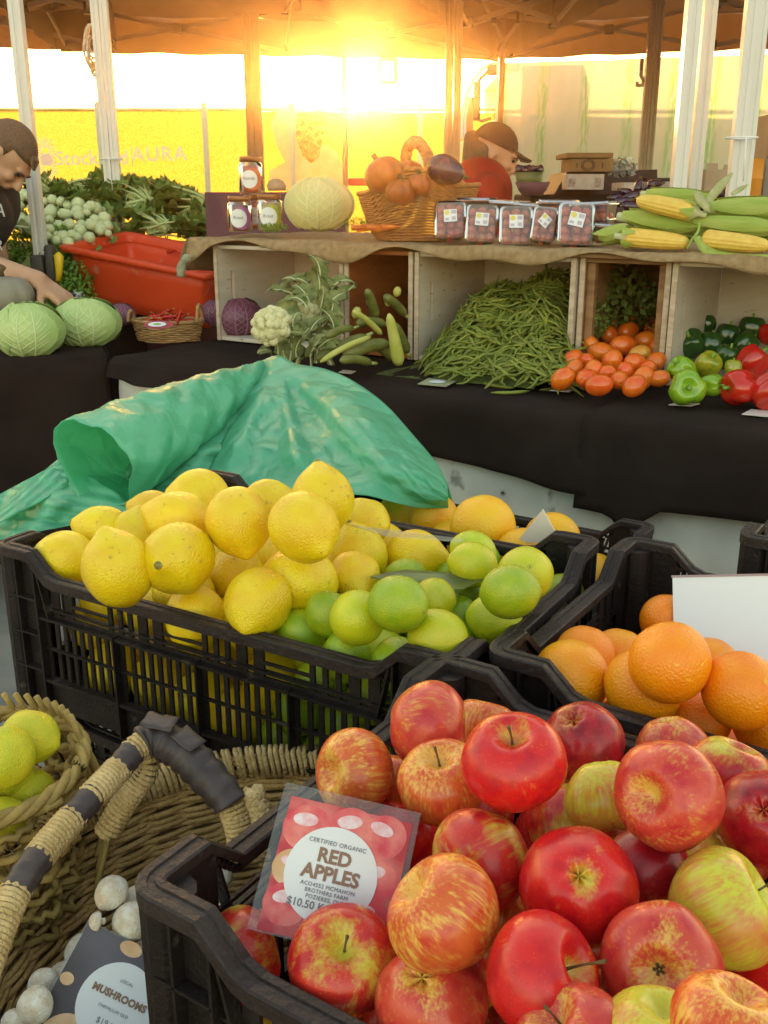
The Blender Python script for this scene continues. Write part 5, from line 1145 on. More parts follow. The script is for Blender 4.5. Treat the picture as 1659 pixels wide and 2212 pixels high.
for i,(x,y,wd,D) in enumerate([(770,676,24,2.55),(840,650,22,2.6),(800,650,22,2.62),(858,630,20,2.62)]):
    o=inst(fm('tomato',1,M_zucl),'patty_squash',Matrix.Translation(Vector(PD(x,y,D)))@axisM(camdir(.3,1,.3)),None,wd*D/2/FPX); tag(o,['small round pale squash by the box partition','small round squash high at the right of the orange box','small round squash in the middle of the orange box','small round squash in the shade at the top right of the orange box'][i],'squash')
# green beans
M_bean=pm('bean_green',(.14,.165,.02),(.24,.265,.035),scale=3,rough=.5,rand=.14)
def bean_h(u,v):
    t=np.clip((v-2.045)/.42,0,1); s=np.clip(1-abs((u+1.12-.12*(1-t)**2)/(.26-.09*(1-t)**2))**2.4,0,1); k=.180*t**.8*s*(1+.10*math.sin(u*31+v*9)+.06*math.sin(v*41))
    return k+(.016 if s>0 else 0)
BE=[]
for k in range(5):
    m=MB(); c_=[.2,-.35,.5,.05,-.15][k]; n=7; L=.5
    m.tube([(L*(-1+2*i/n),c_*.25*(1-((-1+2*i/n))**2)*1.0+.02*math.sin(i*2+k),.03*math.sin(i*1.7+k)) for i in range(n+1)],[.012,.034,.040,.038,.041,.038,.034,.010],6,flat=.75); BE.append(m.mesh('green_bean',M_bean))
rg=np.random.default_rng(21); cnt=0
def bean_pose(rg,lift=0,v0=2.03,v1=2.52):
    while True:
        u=rg.uniform(-1.355,-.845); v=rg.uniform(v0,v1)
        if u>-.945 and v>2.24: continue
        if u<-1.365 and v>2.26: continue
        h=bean_h(u,v)
        if h>.012: break
    e=.01; gu=(bean_h(u+e,v)-bean_h(u-e,v))/(2*e); gv=(bean_h(u,v+e)-bean_h(u,v-e))/(2*e); nrm=Vector(-UU*gu-VV*gv+np.array([0,0,1])).normalized()
    L=rg.uniform(.085,.125); a=rg.uniform(0,math.pi*2); x=(axisM(nrm)@Vector((math.cos(a),math.sin(a),rg.uniform(-.28,.28)))).normalized(); z=(nrm-x*nrm.dot(x)).normalized(); y=z.cross(x)
    P=Vector(UV(u,v,ZT+.008+h+.004+lift)); 
    return Matrix.Translation(P)@Matrix((x,y,z)).transposed().to_4x4()@Matrix.Scale(L,4),L
for k in range(300):
    M_,L_b=bean_pose(rg,rg.uniform(0,.012)); o=inst(BE[k%5],'green_bean',M_); tag(o,'thin green bean somewhere on the outside of the bean heap','bean','green beans heaped in the white box')
mb_=MB()
for k in range(620):
    M_,L_b=bean_pose(rg,-.006,2.06,2.6); c_=rg.uniform(-.3,.3); mb_.tube([M_@Vector((-.5+i/4,c_*.25*(1-(-1+2*i/4)**2),0)) for i in range(5)],[.0012,.0038,.0042,.0038,.0010],5)
o=mb_.build('green_beans_below',M_bean); tag(o,'mass of green beans making up the inside of the heap','beans','green beans heaped in the white box','stuff')
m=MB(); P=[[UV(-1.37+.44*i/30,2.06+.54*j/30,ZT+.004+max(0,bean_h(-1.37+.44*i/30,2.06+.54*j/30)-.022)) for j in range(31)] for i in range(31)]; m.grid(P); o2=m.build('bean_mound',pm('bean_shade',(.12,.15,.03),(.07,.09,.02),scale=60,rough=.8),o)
for (x,y,x2,y2,lb) in [(1060,848,1145,844,'long green bean lying in front of the heap on the black cloth'),(1176,841,1198,836,'bean next to the tomatoes on the black cloth'),(1036,826,1110,838,'curved bean under the front edge of the heap'),(1166,842,1240,832,'straight pale bean reaching the tomatoes')]:
    a,b=Vector(PZ(x,y,ZT+.010)),Vector(PZ(x2,y2,ZT+.010)); m=MB(); m.tube([a.lerp(b,i/6)+Vector((0,-.012*math.sin(math.pi*i/6),0)) for i in range(7)],[.001,.0035,.0042,.004,.0042,.0035,.001],6); tag(m.build('green_bean',M_bean),lb,'bean')
# tomatoes
M_tom=pm('roma_tomato_skin',(.80,.11,.012),(.82,.19,.016),scale=1.4,rough=.22,spec=.6,rand=.05); M_tomy=pm('tomato_unripe',(.72,.36,.06),(.6,.2,.03),scale=1.4,rough=.25)
to=[(1216,819,50,'at the far left end'),(1237,779,46,'second row at the left, partly in sun'),(1240,798,40,'between the two at the left end'),(1267,818,48,'in the front row, second from left'),(1294,832,52,'lying lengthways at the front'),(1371,834,50,'at the front with two bright highlights'),(1389,817,48,'behind the front one with highlights'),(1338,822,44,'in the front row centre'),(1424,818,40,'at the right end near the green peppers'),(1322,783,50,'tall one in the middle of the heap'),(1373,787,52,'lying across in the second row'),(1415,783,44,'at the right of the second row'),(1297,762,50,'leaning left in the third row'),(1346,747,52,'topmost of the front slope'),(1279,748,38,'at the left against the box side'),(1419,753,38,'at the right against the box side'),(1357,716,48,'high at the back in the middle'),(1317,726,40,'high at the back on the left'),(1394,738,48,'at the back on the right'),(1407,706,44,'highest at the right in the shade'),(1368,696,40,'highest in the shade of the box'),(1322,703,38,'in the shade behind the left ones'),(1282,803,46,'behind the lengthways one'),(1310,808,42,'second row above the front'),(1268,781,36,'in the gap at the left'),(1350,806,44,'in the gap of the second row'),(1400,797,40,'in the gap at the right')]
for x,y,wd,lb in to:
    P=PD(x,y,2.10+.0036*(835-y)+(.02 if x<1260 else 0)); o=inst(fm('tomato',len(lb)%4,M_tom),'roma_tomato',Matrix.Translation(Vector(P))@axisM(camdir(rg.uniform(-1,1),rg.uniform(-.3,1),rg.uniform(-.2,.9))),None,wd*1.06*((P-CC)@FW)/2/FPX); tag(o,'red roma tomato '+lb,'tomato','roma tomatoes')
P=PD(1382,764,2.34); o=inst(fm('tomato',2,M_tomy),'roma_tomato',Matrix.Translation(Vector(P))@axisM(camdir(1,.3,.2)),None,44*2.34/2/FPX); tag(o,'yellowish unripe tomato among the red ones','tomato','roma tomatoes')
# herb in the tomato box
M_herb=pm('herb_leaf',(.10,.15,.02),(.18,.22,.04),scale=40,rough=.6,trans=.2)
def leafcloud(n,rad,ls,seed,elong=(1,1,1),stems=0):
    m=MB(); r=np.random.default_rng(seed)
    for k in range(n):
        d=r.normal(size=3); d/=np.linalg.norm(d); p=d*rad*r.uniform(.35,1)**.5*np.array(elong); a=r.normal(size=3); a/=np.linalg.norm(a); b=np.cross(a,d); b/=np.linalg.norm(b)+1e-9; c=np.cross(a,b)*.25; s=ls*r.uniform(.6,1.3)
        m.add([p-a*s,p-a*s*.2+b*s*.55+c*s,p+a*s,p-a*s*.2-b*s*.55+c*s,p+c*s*1.6],[(0,1,4),(1,2,4),(2,3,4),(3,0,4)])
    for k in range(stems):
        d=r.normal(size=3)*.2+np.array([0,0,-1]); m.tube([(0,0,0),tuple(d*rad*.7),tuple(d*rad*1.5)],.0018,4)
    return m
for x,y,D,s,lb in[(1283,690,2.42,.05,'bunch of green herbs hanging at the left of the tomato box'),(1345,640,2.52,.09,'dark herbs filling the back of the tomato box'),(1300,630,2.52,.07,'dark herbs in the upper left back of the tomato box'),(1395,660,2.52,.06,'dark herbs in the right back of the tomato box')]:
    o=inst(leafcloud(260,1,.14,int(x),(1,.5,1.1),6).mesh('herb_bunch',M_herb),'herb_bunch',Matrix.Translation(Vector(PD(x,y,D))),None,s); tag(o,lb,'herbs')
# peppers
def pepper_mesh(seed,mat):
    r=np.random.default_rng(seed); m=MB(); P=[]; nl=36; nt=26; nb=3+seed%2; ph=r.uniform(0,6)
    for i in range(nt+1):
        th=math.pi*i/nt; row=[]
        for j in range(nl):
            an=2*math.pi*j/nl; s,c=math.sin(th),math.cos(th); lob=1-.17*(.5+.5*math.cos(nb*an+ph))**3*(.4+.6*s)
            rho=abs(s)**.75*lob*(.93+.10*c); z=c*1.02-.22*math.exp(-(s/.35)**2)*(c>0)*1.2+.20*math.exp(-(s/.4)**2)*(c<0)*(1-.6*math.cos(nb*an+ph)); row.append((rho*math.cos(an),rho*math.sin(an),z))
        P.append(row)
    m.grid(P,closev=True); return m.mesh('bell_pepper',mat)
M_pg=pm('pepper_green',(.16,.34,.015),(.28,.42,.02),scale=1.4,rough=.16,spec=.7); M_pd=pm('pepper_dark',(.018,.06,.010),(.03,.085,.012),scale=1.4,rough=.16,spec=.7); M_pr=pm('pepper_red',(.62,.012,.010),(.5,.03,.01),scale=1.4,rough=.16,spec=.7); M_py=pm('pepper_mixed',(.42,.36,.02),(.22,.26,.02),scale=2.5,rough=.2,spec=.7)
m=MB(); m.tube([(0,0,.70),(0,.02,.88),(.05,.04,1.12)],[.16,.085,.10],8); PST=m.mesh('stem',pm('pepper_stem',(.20,.34,.04),None,rough=.5))
pe=[(1517,706,60,M_pd,(.1,1,.3),'dark green pepper, topmost of the heap at the left'),(1494,744,66,M_pd,(-.4,.5,.6),'dark green pepper below the topmost, against the box side'),(1534,745,56,M_pd,(.2,1,0),'dark glossy pepper in the middle of the dark group'),(1571,728,60,M_pd,(.2,1,.2),'dark green pepper right of the topmost'),(1624,712,60,M_pd,(.1,1,.2),'dark pepper high at the right edge'),(1609,745,56,M_pd,(.6,.5,0),'dark pepper under the high right one'),(1570,772,56,M_pd,(.2,.7,.4),'dark pepper low behind the red ones'),(1618,768,50,M_pd,(0,1,0),'dark pepper directly behind the red pepper'),
(1484,838,86,M_pg,(-.2,-.1,1),'bright green pepper at the front, showing its hollow'),(1474,800,62,M_pg,(-.7,.5,.4),'green pepper above the bright front one'),(1528,790,62,M_py,(.2,.6,.7),'green pepper streaked with orange'),(1536,832,54,M_pg,(.6,-.1,.6),'small green pepper between the bright green and the red one'),(1583,796,40,M_py,(.1,1,0),'yellowish pepper next to the red ones'),
(1625,783,74,M_pr,(.5,.6,.3),'upper red pepper near the right edge'),(1601,838,84,M_pr,(-1,-.05,.35),'red pepper with its green stem pointing left'),(1662,846,84,M_pr,(.5,.4,.3),'red pepper cut by the right edge of the photo'),(1662,722,48,M_pr,(0,1,0),'red pepper high at the right edge in shade')]
for i,(x,y,wd,mt,ax,lb) in enumerate(pe):
    D=2.05+.0034*(840-y); P=PD(x,y,D); k=('pep',i%4,mt.name)
    if k not in FM: FM[k]=pepper_mesh(i%4,mt)
    root=bpy.data.objects.new('bell_pepper',FM[k]); COL.objects.link(root); root.matrix_basis=Matrix.Translation(Vector(P))@axisM(camdir(*ax),i*1.3); root.scale=(wd*D/2/FPX*1.02,)*3; tag(root,lb,'pepper','bell peppers')
    c=bpy.data.objects.new('stem',PST); COL.objects.link(c); c.parent=root
# price cards lying on the cloth
for (x,y,dx,dy,lb,dot) in[(944,827,42,9,'small price card lying flat in front of the beans',1),(1215,843,28,4,'white card slipped under the tomatoes',0),(1478,874,34,4,'thin card under the bright green pepper',0),(750,804,19,4,'oval white card in front of the zucchini',0),(1640,893,38,8,'pinkish card at the right edge in front of the red pepper',0)]:
    a,b,c_,d_=[Vector(PZ(x+sx*dx,y+sy*dy,ZT+.011)) for sx,sy in((-1,.35),(-.45,-1),(1,-.35),(.45,1))]; m=MB(); up_=Vector((0,0,.0015)); m.add([a,b,c_,d_,a+up_,b+up_,c_+up_,d_+up_],[(0,1,2,3),(7,6,5,4),(0,4,5,1),(1,5,6,2),(2,6,7,3),(3,7,4,0)]); o=m.build('price_card',pm('card_olive' if dot else 'card_pale',(.42,.42,.28) if dot else (.72,.66,.62),(.30,.32,.18) if dot else (.60,.5,.48),scale=60,rough=.5),smooth=False); tag(o,lb,'price card')
    if dot: c=(a+c_)/2+Vector((0,0,.003)); m=MB(); disc(m,c.x,c.y,.020,.020,c.z); m.build('label_circle',M_paper,o,smooth=False)
# ---- orange tub
M_tub=pm('tub_plastic',(.85,.085,.022),(.76,.065,.016),scale=6,rough=.45,bump=.1,bscale=60,spots=(.72,.22,.12),sscale=22,trans=.15)
tubr=thing('plastic_tub','large open orange red plastic tub standing behind the chilli basket','tub',PV(300,740,2.55)*np.array([1,1,0])+np.array([0,0,ZT]))
# rim corners from the picture: near-left, near-right, far-right, far-left
zr_=.965
C_=[np.array(PZ(122,529,zr_)),None,None,None]
nl_=PD(122,529,3.5); nr_=PD(448,594,3.28); zr_=float((nl_[2]+nr_[2])/2)
e_x=(nr_-nl_); Lx=np.linalg.norm(e_x); e_x/=Lx; e_y=np.array([.36,.92,.085]); e_y/=np.linalg.norm(e_y); Wy=.42
def ring(off,z,k=6,R=.028):
    pts=[]; x0,x1,y0,y1=off,Lx-off,off,Wy-off
    for cx,cy,a0 in((x0+R,y0+R,180),(x1-R,y0+R,270),(x1-R,y1-R,0),(x0+R,y1-R,90)):
        for i in range(k+1): a=math.radians(a0+90*i/k); pts.append(nl_+e_x*(cx+R*math.cos(a))+e_y*(cy+R*math.sin(a))+np.array([0,0,z-zr_]))
    return pts
H_=zr_-ZT-.02; m=MB(); rings=[ring(.024,zr_-.022),ring(.0,zr_-.020),ring(-.002,zr_-.004),ring(.004,zr_),ring(.022,zr_),ring(.030,zr_-.006),ring(.034,zr_-.03)]
m.grid([[Vector(p) for p in r] for r in rings],closev=True); m.build('rolled_rim',M_tub,tubr)
m=MB(); body=[ring(.026,zr_-.018)]+[ring(.026+.04*t,zr_-.018-(H_-.018)*t) for t in(.25,.5,.75,1)]+[ring(.12,ZT+.02)]
m.grid([[Vector(p) for p in r] for r in body],closev=True); m.add([tuple(p) for p in ring(.088,ZT+.024)],[tuple(range(28))]); m.build('tub_body',M_tub,tubr,solid=.004)
m=MB(); q=Vector(nl_+e_x*(Lx*.42)+e_y*(Wy-.05)+np.array([0,0,-.04])); m.tube([q+Vector(e_x)*-.04,q+Vector((0,0,.018)),q+Vector(e_x)*.04],.008,8); m.build('grip_lug',M_tub,tubr)
m=MB(); q=Vector(PD(398,575,2.93)); m.tube(crom([q+Vector((-.012,0,-.03)),q+Vector((-.008,0,0)),q+Vector((.006,0,.02)),q+Vector((.018,0,.03))],4),[.014,.012,.013,.014,.013,.012,.011,.012,.013,.014,.012,.009,.006][:13],8); m.build('paper_tag',pm('tag_grey',(.36,.34,.24),(.2,.2,.14),scale=60,rough=.7),tubr)
# ---- small chilli basket
cbk=thing('wicker_basket','small oval wicker basket of red chillies with two loop handles','basket',PZ(365,752,ZT+.006))
cc=Vector(PZ(365,735,ZT+.004)); cc.z=ZT+.062; RB=RZ.to_3x3()
RB=Matrix.Rotation(math.radians(-6),3,'Z')
weave(cbk,cc,lambda t:(.108*(1-.13*t),.062*(1-.15*t),-.056*t),11,22,M_wick,.0032,.0028,6,name='side_weave',Rot=RB)
braid(cbk,[cc+RB@Vector((.110*math.cos(a),.064*math.sin(a),.003)) for a in [2*math.pi*i/50 for i in range(50)]],.0045,M_wick,pitch=.03,strands=3)
m=MB(); m.lathe([(0,-.055),(.095,-.055)],30,Matrix.Diagonal((1,.58,1,1)),off=cc); m.build('basket_floor',M_wick,cbk)
for sx,hh in((-1,.030),(1,.050)):
    braid(cbk,[cc+RB@Vector((sx*(.108-.03*math.sin(a)*0),-.022+.0+.045*math.cos(a)*.6,.004+hh*math.sin(a))) for a in [math.pi*i/14 for i in range(15)]],.0042,M_wick,pitch=.02,strands=3,name='loop_handle',closed=False)
M_chil=pm('chilli_red',(.55,.03,.012),(.40,.02,.01),scale=30,rough=.25,rand=.06); m=MB(); m.tube([(-.5,0,0),(-.3,.03,.02),(0,.06,.03),(.3,.03,.02),(.5,-.04,0)],[.03,.085,.08,.055,.008],7); CH=m.mesh('chilli',M_chil); m=MB(); m.tube([(-.68,-.03,0),(-.5,0,0)],[.02,.035],5); CHS=m.mesh('stalk',M_zst)
rg=np.random.default_rng(33)
for k in range(30):
    a=rg.uniform(0,6.28); q=rg.uniform(0,1)**.5; P=cc+RB@Vector((.085*q*math.cos(a)+.01,.045*q*math.sin(a),-.004+.016*rg.uniform(0,1)+.012*(1-q)+(.012 if k>24 else 0))); o=inst(CH,'chilli',Matrix.Translation(P)@Matrix.Rotation(rg.uniform(0,6.28),4,'Z')@Matrix.Rotation(rg.uniform(-.25,.25),4,'Y'),None,.062); tag(o,'red chilli among the others in the small wicker basket','chilli','red chillies in the basket'); c=bpy.data.objects.new('stalk',CHS); COL.objects.link(c); c.parent=o
P=Vector(PD(435,672,2.80)); o=inst(CH,'chilli',Matrix.Translation(Vector(PD(388,683,2.86)))@Matrix.Rotation(-1.2,4,'Y'),None,.05); tag(o,'single chilli standing upright out of the small basket','chilli','red chillies in the basket')
a=Vector(PD(338,699,2.84)); m=MB(); disc(m,0,0,.043,.026,0); o=m.build('card',pm('card_red',(.45,.04,.06),(.3,.03,.05),scale=50,rough=.5),smooth=False); o.matrix_basis=Matrix.Translation(a+Vector((.006,0,-.003)))@Matrix.Rotation(.35,4,'X'); o.name='price_card'; tag(o,'red price card with a white oval in the small basket','price card'); m=MB(); disc(m,-.004,0,.026,.015,.0012); c=m.build('label_oval',M_paper,None,smooth=False); c.parent=o; m=MB(); disc(m,-.004,0,.012,.006,.002); c=m.build('green_print',M_pg,None,smooth=False); c.parent=o
# ================================================================== SHELF TOP
ZS2=ZS+.006
M_glass=clear('jar_glass',(.96,.93,.88),.8,.03,.03); M_lid=pm('jar_lid',(.30,.13,.05),None,rough=.3,metal=.6)
def jar(label,x,ytop,ybot,wd,v,cont,ring_,txt):
    yb=PV(x,ybot,v); yt=PV(x,ytop,v); h=float(yt[2]-yb[2]); D=(yb-CC)@FW; r=wd*D/2/FPX; root=thing('jar',label,'jar',yb,group='pickle jars'); n=28
    m=MB(); m.lathe([(0,.002),(r*.92,.002),(r,.008),(r,h*.74),(r*.93,h*.80),(r*.80,h*.84),(r*.80,h*.93)],n); local('glass',m,M_glass,root)
    m=MB(); m.lathe([(0,.005),(r*.90,.005),(r*.95,.012),(r*.95,h*.70),(r*.85,h*.76),(0,h*.76)],n); local('contents',m,cont,root)
    m=MB(); m.lathe([(r*.84,h*.86),(r*.90,h*.87),(r*.90,h*.99),(r*.86,h),(0,h)],n); local('lid',m,M_lid,root)
    # wrapped round label
    def wrap(R0,R1,cz,rr,mt,nm,cxo=0):
        m=MB(); P=[]
        for i in range(7):
            q=R0+(R1-R0)*i/6; P.append([(rr*math.sin((q*math.cos(a)+cxo)/rr),-rr*math.cos((q*math.cos(a)+cxo)/rr),cz+q*math.sin(a)) for a in [2*math.pi*k/36 for k in range(36)]])
        m.grid(P,closev=True); return local(nm,m,mt,root)
    wrap(.0,r*.86,h*.40,r*1.012,ring_,'label_ring',r*.30); wrap(0,r*.70,h*.40,r*1.022,M_paper,'label_circle',-.0)
    text_part(txt,r*.34,Matrix.Translation((0,-r*1.04,h*.42))@Matrix.Rotation(math.pi/2,4,'X'),M_ink2,root); text_part('made with love',r*.13,Matrix.Translation((0,-r*1.04,h*.30))@Matrix.Rotation(math.pi/2,4,'X'),M_ink2,root) if False else None
    return root
M_kim=pm('kimchi',(.50,.10,.02),(.30,.05,.015),scale=60,rough=.4,trans=.4,tcol=(.9,.25,.04)); M_kr=pm('kraut_red',(.20,.03,.05),(.34,.07,.09),scale=60,rough=.4,trans=.3); M_kg=pm('kraut_green',(.35,.32,.08),(.5,.45,.16),scale=60,rough=.4,trans=.4)
jar('reddish jar stacked on top of the two others, label reading Kimchi',543,338,420,52,2.40,M_kim,pm('ring_orange',(.7,.16,.05),None),'Kimchi')
jar('dark red jar at the lower left with a purple ringed label',520,424,502,54,2.37,M_kr,pm('ring_purple',(.36,.10,.30),None),'Kraut')
jar('pale jar at the lower right with a green ringed label',584,419,500,56,2.37,M_kg,pm('ring_green',(.40,.42,.05),None),'Kraut')
jar('amber jar half hidden behind the two lower ones',553,421,496,50,2.46,M_kim,pm('ring_orange',(.7,.16,.05),None),'Kimchi')
M_pars=pm('parsley_leaf',(.10,.24,.02),(.20,.34,.04),scale=50,rough=.55,trans=.25,rand=.05)
o=inst(leafcloud(260,1,.13,5,(1.8,.6,.55),5).mesh('parsley_sprig',M_pars),'parsley_sprig',Matrix.Translation(Vector(PV(590,492,2.33))),None,.028); tag(o,'parsley sprig lying at the foot of the lower right jar','herbs')
# carrots / radish bunch by the cabbage
M_car=pm('carrot',(.75,.22,.03),(.6,.12,.02),scale=30,rough=.5)
rt=thing('root_bunch','bunch of orange red roots between the pale cabbage and the basket','root vegetables',PV(790,497,2.33))
for k in range(7):
    a=Vector(PV(760+k*11,492+3*math.sin(k*2),2.335+.008*(k%3))); b=a+Vector((.05+.008*(k%3),-.015,.002)); m=MB(); m.tube([a,a.lerp(b,.3),b],[.008,.0075,.002],8); m.build('root',M_car,rt)
o=inst(leafcloud(200,1,.13,6,(1.4,.5,.6),0).mesh('root_greens',M_pars),'root_greens',Matrix.Translation(Vector(PV(775,482,2.38))),None,.03); o.parent=rt; o.matrix_parent_inverse=rt.matrix_basis.inverted()
# wicker basket with handle
M_wico=pm('wicker_orange',(.50,.22,.07),(.36,.14,.04),scale=50,rough=.6,bump=.4,bscale=300,rand=.04)
wb=thing('wicker_basket','wicker basket with a tall arched handle full of pumpkins and eggplant','basket',PV(885,500,2.40)); wc_=Vector(PV(902,500,2.46)); wc_.z=ZS2; RB2=Matrix.Rotation(math.radians(-16),3,'Z')
mW=MB(); rows=24; rg=np.random.default_rng(3)
def wrim(an): return .128+.052*max(0,math.cos(2*(an+math.pi/2)))*1.0+.012*math.cos(an)
for k in range(rows):
    t=k/(rows-1); n=48*4; path=[]
    for i in range(n):
        an=2*math.pi*i/n; z=wrim(an)*t; a=.115+.052*t**.7; b=.075+.028*t**.7; d=.003*math.sin(an*24+math.pi*(k%2)); path.append(wc_+RB2@Vector(((a+d)*math.cos(an),(b+d)*math.sin(an),z+.004)))
    mW.tube(path,.0030,5,closed=True)
mW.build('side_weave',M_wico,wb)
braid(wb,[wc_+RB2@Vector((.170*math.cos(a),.106*math.sin(a),wrim(a)+.008)) for a in [2*math.pi*i/60 for i in range(60)]],.0050,M_wico,pitch=.03,strands=3)
m=MB(); m.lathe([(0,0.004),(.098,.004)],30,Matrix.Diagonal((1,.72,1,1)),off=wc_); m.build('basket_floor',M_wico,wb)
hnd=crom([PV(932,425,2.40),PV(932,376,2.39),PV(924,338,2.44),PV(905,310,2.46),PV(886,312,2.48),PV(877,340,2.50),PV(874,400,2.52)],6); braid(wb,[Vector(p) for p in hnd],.0135,M_wico,pitch=.05,strands=3,name='arched_handle',closed=False)
M_pum=pm('pumpkin_orange',(.38,.10,.016),(.28,.065,.01),scale=1.4,rough=.45); M_egg=pm('eggplant_skin',(.055,.012,.035),(.035,.008,.02),scale=1.4,rough=.15,spec=.8)
for kind,x,y,wd,D,mt,lb,ax,sq in(('pumpkin',830,378,92,2.62,M_pum,'squat orange pumpkin at the left of the handled basket',(-.5,1,0),1),('pumpkin',886,372,60,2.70,M_pum,'small dark orange pumpkin right behind the basket handle',(0,1,0),1),('eggplant',964,368,66,2.60,M_egg,'glossy eggplant lying at the right of the handled basket',(.9,-.4,.2),1.2),('pumpkin',905,400,60,2.6,M_pum,'pumpkin low in the middle of the handled basket',(0,1,.3),1),('pumpkin',865,415,70,2.6,M_pum,'pumpkin low at the left in the handled basket',(0,1,.3),1)):
    m=MB(); r_=1; m.lathe([(abs(math.sin(math.pi*i/16))**(.8 if kind=='pumpkin' else 1)*(1 if kind=='pumpkin' else 1-.18*math.cos(math.pi*i/16)*-1),-(.8 if kind=='pumpkin' else 1.35)*math.cos(math.pi*i/16)) for i in range(17)],40,wob=(lambda a,i:1-.07*abs(math.cos(a*5))**6) if kind=='pumpkin' else None)
    o=inst(m.mesh(kind,mt),kind,Matrix.Translation(Vector(PD(x,y,D)))@axisM(camdir(*ax)),None,wd*D/2/FPX*.95); tag(o,lb,kind); m=MB(); zt_=.78 if kind=='pumpkin' else 1.3; m.tube([(0,0,zt_),(.03,0,zt_+.2),(.1,0,zt_+.35)],[.2,.12,.13],8); c=bpy.data.objects.new('stalk',m.mesh('stalk',M_stem)); COL.objects.link(c); c.parent=o
# punnets
M_pun=clear('punnet_plastic',(.97,.95,.95),.9,.12,.10); M_ber=pm('berry_tomato',(.62,.10,.07),(.70,.22,.12),scale=30,rough=.3,rand=.05)
M_lab=pm('sticker_white',(.80,.78,.82),None,rough=.5); M_laby=pm('sticker_yellow',(.75,.60,.10),None); M_labg=pm('sticker_grey',(.40,.34,.42),(.6,.55,.62),scale=400,rough=.6)
def rr_ring(w_,h_,R,z,k=5):
    pts=[]
    for cx,cy,a0 in((w_-R,h_-R,0),(-w_+R,h_-R,90),(-w_+R,-h_+R,180),(w_-R,-h_+R,270)):
        for i in range(k+1): a=math.radians(a0+90*i/k); pts.append((cx+R*math.cos(a),cy+R*math.sin(a),z))
    return pts
m=MB(); w_,h_=.042,.053; m.grid([rr_ring(w_-.012,h_-.012,.008,-.040),rr_ring(w_-.008,h_-.008,.010,-.036),rr_ring(w_-.003,h_-.003,.012,-.004),rr_ring(w_,h_,.014,-.003),rr_ring(w_,h_,.014,-.001)],closev=True); m.add(rr_ring(w_-.012,h_-.012,.008,-.040),[tuple(range(24))]); P_TR=m.mesh('tray',M_pun)
m=MB(); m.grid([rr_ring(w_+.001,h_+.001,.014,-.002),rr_ring(w_+.001,h_+.001,.014,.001),rr_ring(w_-.004,h_-.004,.012,.0015),rr_ring(w_-.006,h_-.006,.011,.006)],closev=True); m.add(rr_ring(w_-.006,h_-.006,.011,.006),[tuple(range(24))]); P_LD=m.mesh('lid',M_pun)
m=MB(); rg=np.random.default_rng(2)
for i in range(3):
    for j in range(4):
        for k in range(2):
            r_=.0125*rg.uniform(.85,1.1); c_=((i-1)*.0235+rg.uniform(-.003,.003),(j-1.5)*.0235+rg.uniform(-.003,.003),-.012-.018*k); m.lathe([(r_*math.sin(math.pi*q/8),-r_*math.cos(math.pi*q/8)) for q in range(9)],10,off=c_)
P_BE=m.mesh('berries',M_ber)
m=MB(); m.box((0,0,.0072),(.036,.036,.0006)); P_LA=m.mesh('sticker',M_lab,False)
m=MB(); disc(m,-.009,.009,.007,.007,.0078); P_L1=m.mesh('round_emblem',M_laby,False)
m=MB(); m.box((.009,.010,.0077),(.013,.010,.0003)); m.box((.009,-.008,.0077),(.011,.010,.0003)); m.box((-.010,-.010,.0077),(.010,.007,.0003)); P_L2=m.mesh('printed_blocks',M_labg,False)
def punnet(label,Mx,st=True,sr=0):
    r=bpy.data.objects.new('punnet',None); COL.objects.link(r); r.matrix_basis=Mx; tag(r,label,'punnet','punnets of small tomatoes')
    for n_,me in(('tray',P_TR),('lid',P_LD),('berries',P_BE)): o=bpy.data.objects.new(n_,me); COL.objects.link(o); o.parent=r
    if st:
        o=bpy.data.objects.new('sticker',P_LA); COL.objects.link(o); o.parent=r; o.matrix_basis=Matrix.Translation((0,.008,0))@Matrix.Rotation(sr,4,'Z')
        for n_,me in(('round_emblem',P_L1),('printed_blocks',P_L2)): c=bpy.data.objects.new(n_,me); COL.objects.link(c); c.parent=o
def facing(x,y,v,tilt,roll,sc_=(1,1,1)):
    z=Vector(camdir(-.08,-.05+tilt,1)); y_=Vector((0,0,1)); x_=y_.cross(z).normalized(); y_=z.cross(x_); return Matrix.Translation(Vector(PV(x,y,v)))@Matrix((x_,y_,z)).transposed().to_4x4()@Matrix.Rotation(roll,4,'Z')@Matrix.Diagonal((*sc_,1))
for x,y,wd,rl,sr,lb in[(973,474,66,.02,.05,'punnet at the left end of the front row, next to the basket'),(1041,482,68,-.03,-.05,'second punnet from the left in the front row'),(1115,487,70,0,0,'middle punnet of the front row'),(1176,484,62,-.12,-.6,'tilted narrow punnet with a crooked sticker in the front row'),(1245,483,76,-.03,-.22,'rightmost and largest looking punnet of the front row')]:
    D=(PV(x,y,2.335)-CC)@FW; s=wd*D/FPX/.084; punnet(lb,facing(x,y,2.335,.22,rl,(s*(.84 if wd==62 else 1),s*1.0,s)),True,sr)
for k,(x,y,a_,v,lb) in enumerate([(1030,432,.1,2.44,'punnet lying flat behind the front row at the left'),(1100,438,-.1,2.45,'punnet lying flat behind the second one'),(1152,444,.05,2.46,'punnet lying flat behind the middle one'),(1208,437,.25,2.46,'punnet lying aslant with its lid catching light'),(1283,441,0,2.44,'punnet stacked flat at the right end behind the front row'),(1060,458,.1,2.47,'lower punnet hidden behind the front row at the left'),(1215,466,0,2.48,'lower punnet hidden behind the front row at the right'),(1280,470,.1,2.45,'lower punnet under the stacked right one'),(1312,487,.2,2.40,'small punnet lying between the front row and the corn')]):
    P=PV(x,y,v); punnet(lb,Matrix.Translation(Vector(P))@Matrix.Rotation(YAW+a_+math.pi/2,4,'Z')@Matrix.Rotation(.06*math.sin(k),4,'X'),False)
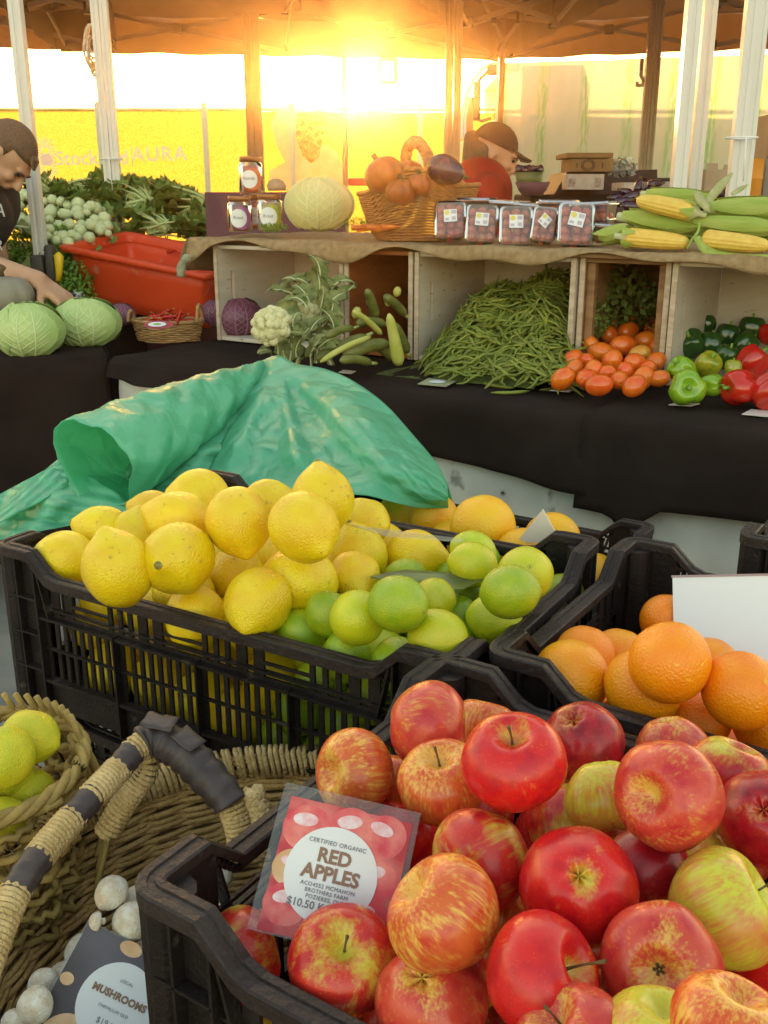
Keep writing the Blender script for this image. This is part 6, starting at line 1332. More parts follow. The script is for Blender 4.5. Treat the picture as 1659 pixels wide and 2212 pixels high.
# corn
M_kern=pm('corn_kernel',(.86,.60,.12),(.80,.50,.09),scale=60,rough=.35,rand=.04,sss=.05); M_husk=pm('corn_husk',(.36,.48,.07),(.50,.56,.14),scale=9,rough=.5,bump=.5,bscale=120,stretch=(6,6,1),trans=.2); M_huskd=pm('corn_husk_dry',(.34,.34,.14),(.46,.44,.22),scale=15,rough=.7,stretch=(5,5,1)); M_cut=pm('corn_stub',(.62,.62,.36),None,rough=.7)
def corn(label,x0,y0,x1,y1,wd,v,stub=True,husk=False,v1=None,taper=.55):
    a=Vector(PV(x0,y0,v)); b=Vector(PV(x1,y1,v if v1 is None else v1)); D=(np.array((a+b)/2)-CC)@FW; R=wd*D/2/FPX; L=(b-a).length; d=(b-a).normalized()
    root=thing('corn_cob' if not husk else 'corn_in_husk',label,'corn',(a+b)/2,axisM(d).to_3x3(),'corn on the sacking'); m=MB(); P=[]
    if not husk:
        nk=26; ns=nk*4; nr=14*4
        for i in range(ns+1):
            t=i/ns; rr=R*min(1,(1-t**6*(1-taper))*(1-.12*t))*(math.sin(min(1,(t+.02)*9)*math.pi/2)**.5)*(1 if t<.93 else math.sqrt(max(0,1-((t-.93)/.075)**2))*.9+.1); row=[]
            for j in range(nr):
                an=2*math.pi*j/nr; kx=(i%4)/4; ky=((j+ (1.0 if (i//4)%2 else 0))%4)/4; bump=math.sin(math.pi*min(1,kx+.08))*.5+.5; by=abs(math.sin(math.pi*j/4))**.5; q=rr*(1-.085*(1-bump*by)); row.append((q*math.cos(an),q*math.sin(an),L*(t-.5)))
            P.append(row)
        m.grid(P,closev=True); local('kernels',m,M_kern,root)
        if stub:
            m=MB(); m.lathe([(0,-L*.5-.028),(R*.30,-L*.5-.027),(R*.30,-L*.5-.012),(R*.62,-L*.5-.003),(R*.85,-L*.5+.006)],14,wob=lambda an,i:1+.08*math.sin(5*an)); local('stalk_stub',m,M_cut,root)
            for k in range(5):
                an=2*math.pi*k/5; m=MB(); P=[]
                for i in range(6):
                    t=i/5; P.append([((R*1.03+.001)*math.cos(an+s*.5*(1-t*.7)),(R*1.03+.001)*math.sin(an+s*.5*(1-t*.7)),-L*.5-.004+.03*t) for s in(-1,-.5,0,.5,1)])
                m.grid(P); local('husk_scrap',m,M_husk,root)
    else:
        n=30
        for i in range(n+1):
            t=i/n; rr=R*(math.sin(math.pi*min(1,t*1.15+.10)*.5)**.6)*(1 if t<.5 else 1-((t-.5)/.5)**2.2*.80); row=[]
            for j in range(48):
                an=2*math.pi*j/48; row.append((rr*(1+.035*math.sin(an*9+t*2)+.02*math.sin(an*17))*math.cos(an)+.004*math.sin(t*5),rr*(1+.03*math.sin(an*9+t*2))*math.sin(an),L*(t-.5)))
            P.append(row)
        m.grid(P,closev=True); local('husk',m,M_husk,root)
        for k in range(3):
            an=2*math.pi*k/3+.7; m=MB(); P=[]
            for i in range(13):
                t=i/12; q=R*1.04*(1 if t<.5 else 1-((t-.5)/.5)**2*.5)+.006*max(0,t-.8)*5; w2=.75*math.sin(math.pi*(t*.85+.12)); P.append([(q*math.cos(an+s*w2),q*math.sin(an+s*w2),L*(t*1.1-.5)) for s in(-1,-.6,-.2,.2,.6,1)])
            m.grid(P); local('outer_husk_leaf',m,M_husk,root)
        m=MB(); m.lathe([(0,-L*.5-.018),(R*.4,-L*.5-.018),(R*.42,-L*.5+.01)],12); local('stalk_stub',m,M_cut,root)
    return root
corn('bare yellow cob on top of the husked ones, stub to the right',1500,459,1376,432,43,2.33)
corn('bare yellow cob at the front left, stub to the left',1352,512,1488,525,43,2.30)
corn('bare yellow cob at the front right edge lying in its opened husk',1518,516,1662,532,44,2.30,stub=False)
m=MB()
corn('husked corn at the back on top',1400,420,1536,428,34,2.46,husk=True)
corn('husked corn in the middle row, left one',1350,470,1508,493,48,2.36,husk=True)
corn('husked corn in the middle row, right one',1500,482,1700,497,46,2.36,husk=True)
corn('thick husked corn at the top right',1540,452,1720,452,54,2.40,husk=True)
corn('stubby green husk end poking out left of the front cob',1360,500,1292,514,40,2.34,husk=True)
corn('husked corn low behind, supporting the pile at the left',1380,498,1520,505,40,2.42,husk=True); corn('husked corn low behind, supporting the pile at the right',1530,505,1700,515,44,2.42,husk=True)
def blade(label,pts,w_,mat,name='corn_leaf'):
    P_=[Vector(p) for p in crom(pts,6)]; m=MB(); g=[]; n=len(P_)
    for i,p in enumerate(P_):
        tg=(P_[min(i+1,n-1)]-P_[max(i-1,0)]).normalized(); s=tg.cross(Vector(camdir(0,.4,1))).normalized(); ww=w_*math.sin(math.pi*(i/(n-1)*.85+.15))**.7; g.append([p+s*ww*k+Vector(camdir(0,0,-1))*ww*.4*abs(k) for k in(-1,-.5,0,.5,1)])
    m.grid(g); return tag(m.build(name,mat,solid=.0006),label,'corn leaf')
blade('long dry corn leaf sticking up behind the cobs',[PV(1528,440,2.38),PV(1545,415,2.40),PV(1565,392,2.42),PV(1584,372,2.44)],.011,M_huskd)
blade('shorter dry corn leaf sticking up at the right',[PV(1580,420,2.40),PV(1600,408,2.42),PV(1618,398,2.43)],.006,M_huskd)
blade('dark wilted corn leaf folded in the middle of the pile',[PV(1508,412,2.34),PV(1515,430,2.32),PV(1530,448,2.32),PV(1535,458,2.33)],.012,M_huskd)
blade('thin husk strip hanging down between the front cobs',[PV(1512,478,2.31),PV(1508,500,2.29),PV(1493,520,2.275),PV(1483,540,2.27)],.003,M_husk)
blade('opened husk under the front right cob',[PV(1505,510,2.28),PV(1540,545,2.27),PV(1600,556,2.27),PV(1670,552,2.27)],.016,M_husk)
# ================================================================== BACK LEFT: GREENS
M_purp=pm('purple_cloth',(.16,.07,.09),(.12,.05,.07),scale=6,rough=.9)
M_leafd=pm('leafy_green',(.14,.24,.05),(.24,.34,.08),scale=25,rough=.55,trans=.3,rand=.06); M_leafstem=pm('leaf_stem',(.45,.52,.22),None,rough=.5); M_bok=pm('bok_choy_base',(.52,.60,.30),(.66,.70,.44),scale=20,rough=.45,rand=.04)
bt=thing('produce_stand','back stand with a dusky purple cloth carrying bunched greens','stand',(-1.3,4.6,0))
m=MB(); m.box((-1.35,4.55,.46),(2.5,1.1,.92)); m.build('cloth_covered_body',M_purp,bt,bevel=.02)
m=MB(); m.box((-1.6,3.78,.36),(1.3,.42,.72)); m.build('front_step',M_black,bt,bevel=.02)
m=MB(); P=[]
for i in range(13):
    a=-1.2+2.4*i/12; P.append([(.5*math.sin(a)*t*(.7+.3*t),.9*t-.2,.3*t*(1-t)*1.4-.05*abs(a)*t) for t in [j/5 for j in range(6)]])
# bunch of leaves: stalks bound at one end, leaves fanning out at the other (one mesh each kind)
def bunch_mesh(seed,n=16,wide=.5,leafw=.13,leaflen=.42,mats=None):
    r=np.random.default_rng(seed); m=MB()
    for k in range(n):
        a=r.uniform(-wide,wide); e=r.uniform(-.12,.42); d=Vector((math.sin(a),math.cos(a),e)).normalized(); L=r.uniform(.42,.62); o=Vector((r.uniform(-.06,.06),0,r.uniform(0,.12)))
        mid=o+d*L*.5+Vector((0,0,.03)); end=o+d*L; m.tube([o,mid,end],[.022,.016,.008],5,1)
        lm=leaf_mesh(leaflen*r.uniform(.8,1.2),leafw*r.uniform(.8,1.2),r.uniform(.3,1.4),.35,8,6,False,k+seed,.3)
        x=d.cross(Vector((0,0,1))).normalized(); z=x.cross(d); Mx=Matrix.Translation(end-d*.12)@Matrix((x,d,z)).transposed().to_4x4()@Matrix.Rotation(r.uniform(-.7,.7),4,'Y'); m.add([Mx@Vector(v) for v in lm.v],lm.f,0)
    m.tube([Vector((.11*math.cos(t),.10,.06+.09*math.sin(t))) for t in [2*math.pi*i/10 for i in range(10)]],.008,4,1,closed=True); return m.mesh('leaf_bunch',[M_leafd,M_leafstem])
BU=[bunch_mesh(s) for s in(1,2,3)]
lst=[(150,418,'short leafy bunch at the far left of the back stand'),(205,412,'leafy bunch second from the left at the back'),(255,430,'bunch of greens behind the bok choy with a loop of stalks'),(225,452,'bunch with long stalks lying behind the bok choy'),(310,405,'tallest leafy bunch, right of the grooved post'),(340,418,'leafy bunch leaning right on the tall heap'),(300,436,'bunch of stalks pointing left, on the tall heap'),(345,446,'stalky bunch lying in the middle of the tall heap'),(395,446,'dark bunch of greens towards the purple cloth'),(440,466,'bunch of curly greens at the right end of the stand'),(330,486,'bunch of fine stalks lying at the front right of the post'),(385,496,'curly bunch at the front, above the orange tub rim'),(180,452,'bunch of stalks with the bok choy heap in front'),(420,496,'drooping bunch above the right end of the tub'),(60,416,'leafy bunch beside the head of the bending man')]
rg=np.random.default_rng(17)
for k,(x,y,lb) in enumerate(lst):
    D=4.25-.0035*(y-400); z_=Vector((0,0,1)); s=.30+.04*math.sin(k); a=rg.uniform(-2.2,-.6) if k%2 else rg.uniform(.5,2.0)
    o=inst(BU[k%3],'leaf_bunch',Matrix.Translation(Vector(PD(x+(-20 if a<0 else 20)*0,y+14,D)))@Matrix.Rotation(a,4,'Z')@Matrix.Translation((0,-.45*s,0))@Matrix.Rotation(rg.uniform(-.1,.25),4,'X'),None,s); tag(o,lb,'greens','bunched greens on the back stand')
# bok choy: pale swollen bases stacked towards us
m=MB(); m.lathe([(0,-1.0),(.45,-.98),(.80,-.72),(1,-.25),(.95,.2),(.72,.7),(.55,1.2),(.50,1.7)],16,wob=lambda a,i:1+.07*math.cos(6*a)); BKB=m.mesh('base',M_bok)
m=MB()
for k in range(6):
    a=2*math.pi*k/6; lm=leaf_mesh(1.9,.8,.9,.2,6,4,False,k,.3); d=Vector((math.cos(a)*.5,math.sin(a)*.5,1)).normalized(); x=d.cross(Vector((0,0,1))).normalized(); z=x.cross(d); Mx=Matrix.Translation(Vector((0,0,1.4)))@Matrix((x,d,z)).transposed().to_4x4(); m.add([Mx@Vector(v) for v in lm.v],lm.f)
BKL=m.mesh('leaves',M_leafd)
k=0
for row,(yy,x0,x1) in enumerate([(418,36,80),(432,34,100),(441,110,200),(450,36,120),(455,128,215),(468,40,230),(481,45,240),(494,60,246),(506,75,236),(516,95,180)]):
    x=x0+rg.uniform(0,8)
    while x<x1:
        y=yy+rg.uniform(-9,9); D=4.02-.0042*(y-420)+rg.uniform(-.03,.03); w0=rg.uniform(15,30); o=bpy.data.objects.new('bok_choy',BKB); COL.objects.link(o)
        o.matrix_basis=Matrix.Translation(Vector(PD(x,y,D)))@axisM(camdir(rg.uniform(-.5,.5),-rg.uniform(-.2,.5),-1),rg.uniform(0,6)); s=w0*D/2/FPX; o.scale=(s,s,s*1.0); tag(o,'pale green bok choy base in the heap between the two left posts','bok choy','bok choy heaped on the back stand')
        c=bpy.data.objects.new('leaves',BKL); COL.objects.link(c); c.parent=o; x+=w0*rg.uniform(.6,1.15); k+=1
# parsley and other herbs low on the front step
PL=[leafcloud(520,1,.085,s,(1.2,.7,.75),10).mesh('parsley_bunch',M_pars) for s in(31,32)]
for k,(x,y,D,s,lb) in enumerate([(30,520,3.75,.10,'parsley bunch beside the black shirt of the man'),(80,528,3.75,.11,'parsley bunch under the bok choy, left of the post'),(135,528,3.75,.11,'parsley bunch under the bok choy, just right of the post'),(70,575,3.62,.11,'parsley bunch behind the wrist of the man'),(128,572,3.62,.10,'parsley bunch beside the clamp of the post'),(150,600,3.55,.11,'parsley bunch against the left end of the orange tub'),(110,620,3.5,.11,'parsley bunch above the hand of the man'),(30,560,3.65,.10,'parsley bunch between shirt and forearm'),(150,640,3.45,.10,'parsley bunch low by the tub, above the right cabbage'),(180,560,3.7,.08,'parsley bunch half behind the tub rim')]):
    o=inst(PL[k%2],'parsley_bunch',Matrix.Translation(Vector(PD(x,y,D)))@Matrix.Rotation(k*1.1,4,'Z'),None,s); tag(o,lb,'parsley','parsley bunches on the front step')
for k,(x,y,D,L,lb) in enumerate([(58,498,3.7,.16,'yellowed outer leaf curling beside the black shirt'),(60,585,3.45,.16,'pale dry leaf above the forearm of the man')]):
    o=inst(LEAFC[k],'loose_leaf',Matrix.Translation(Vector(PD(x-20,y-8,D)))@Matrix.Rotation(-1.9,4,'Z')@Matrix.Rotation(.4,4,'Y'),None,L); tag(o,lb,'leaf')
o=inst(leafcloud(90,1,.3,77,(1.3,.6,.5),0).mesh('plastic_bag',clear('bag_film',(.95,.97,.98),.8,.2,.35)),'plastic_bag',Matrix.Translation(Vector(PD(150,645,3.05))),None,.045); tag(o,'crumpled clear plastic bag by the hand of the bending man','plastic bag')
# ================================================================== BACK RIGHT: CARTONS
M_card=pm('cardboard',(.30,.17,.07),(.24,.13,.05),scale=12,rough=.85); M_cardp=pm('cardboard_pale',(.45,.33,.22),(.38,.27,.18),scale=12,rough=.85); M_dk=pm('dark_crate',(.05,.025,.02),(.08,.04,.03),scale=30,rough=.7); M_cream=pm('label_cream',(.55,.45,.40),(.45,.36,.32),scale=30,rough=.7)
def boxat(name,label,x0,y0,x1,y1,D,depth,mat,cat='carton',yaw=0,group=None):
    a,b=Vector(PD(x0,y1,D)),Vector(PD(x1,y0,D)); w_=b.x-a.x; h=b.z-a.z; root=thing(name,label,cat,((a.x+b.x)/2,a.y+depth/2,a.z),Matrix.Rotation(yaw,3,'Z'),group); return root,w_,h,depth
def panel_box(root,w_,h,d,mat,lid=None,name='body'):
    m=MB(); m.box((0,0,h/2),(w_,d,h)); local(name,m,mat,root,smooth=False,bevel=.004)
    if lid: m=MB(); m.box((0,0,h+lid*.3),(w_*1.03,d*1.03,lid)); local('lid',m,mat,root,smooth=False,bevel=.003)
# a dark counter under them
ctr=thing('back_counter','dark counter behind the corn stacked with cartons','counter',(1.3,4.9,0)); A=PD(1205,420,4.5); B=PD(1470,420,4.5)
m=MB(); P0=Vector(PD(1197,420,4.5)); P1=Vector(PD(1420,420,4.5)); tp0,tp1=Vector(PD(1225,372,4.5)),Vector(PD(1420,366,4.5)); dpt=Vector((0,.45,0))
vs=[P0,P1,tp1,tp0]; vs=vs+[v+dpt for v in vs]; m.add(vs,[(0,1,2,3),(7,6,5,4),(0,3,7,4),(1,5,6,2),(3,2,6,7),(0,4,5,1)]); m.build('dark_bin',M_dk,ctr,smooth=False)
m=MB(); m.box(((P0.x+P1.x)/2+.3,P0.y+.25,P0.z/2),(1.3,.6,P0.z)); m.build('cloth_front',M_black,ctr,bevel=.01)
r_,w_,h,d=boxat('carton','flat open cardboard carton on top of the stack',1224,330,1325,341,4.42,.30,M_card); panel_box(r_,w_,h,d,M_card); 
r_,w_,h,d=boxat('carton','brown cardboard carton with a round printed emblem under the flat one',1234,343,1324,371,4.45,.28,M_card); panel_box(r_,w_,h,d,M_card)
m=MB(); 
for rr_ in(.030,.022): 
    for k in range(18): a=2*math.pi*k/18; b_=2*math.pi*(k+1)/18; m.bar((rr_*math.cos(a)-.02,-d/2-.002,h/2+rr_*.8*math.sin(a)),(rr_*math.cos(b_)-.02,-d/2-.002,h/2+rr_*.8*math.sin(b_)),.003,.004,up=(0,1,0))
m.bar((-.07,-d/2-.002,h*.3),(-.07,-d/2-.002,h*.7),.004,.003,up=(0,1,0)); m.bar((.045,-d/2-.002,h*.3),(.045,-d/2-.002,h*.7),.004,.003,up=(0,1,0)); local('printed_emblem',m,M_dk,r_,smooth=False)
r_,w_,h,d=boxat('produce_box','pale printed produce box below the cardboard cartons',1223,376,1304,410,4.38,.12,M_cream); panel_box(r_,w_,h,d,M_cream)
m=MB(); m.box((-.06,-d/2-.001,h*.45),(.030,.002,h*.5)); local('printed_panel',m,pm('print_brown',(.25,.15,.12),(.45,.35,.3),scale=120,rough=.7),r_,smooth=False); m=MB(); m.box((.055,-d/2-.001,h*.45),(.026,.002,h*.6)); local('printed_panel',m,pm('print_brown',(.25,.15,.12),(.45,.35,.3),scale=120,rough=.7),r_,smooth=False)
o=inst(leafcloud(160,1,.35,78,(1.3,.6,.75),0).mesh('plastic_bag',clear('bag_film',(1,1,1))),'plastic_bag',Matrix.Translation(Vector(PD(1338,364,4.5))),None,.062); tag(o,'milky plastic bag bulging on the dark bin beside the cartons','plastic bag')
for (x0,y0,x1,y1,D,mt,lb,nm) in [(1346,394,1382,412,4.0,M_cream,'small white box among the eggplants','carton'),(1406,392,1470,408,4.2,M_cream,'low pale box behind the two close posts','carton'),(1520,366,1580,414,3.9,M_cardp,'open cardboard carton with a torn rim between the posts','carton'),(1395,384,1480,391,4.4,M_dk,'long dark tray behind the two close posts','tray'),(1112,396,1168,408,3.9,M_purp,'purple plastic bowl under the green one behind the punnets','bowl')]:
    if nm=='bowl': continue
    r_,w_,h,d=boxat(nm,lb,x0,y0,x1,y1,D,.22,mt,cat=nm); panel_box(r_,w_,h,d,mt)
    if 'torn' in lb:
        m=MB(); m.box((-w_*.25,-d*.46,h+.008),(w_*.4,.004,.03),Matrix.Rotation(-.3,3,'X')); m.box((w_*.3,-d*.46,h+.005),(w_*.3,.004,.02),Matrix.Rotation(.2,3,'Y')); local('torn_flap',m,mt,r_,smooth=False)
def bowl(label,x,y,wd,D,mt,h=.07):
    P=PD(x,y,D); R=wd*D/2/FPX; root=thing('bowl',label,'bowl',P); m=MB(); m.lathe([(0,-h*.5),(R*.55,-h*.5),(R*.8,-h*.1),(R,h*.5),(R*.96,h*.5),(R*.76,-h*.05),(0,-h*.4)],28,wob=lambda a,i:1+.015*math.sin(4*a)); local('bowl_body',m,mt,root); return P,R
P,R=bowl('green bowl heaped with dark fruit in front of the woman',1142,392,62,3.9,pm('bowl_green',(.10,.12,.03),None,rough=.4)); bowl('purple plastic bowl under the green one behind the punnets',1150,408,76,3.85,M_purp,.05)
for k in range(7): o=inst(fm('tomato',1,M_egg),'plum',Matrix.Translation(Vector(P+np.array([(-.75+.25*k)*R,.01*math.sin(k*3),.045])))@Matrix.Rotation(k,4,'X'),None,.017); tag(o,'small dark plum in the green bowl','plum','plums in the bowl')
# eggplants
m=MB(); m.lathe([(0,-1.5),(.5,-1.4),(.85,-1.0),(1,-.4),(.85,.3),(.6,.9),(.42,1.3),(.3,1.45)],20); EGG=m.mesh('eggplant',M_egg); m=MB(); m.tube([(0,0,1.35),(0,0,1.6),(.15,0,1.9)],[.42,.22,.2],8); EGS=m.mesh('stalk',M_stem)
for k,(x,y,wd,ax,lb) in enumerate([(1366,424,26,(1,.5,.1),'leftmost eggplant of the dark heap behind the punnets'),(1380,402,22,(.2,1,.1),'upright eggplant in the dark heap'),(1352,416,22,(-1,.3,.3),'slim eggplant pointing left in the dark heap'),(1345,436,26,(1,.1,.4),'eggplant low at the left of the dark heap'),(1382,436,30,(-.3,.3,1),'round shiny eggplant butt just left of the top cob'),(1398,416,24,(.6,.6,.2),'eggplant in front of the double post'),(1415,398,22,(1,.1,.2),'eggplant pointing right beside the double post'),(1330,428,22,(-1,0,.2),'slim dark eggplant next to the punnets'),(1360,446,26,(1,-.1,.2),'eggplant at the bottom of the dark heap'),(1565,417,30,(1,.3,.2),'round dark eggplant behind the dry corn leaves')]):
    D=3.0+.002*(446-y)*2; root=bpy.data.objects.new('eggplant',EGG); COL.objects.link(root); root.matrix_basis=Matrix.Translation(Vector(PD(x,y,D)))@axisM(camdir(*ax)); s=wd*D/2/FPX; root.scale=(s,s,s); tag(root,lb,'eggplant','eggplants behind the shelf'); c=bpy.data.objects.new('stalk',EGS); COL.objects.link(c); c.parent=root
r_,w_,h,d=boxat('carton','low dark tray holding the eggplant heap',1322,448,1412,470,3.0,.28,M_dk,cat='tray'); panel_box(r_,w_,h,d,M_dk)
m=MB(); m.box((0,0,-.15),(.55,.3,.28)); local('stack_below',m,M_dk,r_,smooth=False)
# grey cabinet at the right edge and orange strip
r_,w_,h,d=boxat('grey_cabinet','grey cabinet with a pale window at the right edge','' or 1646,250,1760,425,4.4,.5,M_cardp,cat='cabinet'); M_gr=pm('grey_panel',(.28,.25,.24),(.22,.20,.19),scale=10,rough=.6); panel_box(r_,w_,h,d,M_gr)
m=MB(); m.box((.02,-d/2-.003,h*.78),(w_*.9,.006,h*.30)); local('window_pane',m,pm('window_blue',(.55,.62,.68),None,rough=.2),r_,smooth=False); m=MB(); m.box((.0,-d/2-.008,h*.56),(w_,.014,h*.14)); local('brown_ledge',m,M_cardp,r_,smooth=False)
r_,w_,h,d=boxat('orange_drum','orange drum just showing between the strapped posts and the cabinet',1626,338,1650,420,4.2,.3,None,cat='drum'); M_or=pm('drum_orange',(.75,.30,.03),None,rough=.5); m=MB(); m.lathe([(0,-.6),(w_*1.3,-.6),(w_*1.3,h*.4),(w_*1.36,h*.42),(w_*1.36,h*.46),(w_*1.3,h*.48),(w_*1.3,h*.95),(0,h)],30); local('drum_body',m,M_or,r_)
r_,w_,h,d=boxat('plastic_crate','red plastic box behind the pale cabbage',752,385,792,400,3.3,.2,None,cat='plastic box'); panel_box(r_,w_,h,d,pm('box_red',(.65,.05,.02),None,rough=.5))
r_,w_,h,d=boxat('bread_bag','light brown paper bag behind the top jar, on the back stand',575,386,612,412,3.6,.12,None,cat='paper bag'); m=MB(); m.lathe([(0,0),(w_*.5,.0),(w_*.55,h*.4),(w_*.42,h*.8),(w_*.2,h),(0,h*1.02)],16,wob=lambda a,i:1+.09*math.sin(5*a+i)); local('bag_body',m,M_cardp,r_)
m=MB(); m.box((0,0,-.12),(.5,.2,.23)); local('support_ledge',m,M_purp,r_,smooth=False)
# ================================================================== PEOPLE
M_skin=pm('skin',(.56,.32,.21),(.48,.26,.16),scale=12,rough=.5,sss=.1); M_hair=pm('hair_dark',(.045,.025,.015),(.09,.05,.03),scale=120,rough=.6,bump=.6,bscale=400); M_hairs=pm('hair_short',(.10,.06,.035),(.16,.09,.05),scale=160,rough=.7,bump=.5,bscale=500); M_tee=pm('tshirt_black',(.018,.015,.016),(.028,.022,.022),scale=10,rough=.9); M_redt=pm('tshirt_red',(.42,.014,.008),(.34,.01,.006),scale=10,rough=.9); M_capm=pm('cap_black',(.02,.014,.012),None,rough=.8); M_jean=pm('trousers',(.03,.03,.04),None,rough=.9)
def capsule(m,a,b,ra,rb,n=14):
    a,b=Vector(a),Vector(b); d=b-a; L=d.length; M_=Matrix.Translation(a)@axisM(d) if L>1e-5 else Matrix.Translation(a); prof=[]
    for i in range(6): t=math.pi/2*i/5; prof.append((ra*math.sin(t),-ra*math.cos(t)))
    for i in range(1,6): t=math.pi/2*i/5; prof.append((rb*math.cos(t) if i else rb,L+rb*math.sin(t)))
    prof.insert(6,(rb,L)); prof[0]=(0,-ra); prof[-1]=(0,L+rb); m.lathe(prof,n,M_)
def ellip(m,c,ax,r,n=18):
    """ax: 3x3 matrix of axes"""
    Mx=Matrix.Translation(Vector(c))@ax.to_4x4(); m.lathe([(math.sin(math.pi*i/12),-math.cos(math.pi*i/12)) for i in range(13)],n,Mx@Matrix.Diagonal((*r,1)))
def fuse(m,name,mat,parent,vox=.007,smooth=6,fac=.6):
    o=m.build('tmp',mat); md=o.modifiers.new('r','REMESH'); md.mode='VOXEL'; md.voxel_size=vox; md.use_smooth_shade=True
    ms=o.modifiers.new('s','SMOOTH'); ms.iterations=smooth; ms.factor=fac
    me=bpy.data.meshes.new_from_object(o.evaluated_get(bpy.context.evaluated_depsgraph_get())); bpy.data.objects.remove(o); me.name=name
    p=bpy.data.objects.new(name,me); COL.objects.link(p); p.parent=parent
    if parent is not None: p.matrix_parent_inverse=parent.matrix_basis.inverted()
    return p
def head(m,c,f,up,s=1):
    """skull, jaw, brow, nose, lips, chin, ears; f face direction, up crown direction"""
    f,up=Vector(f).normalized(),Vector(up).normalized(); sd=f.cross(up).normalized(); up=sd.cross(f); A=Matrix((sd,f,up)).transposed(); c=Vector(c)
    at=lambda x,y,z:c+sd*x*s+f*y*s+up*z*s
    ellip(m,at(0,-.012,.022),A,(.076*s,.096*s,.088*s)); ellip(m,at(0,.020,-.040),A,(.060*s,.066*s,.072*s)); ellip(m,at(0,.050,-.088),A,(.032*s,.032*s,.024*s))
    ellip(m,at(0,.076,.022),A,(.052*s,.018*s,.014*s)); capsule(m,at(0,.086,.008),at(0,.112,-.030),.009*s,.0135*s); ellip(m,at(0,.100,-.034),A,(.018*s,.012*s,.010*s)); ellip(m,at(0,.086,-.058),A,(.024*s,.012*s,.0065*s)); ellip(m,at(0,.083,-.068),A,(.020*s,.011*s,.007*s))
    for k in(-1,1): ellip(m,at(.034*k,.070,-.022),A,(.024*s,.020*s,.020*s)); ellip(m,at(.078*k,-.012,-.008),A,(.012*s,.020*s,.031*s)); 
    return at,A
def face_bits(parent,at,A,s=1):
    for k in(-1,1):
        m=MB(); ellip(m,at(.030*k,.080,.003),A,(.013*s,.008*s,.006*s)); m.build('eye',pm('eye',(.05,.03,.02),None,rough=.2),parent)
        m=MB(); m.tube([at(.014*k,.093,.016),at(.032*k,.091,.022),at(.050*k,.078,.016)],[.003*s,.0045*s,.002*s],6); m.build('eyebrow',M_hair,parent)
def hand(m,w,d,nrm,s=1,curl=.9,side=1):
    """palm and five separate fingers; w wrist, d direction of the hand, nrm back of hand"""
    d=Vector(d).normalized(); nrm=Vector(nrm).normalized(); x=d.cross(nrm).normalized()*side; nrm=x.cross(d)*side; nrm=nrm if nrm.dot(Vector((0,0,1)))>-2 else -nrm; w=Vector(w)
    for q in(-.028,-.010,.010,.028): capsule(m,w+x*q*.7*s,w+d*.085*s+x*q*1.05*s,.016*s,.0125*s,10)
    for i,(q,L) in enumerate(((-.033,.060),(-.011,.078),(.011,.084),(.032,.074))):
        p=w+d*.09*s+x*q*s; dd=(d+x*q*3).normalized()
        for k,(l,r0,r1) in enumerate(((.45,.0100,.0092),(.32,.0092,.0084),(.23,.0084,.0072))):
            ang=curl*(.35+.45*k)+.08*i; v_=(dd*math.cos(ang)-nrm*math.sin(ang)).normalized(); e=p+v_*L*l*s; capsule(m,p,e,r0*s,r1*s,10); p=e
    p=w+d*.025*s+x*.026*s; e=p+(d*.55+x*.75-nrm*.35).normalized()*.042*s; capsule(m,p,e,.014*s,.0115*s,10); e2=e+(d*.85+x*.25-nrm*.5).normalized()*.036*s; capsule(m,e,e2,.0115*s,.009*s,10)
# --- man bending over the left table, seen from his left side
DM=3.15; man=thing('person','man in a black t-shirt bending over the left table, arm reaching down to the cabbages','person',(PD(-120,600,3.3)[0],PD(-120,600,3.3)[1],0))
hc_=Vector(PD(16,338,DM)); f_=Vector((.50,-.10,-.86)); u_=Vector((.86,.0,.50))
m=MB(); at,A_=head(m,hc_,f_,u_,.88)
sh=Vector(PD(-92,440,DM+.02)); sh2=sh+Vector((-.06,.34,.02)); chest=Vector(PD(-120,470,DM+.20)); hip=Vector((PD(-230,560,3.4)[0],3.55,.95))
neck0=(sh+sh2)/2+Vector((.02,0,.03)); capsule(m,neck0,at(0,-.03,-.05),.055,.050)
capsule(m,sh,sh2,.07,.07); capsule(m,(sh+sh2)/2,hip,.15,.15); capsule(m,sh+Vector((0,.08,-.04)),hip+Vector((0,-.06,0)),.12,.12); capsule(m,sh2+Vector((0,-.08,-.04)),hip+Vector((0,.10,0)),.12,.12)
el=Vector(PD(-70,570,DM-.06)); wr=Vector(PD(84,607,DM-.18)); capsule(m,sh,el,.055,.046); capsule(m,el,el.lerp(wr,.35),.046,.047); capsule(m,el.lerp(wr,.35),wr,.047,.030)
hand(m,wr,Vector((.80,-.10,-.58)),Vector((.5,-.3,.8)),1.0,.9,1)
el2=Vector(PD(-10,560,DM+.35)); wr2=Vector(PD(30,640,DM+.20)); capsule(m,sh2,el2,.055,.046); capsule(m,el2,wr2,.044,.028); hand(m,wr2,Vector((.4,-.3,-.9)),Vector((.8,-.2,.5)),1.0,.8,-1)
for k in(-1,1):
    hp_=hip+Vector((0,.09*k,-.02)); kn=Vector((hip.x+.06,hip.y+.10*k,.50)); ft=Vector((hip.x-.02,hip.y+.10*k,.08)); capsule(m,hp_,kn,.095,.065); capsule(m,kn,ft,.062,.042); capsule(m,ft+Vector((0,0,-.03)),ft+Vector((.16,0,-.045)),.042,.034)
fuse(m,'body',M_skin,man,.0065,5); face_bits(man,at,A_,.9)
m=MB(); ellip(m,at(0,-.020,.032),A_,(.0690,.0855,.0785)); hr=MB()
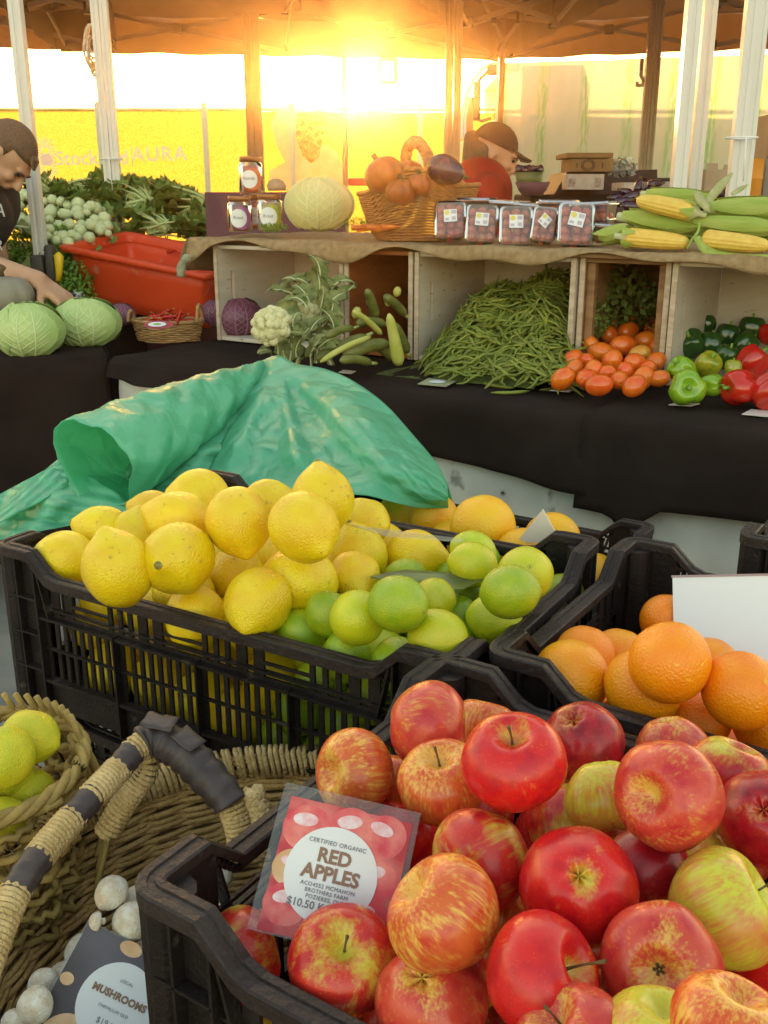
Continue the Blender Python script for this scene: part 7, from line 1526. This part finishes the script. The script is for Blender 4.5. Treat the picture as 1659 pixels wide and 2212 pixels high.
# keep only the part of the hair shell that is on the scalp
def clipshell(m,c,f,up,test):
    vs=[Vector(v) for v in m.v]; fs=[fc for fc in m.f if all(test(vs[i]) for i in fc)]; q=MB(); q.v=m.v; q.f=fs; q.m=[0]*len(fs); return q
def local_xyz(p): 
    inv=A_.transposed(); return inv@(p-hc_)
q=clipshell(m,None,None,None,lambda p:(lambda l:l.z>.030 or (l.y<.02 and l.z>-.04 and not (l.y>-.03 and l.z<.0)))(local_xyz(p))); q.build('short_hair',M_hairs,man,solid=.004)
m=MB(); capsule(m,at(0,.066,.078),at(0,.086,.060),.013,.006); capsule(m,at(.02,.062,.080),at(.015,.080,.064),.012,.005); m.build('hair_fringe',M_hairs,man)
m=MB(); ellip(m,at(0,.022,-.052),A_,(.0560,.0595,.0610)); q=clipshell(m,None,None,None,lambda p:(lambda l:l.z<-.052 and l.y<.083)(local_xyz(p))); q.build('beard',M_hairs,man,solid=.002)
m=MB(); capsule(m,sh,sh2,.084,.084); capsule(m,(sh+sh2)/2,hip,.168,.165); capsule(m,sh+Vector((0,.08,-.04)),hip+Vector((0,-.06,0)),.14,.14); capsule(m,sh2+Vector((0,-.08,-.04)),hip+Vector((0,.10,0)),.14,.14); capsule(m,sh+Vector((.025,0,.0)),sh.lerp(el,.62)+Vector((.03,0,0)),.074,.070); capsule(m,sh2,sh2.lerp(el2,.5),.072,.066)
ts=fuse(m,'black_tshirt',M_tee,man,.010,6)
m=MB(); 
for k in(-1,1):
    hp_=hip+Vector((0,.09*k,-.02)); kn=Vector((hip.x+.06,hip.y+.10*k,.50)); ft=Vector((hip.x-.02,hip.y+.10*k,.12)); capsule(m,hp_,kn,.108,.078); capsule(m,kn,ft,.078,.06)
capsule(m,hip+Vector((0,-.06,0)),hip+Vector((0,.1,0)),.15,.15); fuse(m,'trousers',M_jean,man,.014,4)
M_tp=pm('shirt_print',(.40,.38,.35),None,rough=.8)
for body,x,y,sz in(('A',4,455,.052),('R',2,530,.042)):
    text_part(body,sz,man.matrix_basis.inverted()@Matrix.Translation(Vector(PD(x-4,y,DM-.16)))@Matrix.Rotation(math.radians(80),4,'X')@Matrix.Rotation(-.15,4,'Z'),M_tp,man,name='shirt_lettering')
# --- woman in cap
DW=4.2; wm=thing('person','woman in a red top and dark cap with a ponytail, looking down behind the punnets','person',(PD(1040,420,DW)[0],PD(1040,420,DW)[1],0))
hc_=Vector(PD(1072,334,DW)); f_=Vector((.90,-.12,-.42)); u_=Vector((.42,0,.90)); m=MB(); at,A_=head(m,hc_,f_,u_,.98)
base=Vector(PD(1035,415,DW)); shL=base+Vector((.03,-.17,.0)); shR=base+Vector((.03,.17,.0)); neck=base+Vector((0,0,.05)); capsule(m,neck,at(0,-.03,-.06),.052,.048); capsule(m,shL,shR,.06,.06)
pel=Vector((base.x-.05,base.y,.82)); capsule(m,base,pel,.12,.14)
for k,s_ in((-1,shL),(1,shR)):
    e_=s_+Vector((.05,.03*k,-.27)); w2=e_+Vector((.22,-.06*k,-.02)); capsule(m,s_,e_,.046,.038); capsule(m,e_,w2,.038,.025); hand(m,w2,Vector((1,-.2*k,-.2)),Vector((0,0,1)),.9,.7,k)
    hp_=pel+Vector((0,.09*k,0)); kn=Vector((pel.x+.05,hp_.y,.46)); ft=Vector((pel.x,hp_.y,.08)); capsule(m,hp_,kn,.09,.06); capsule(m,kn,ft,.058,.038); capsule(m,ft+Vector((0,0,-.03)),ft+Vector((.15,0,-.045)),.038,.03)
fuse(m,'body',M_skin,wm,.007,4); face_bits(wm,at,A_,.98)
m=MB(); ellip(m,at(0,-.022,.030),A_,(.080,.098,.092)); q=clipshell(m,None,None,None,lambda p:(lambda l:l.z>.022 )(local_xyz(p))); q.build('cap',M_capm,wm,solid=.006)
m=MB(); P=[]
for i in range(9):
    a=-.9+1.8*i/8; P.append([at(.068*math.sin(a)*(1-.1*t),.062*math.cos(a)+.078*t*math.cos(a*.8)+.012,.046-.006*t-.020*t*t*abs(a)) for t in [j/5 for j in range(6)]])
m.grid(P); m.build('cap_visor',M_capm,wm,solid=.005)
m=MB(); ellip(m,at(0,-.045,-.03),A_,(.078,.070,.085)); capsule(m,at(0,-.09,.035),at(0,-.125,.015),.026,.034); capsule(m,at(0,-.125,.015),Vector(PD(1018,352,DW)),.036,.042); capsule(m,Vector(PD(1018,352,DW)),Vector(PD(1010,385,DW+.03)),.042,.03); fuse(m,'hair_ponytail',M_hair,wm,.008,4)
m=MB(); capsule(m,shL+Vector((0,-.0,0)),shR,.078,.078); capsule(m,base+Vector((-.04,0,.02)),base+Vector((.02,0,.045)),.095,.075); capsule(m,base,pel,.145,.155)
for k,s_ in((-1,shL),(1,shR)): capsule(m,s_,s_+Vector((.035,.02*k,-.17)),.072,.060)
capsule(m,base+Vector((-.07,0,-.02)),base+Vector((-.03,0,.05)),.09,.07); fuse(m,'red_top',M_redt,wm,.011,6)
m=MB(); capsule(m,pel+Vector((0,-.05,0)),pel+Vector((0,.05,0)),.15,.15)
for k in(-1,1): hp_=pel+Vector((0,.09*k,0)); kn=Vector((pel.x+.05,hp_.y,.46)); ft=Vector((pel.x,hp_.y,.12)); capsule(m,hp_,kn,.105,.075); capsule(m,kn,ft,.072,.055)
fuse(m,'trousers',M_jean,wm,.015,4)
# ================================================================== HAZE (added volume imitating lens glare round the sun)
import os
HZ=.0021
m_=bpy.data.materials.new('haze'); N,L=nodes(m_); N.remove(N['Principled BSDF']); pv=N.new('ShaderNodeVolumePrincipled'); pv.inputs['Density'].default_value=HZ; pv.inputs['Color'].default_value=(1,.72,.42,1); pv.inputs['Anisotropy'].default_value=.945
L.new(pv.outputs[0],N['Material Output'].inputs['Volume'])
m=MB(); m.box((0,4,1.3),(24,22,4.8)); tag(m.build('haze',m_,smooth=False),kind='stuff')
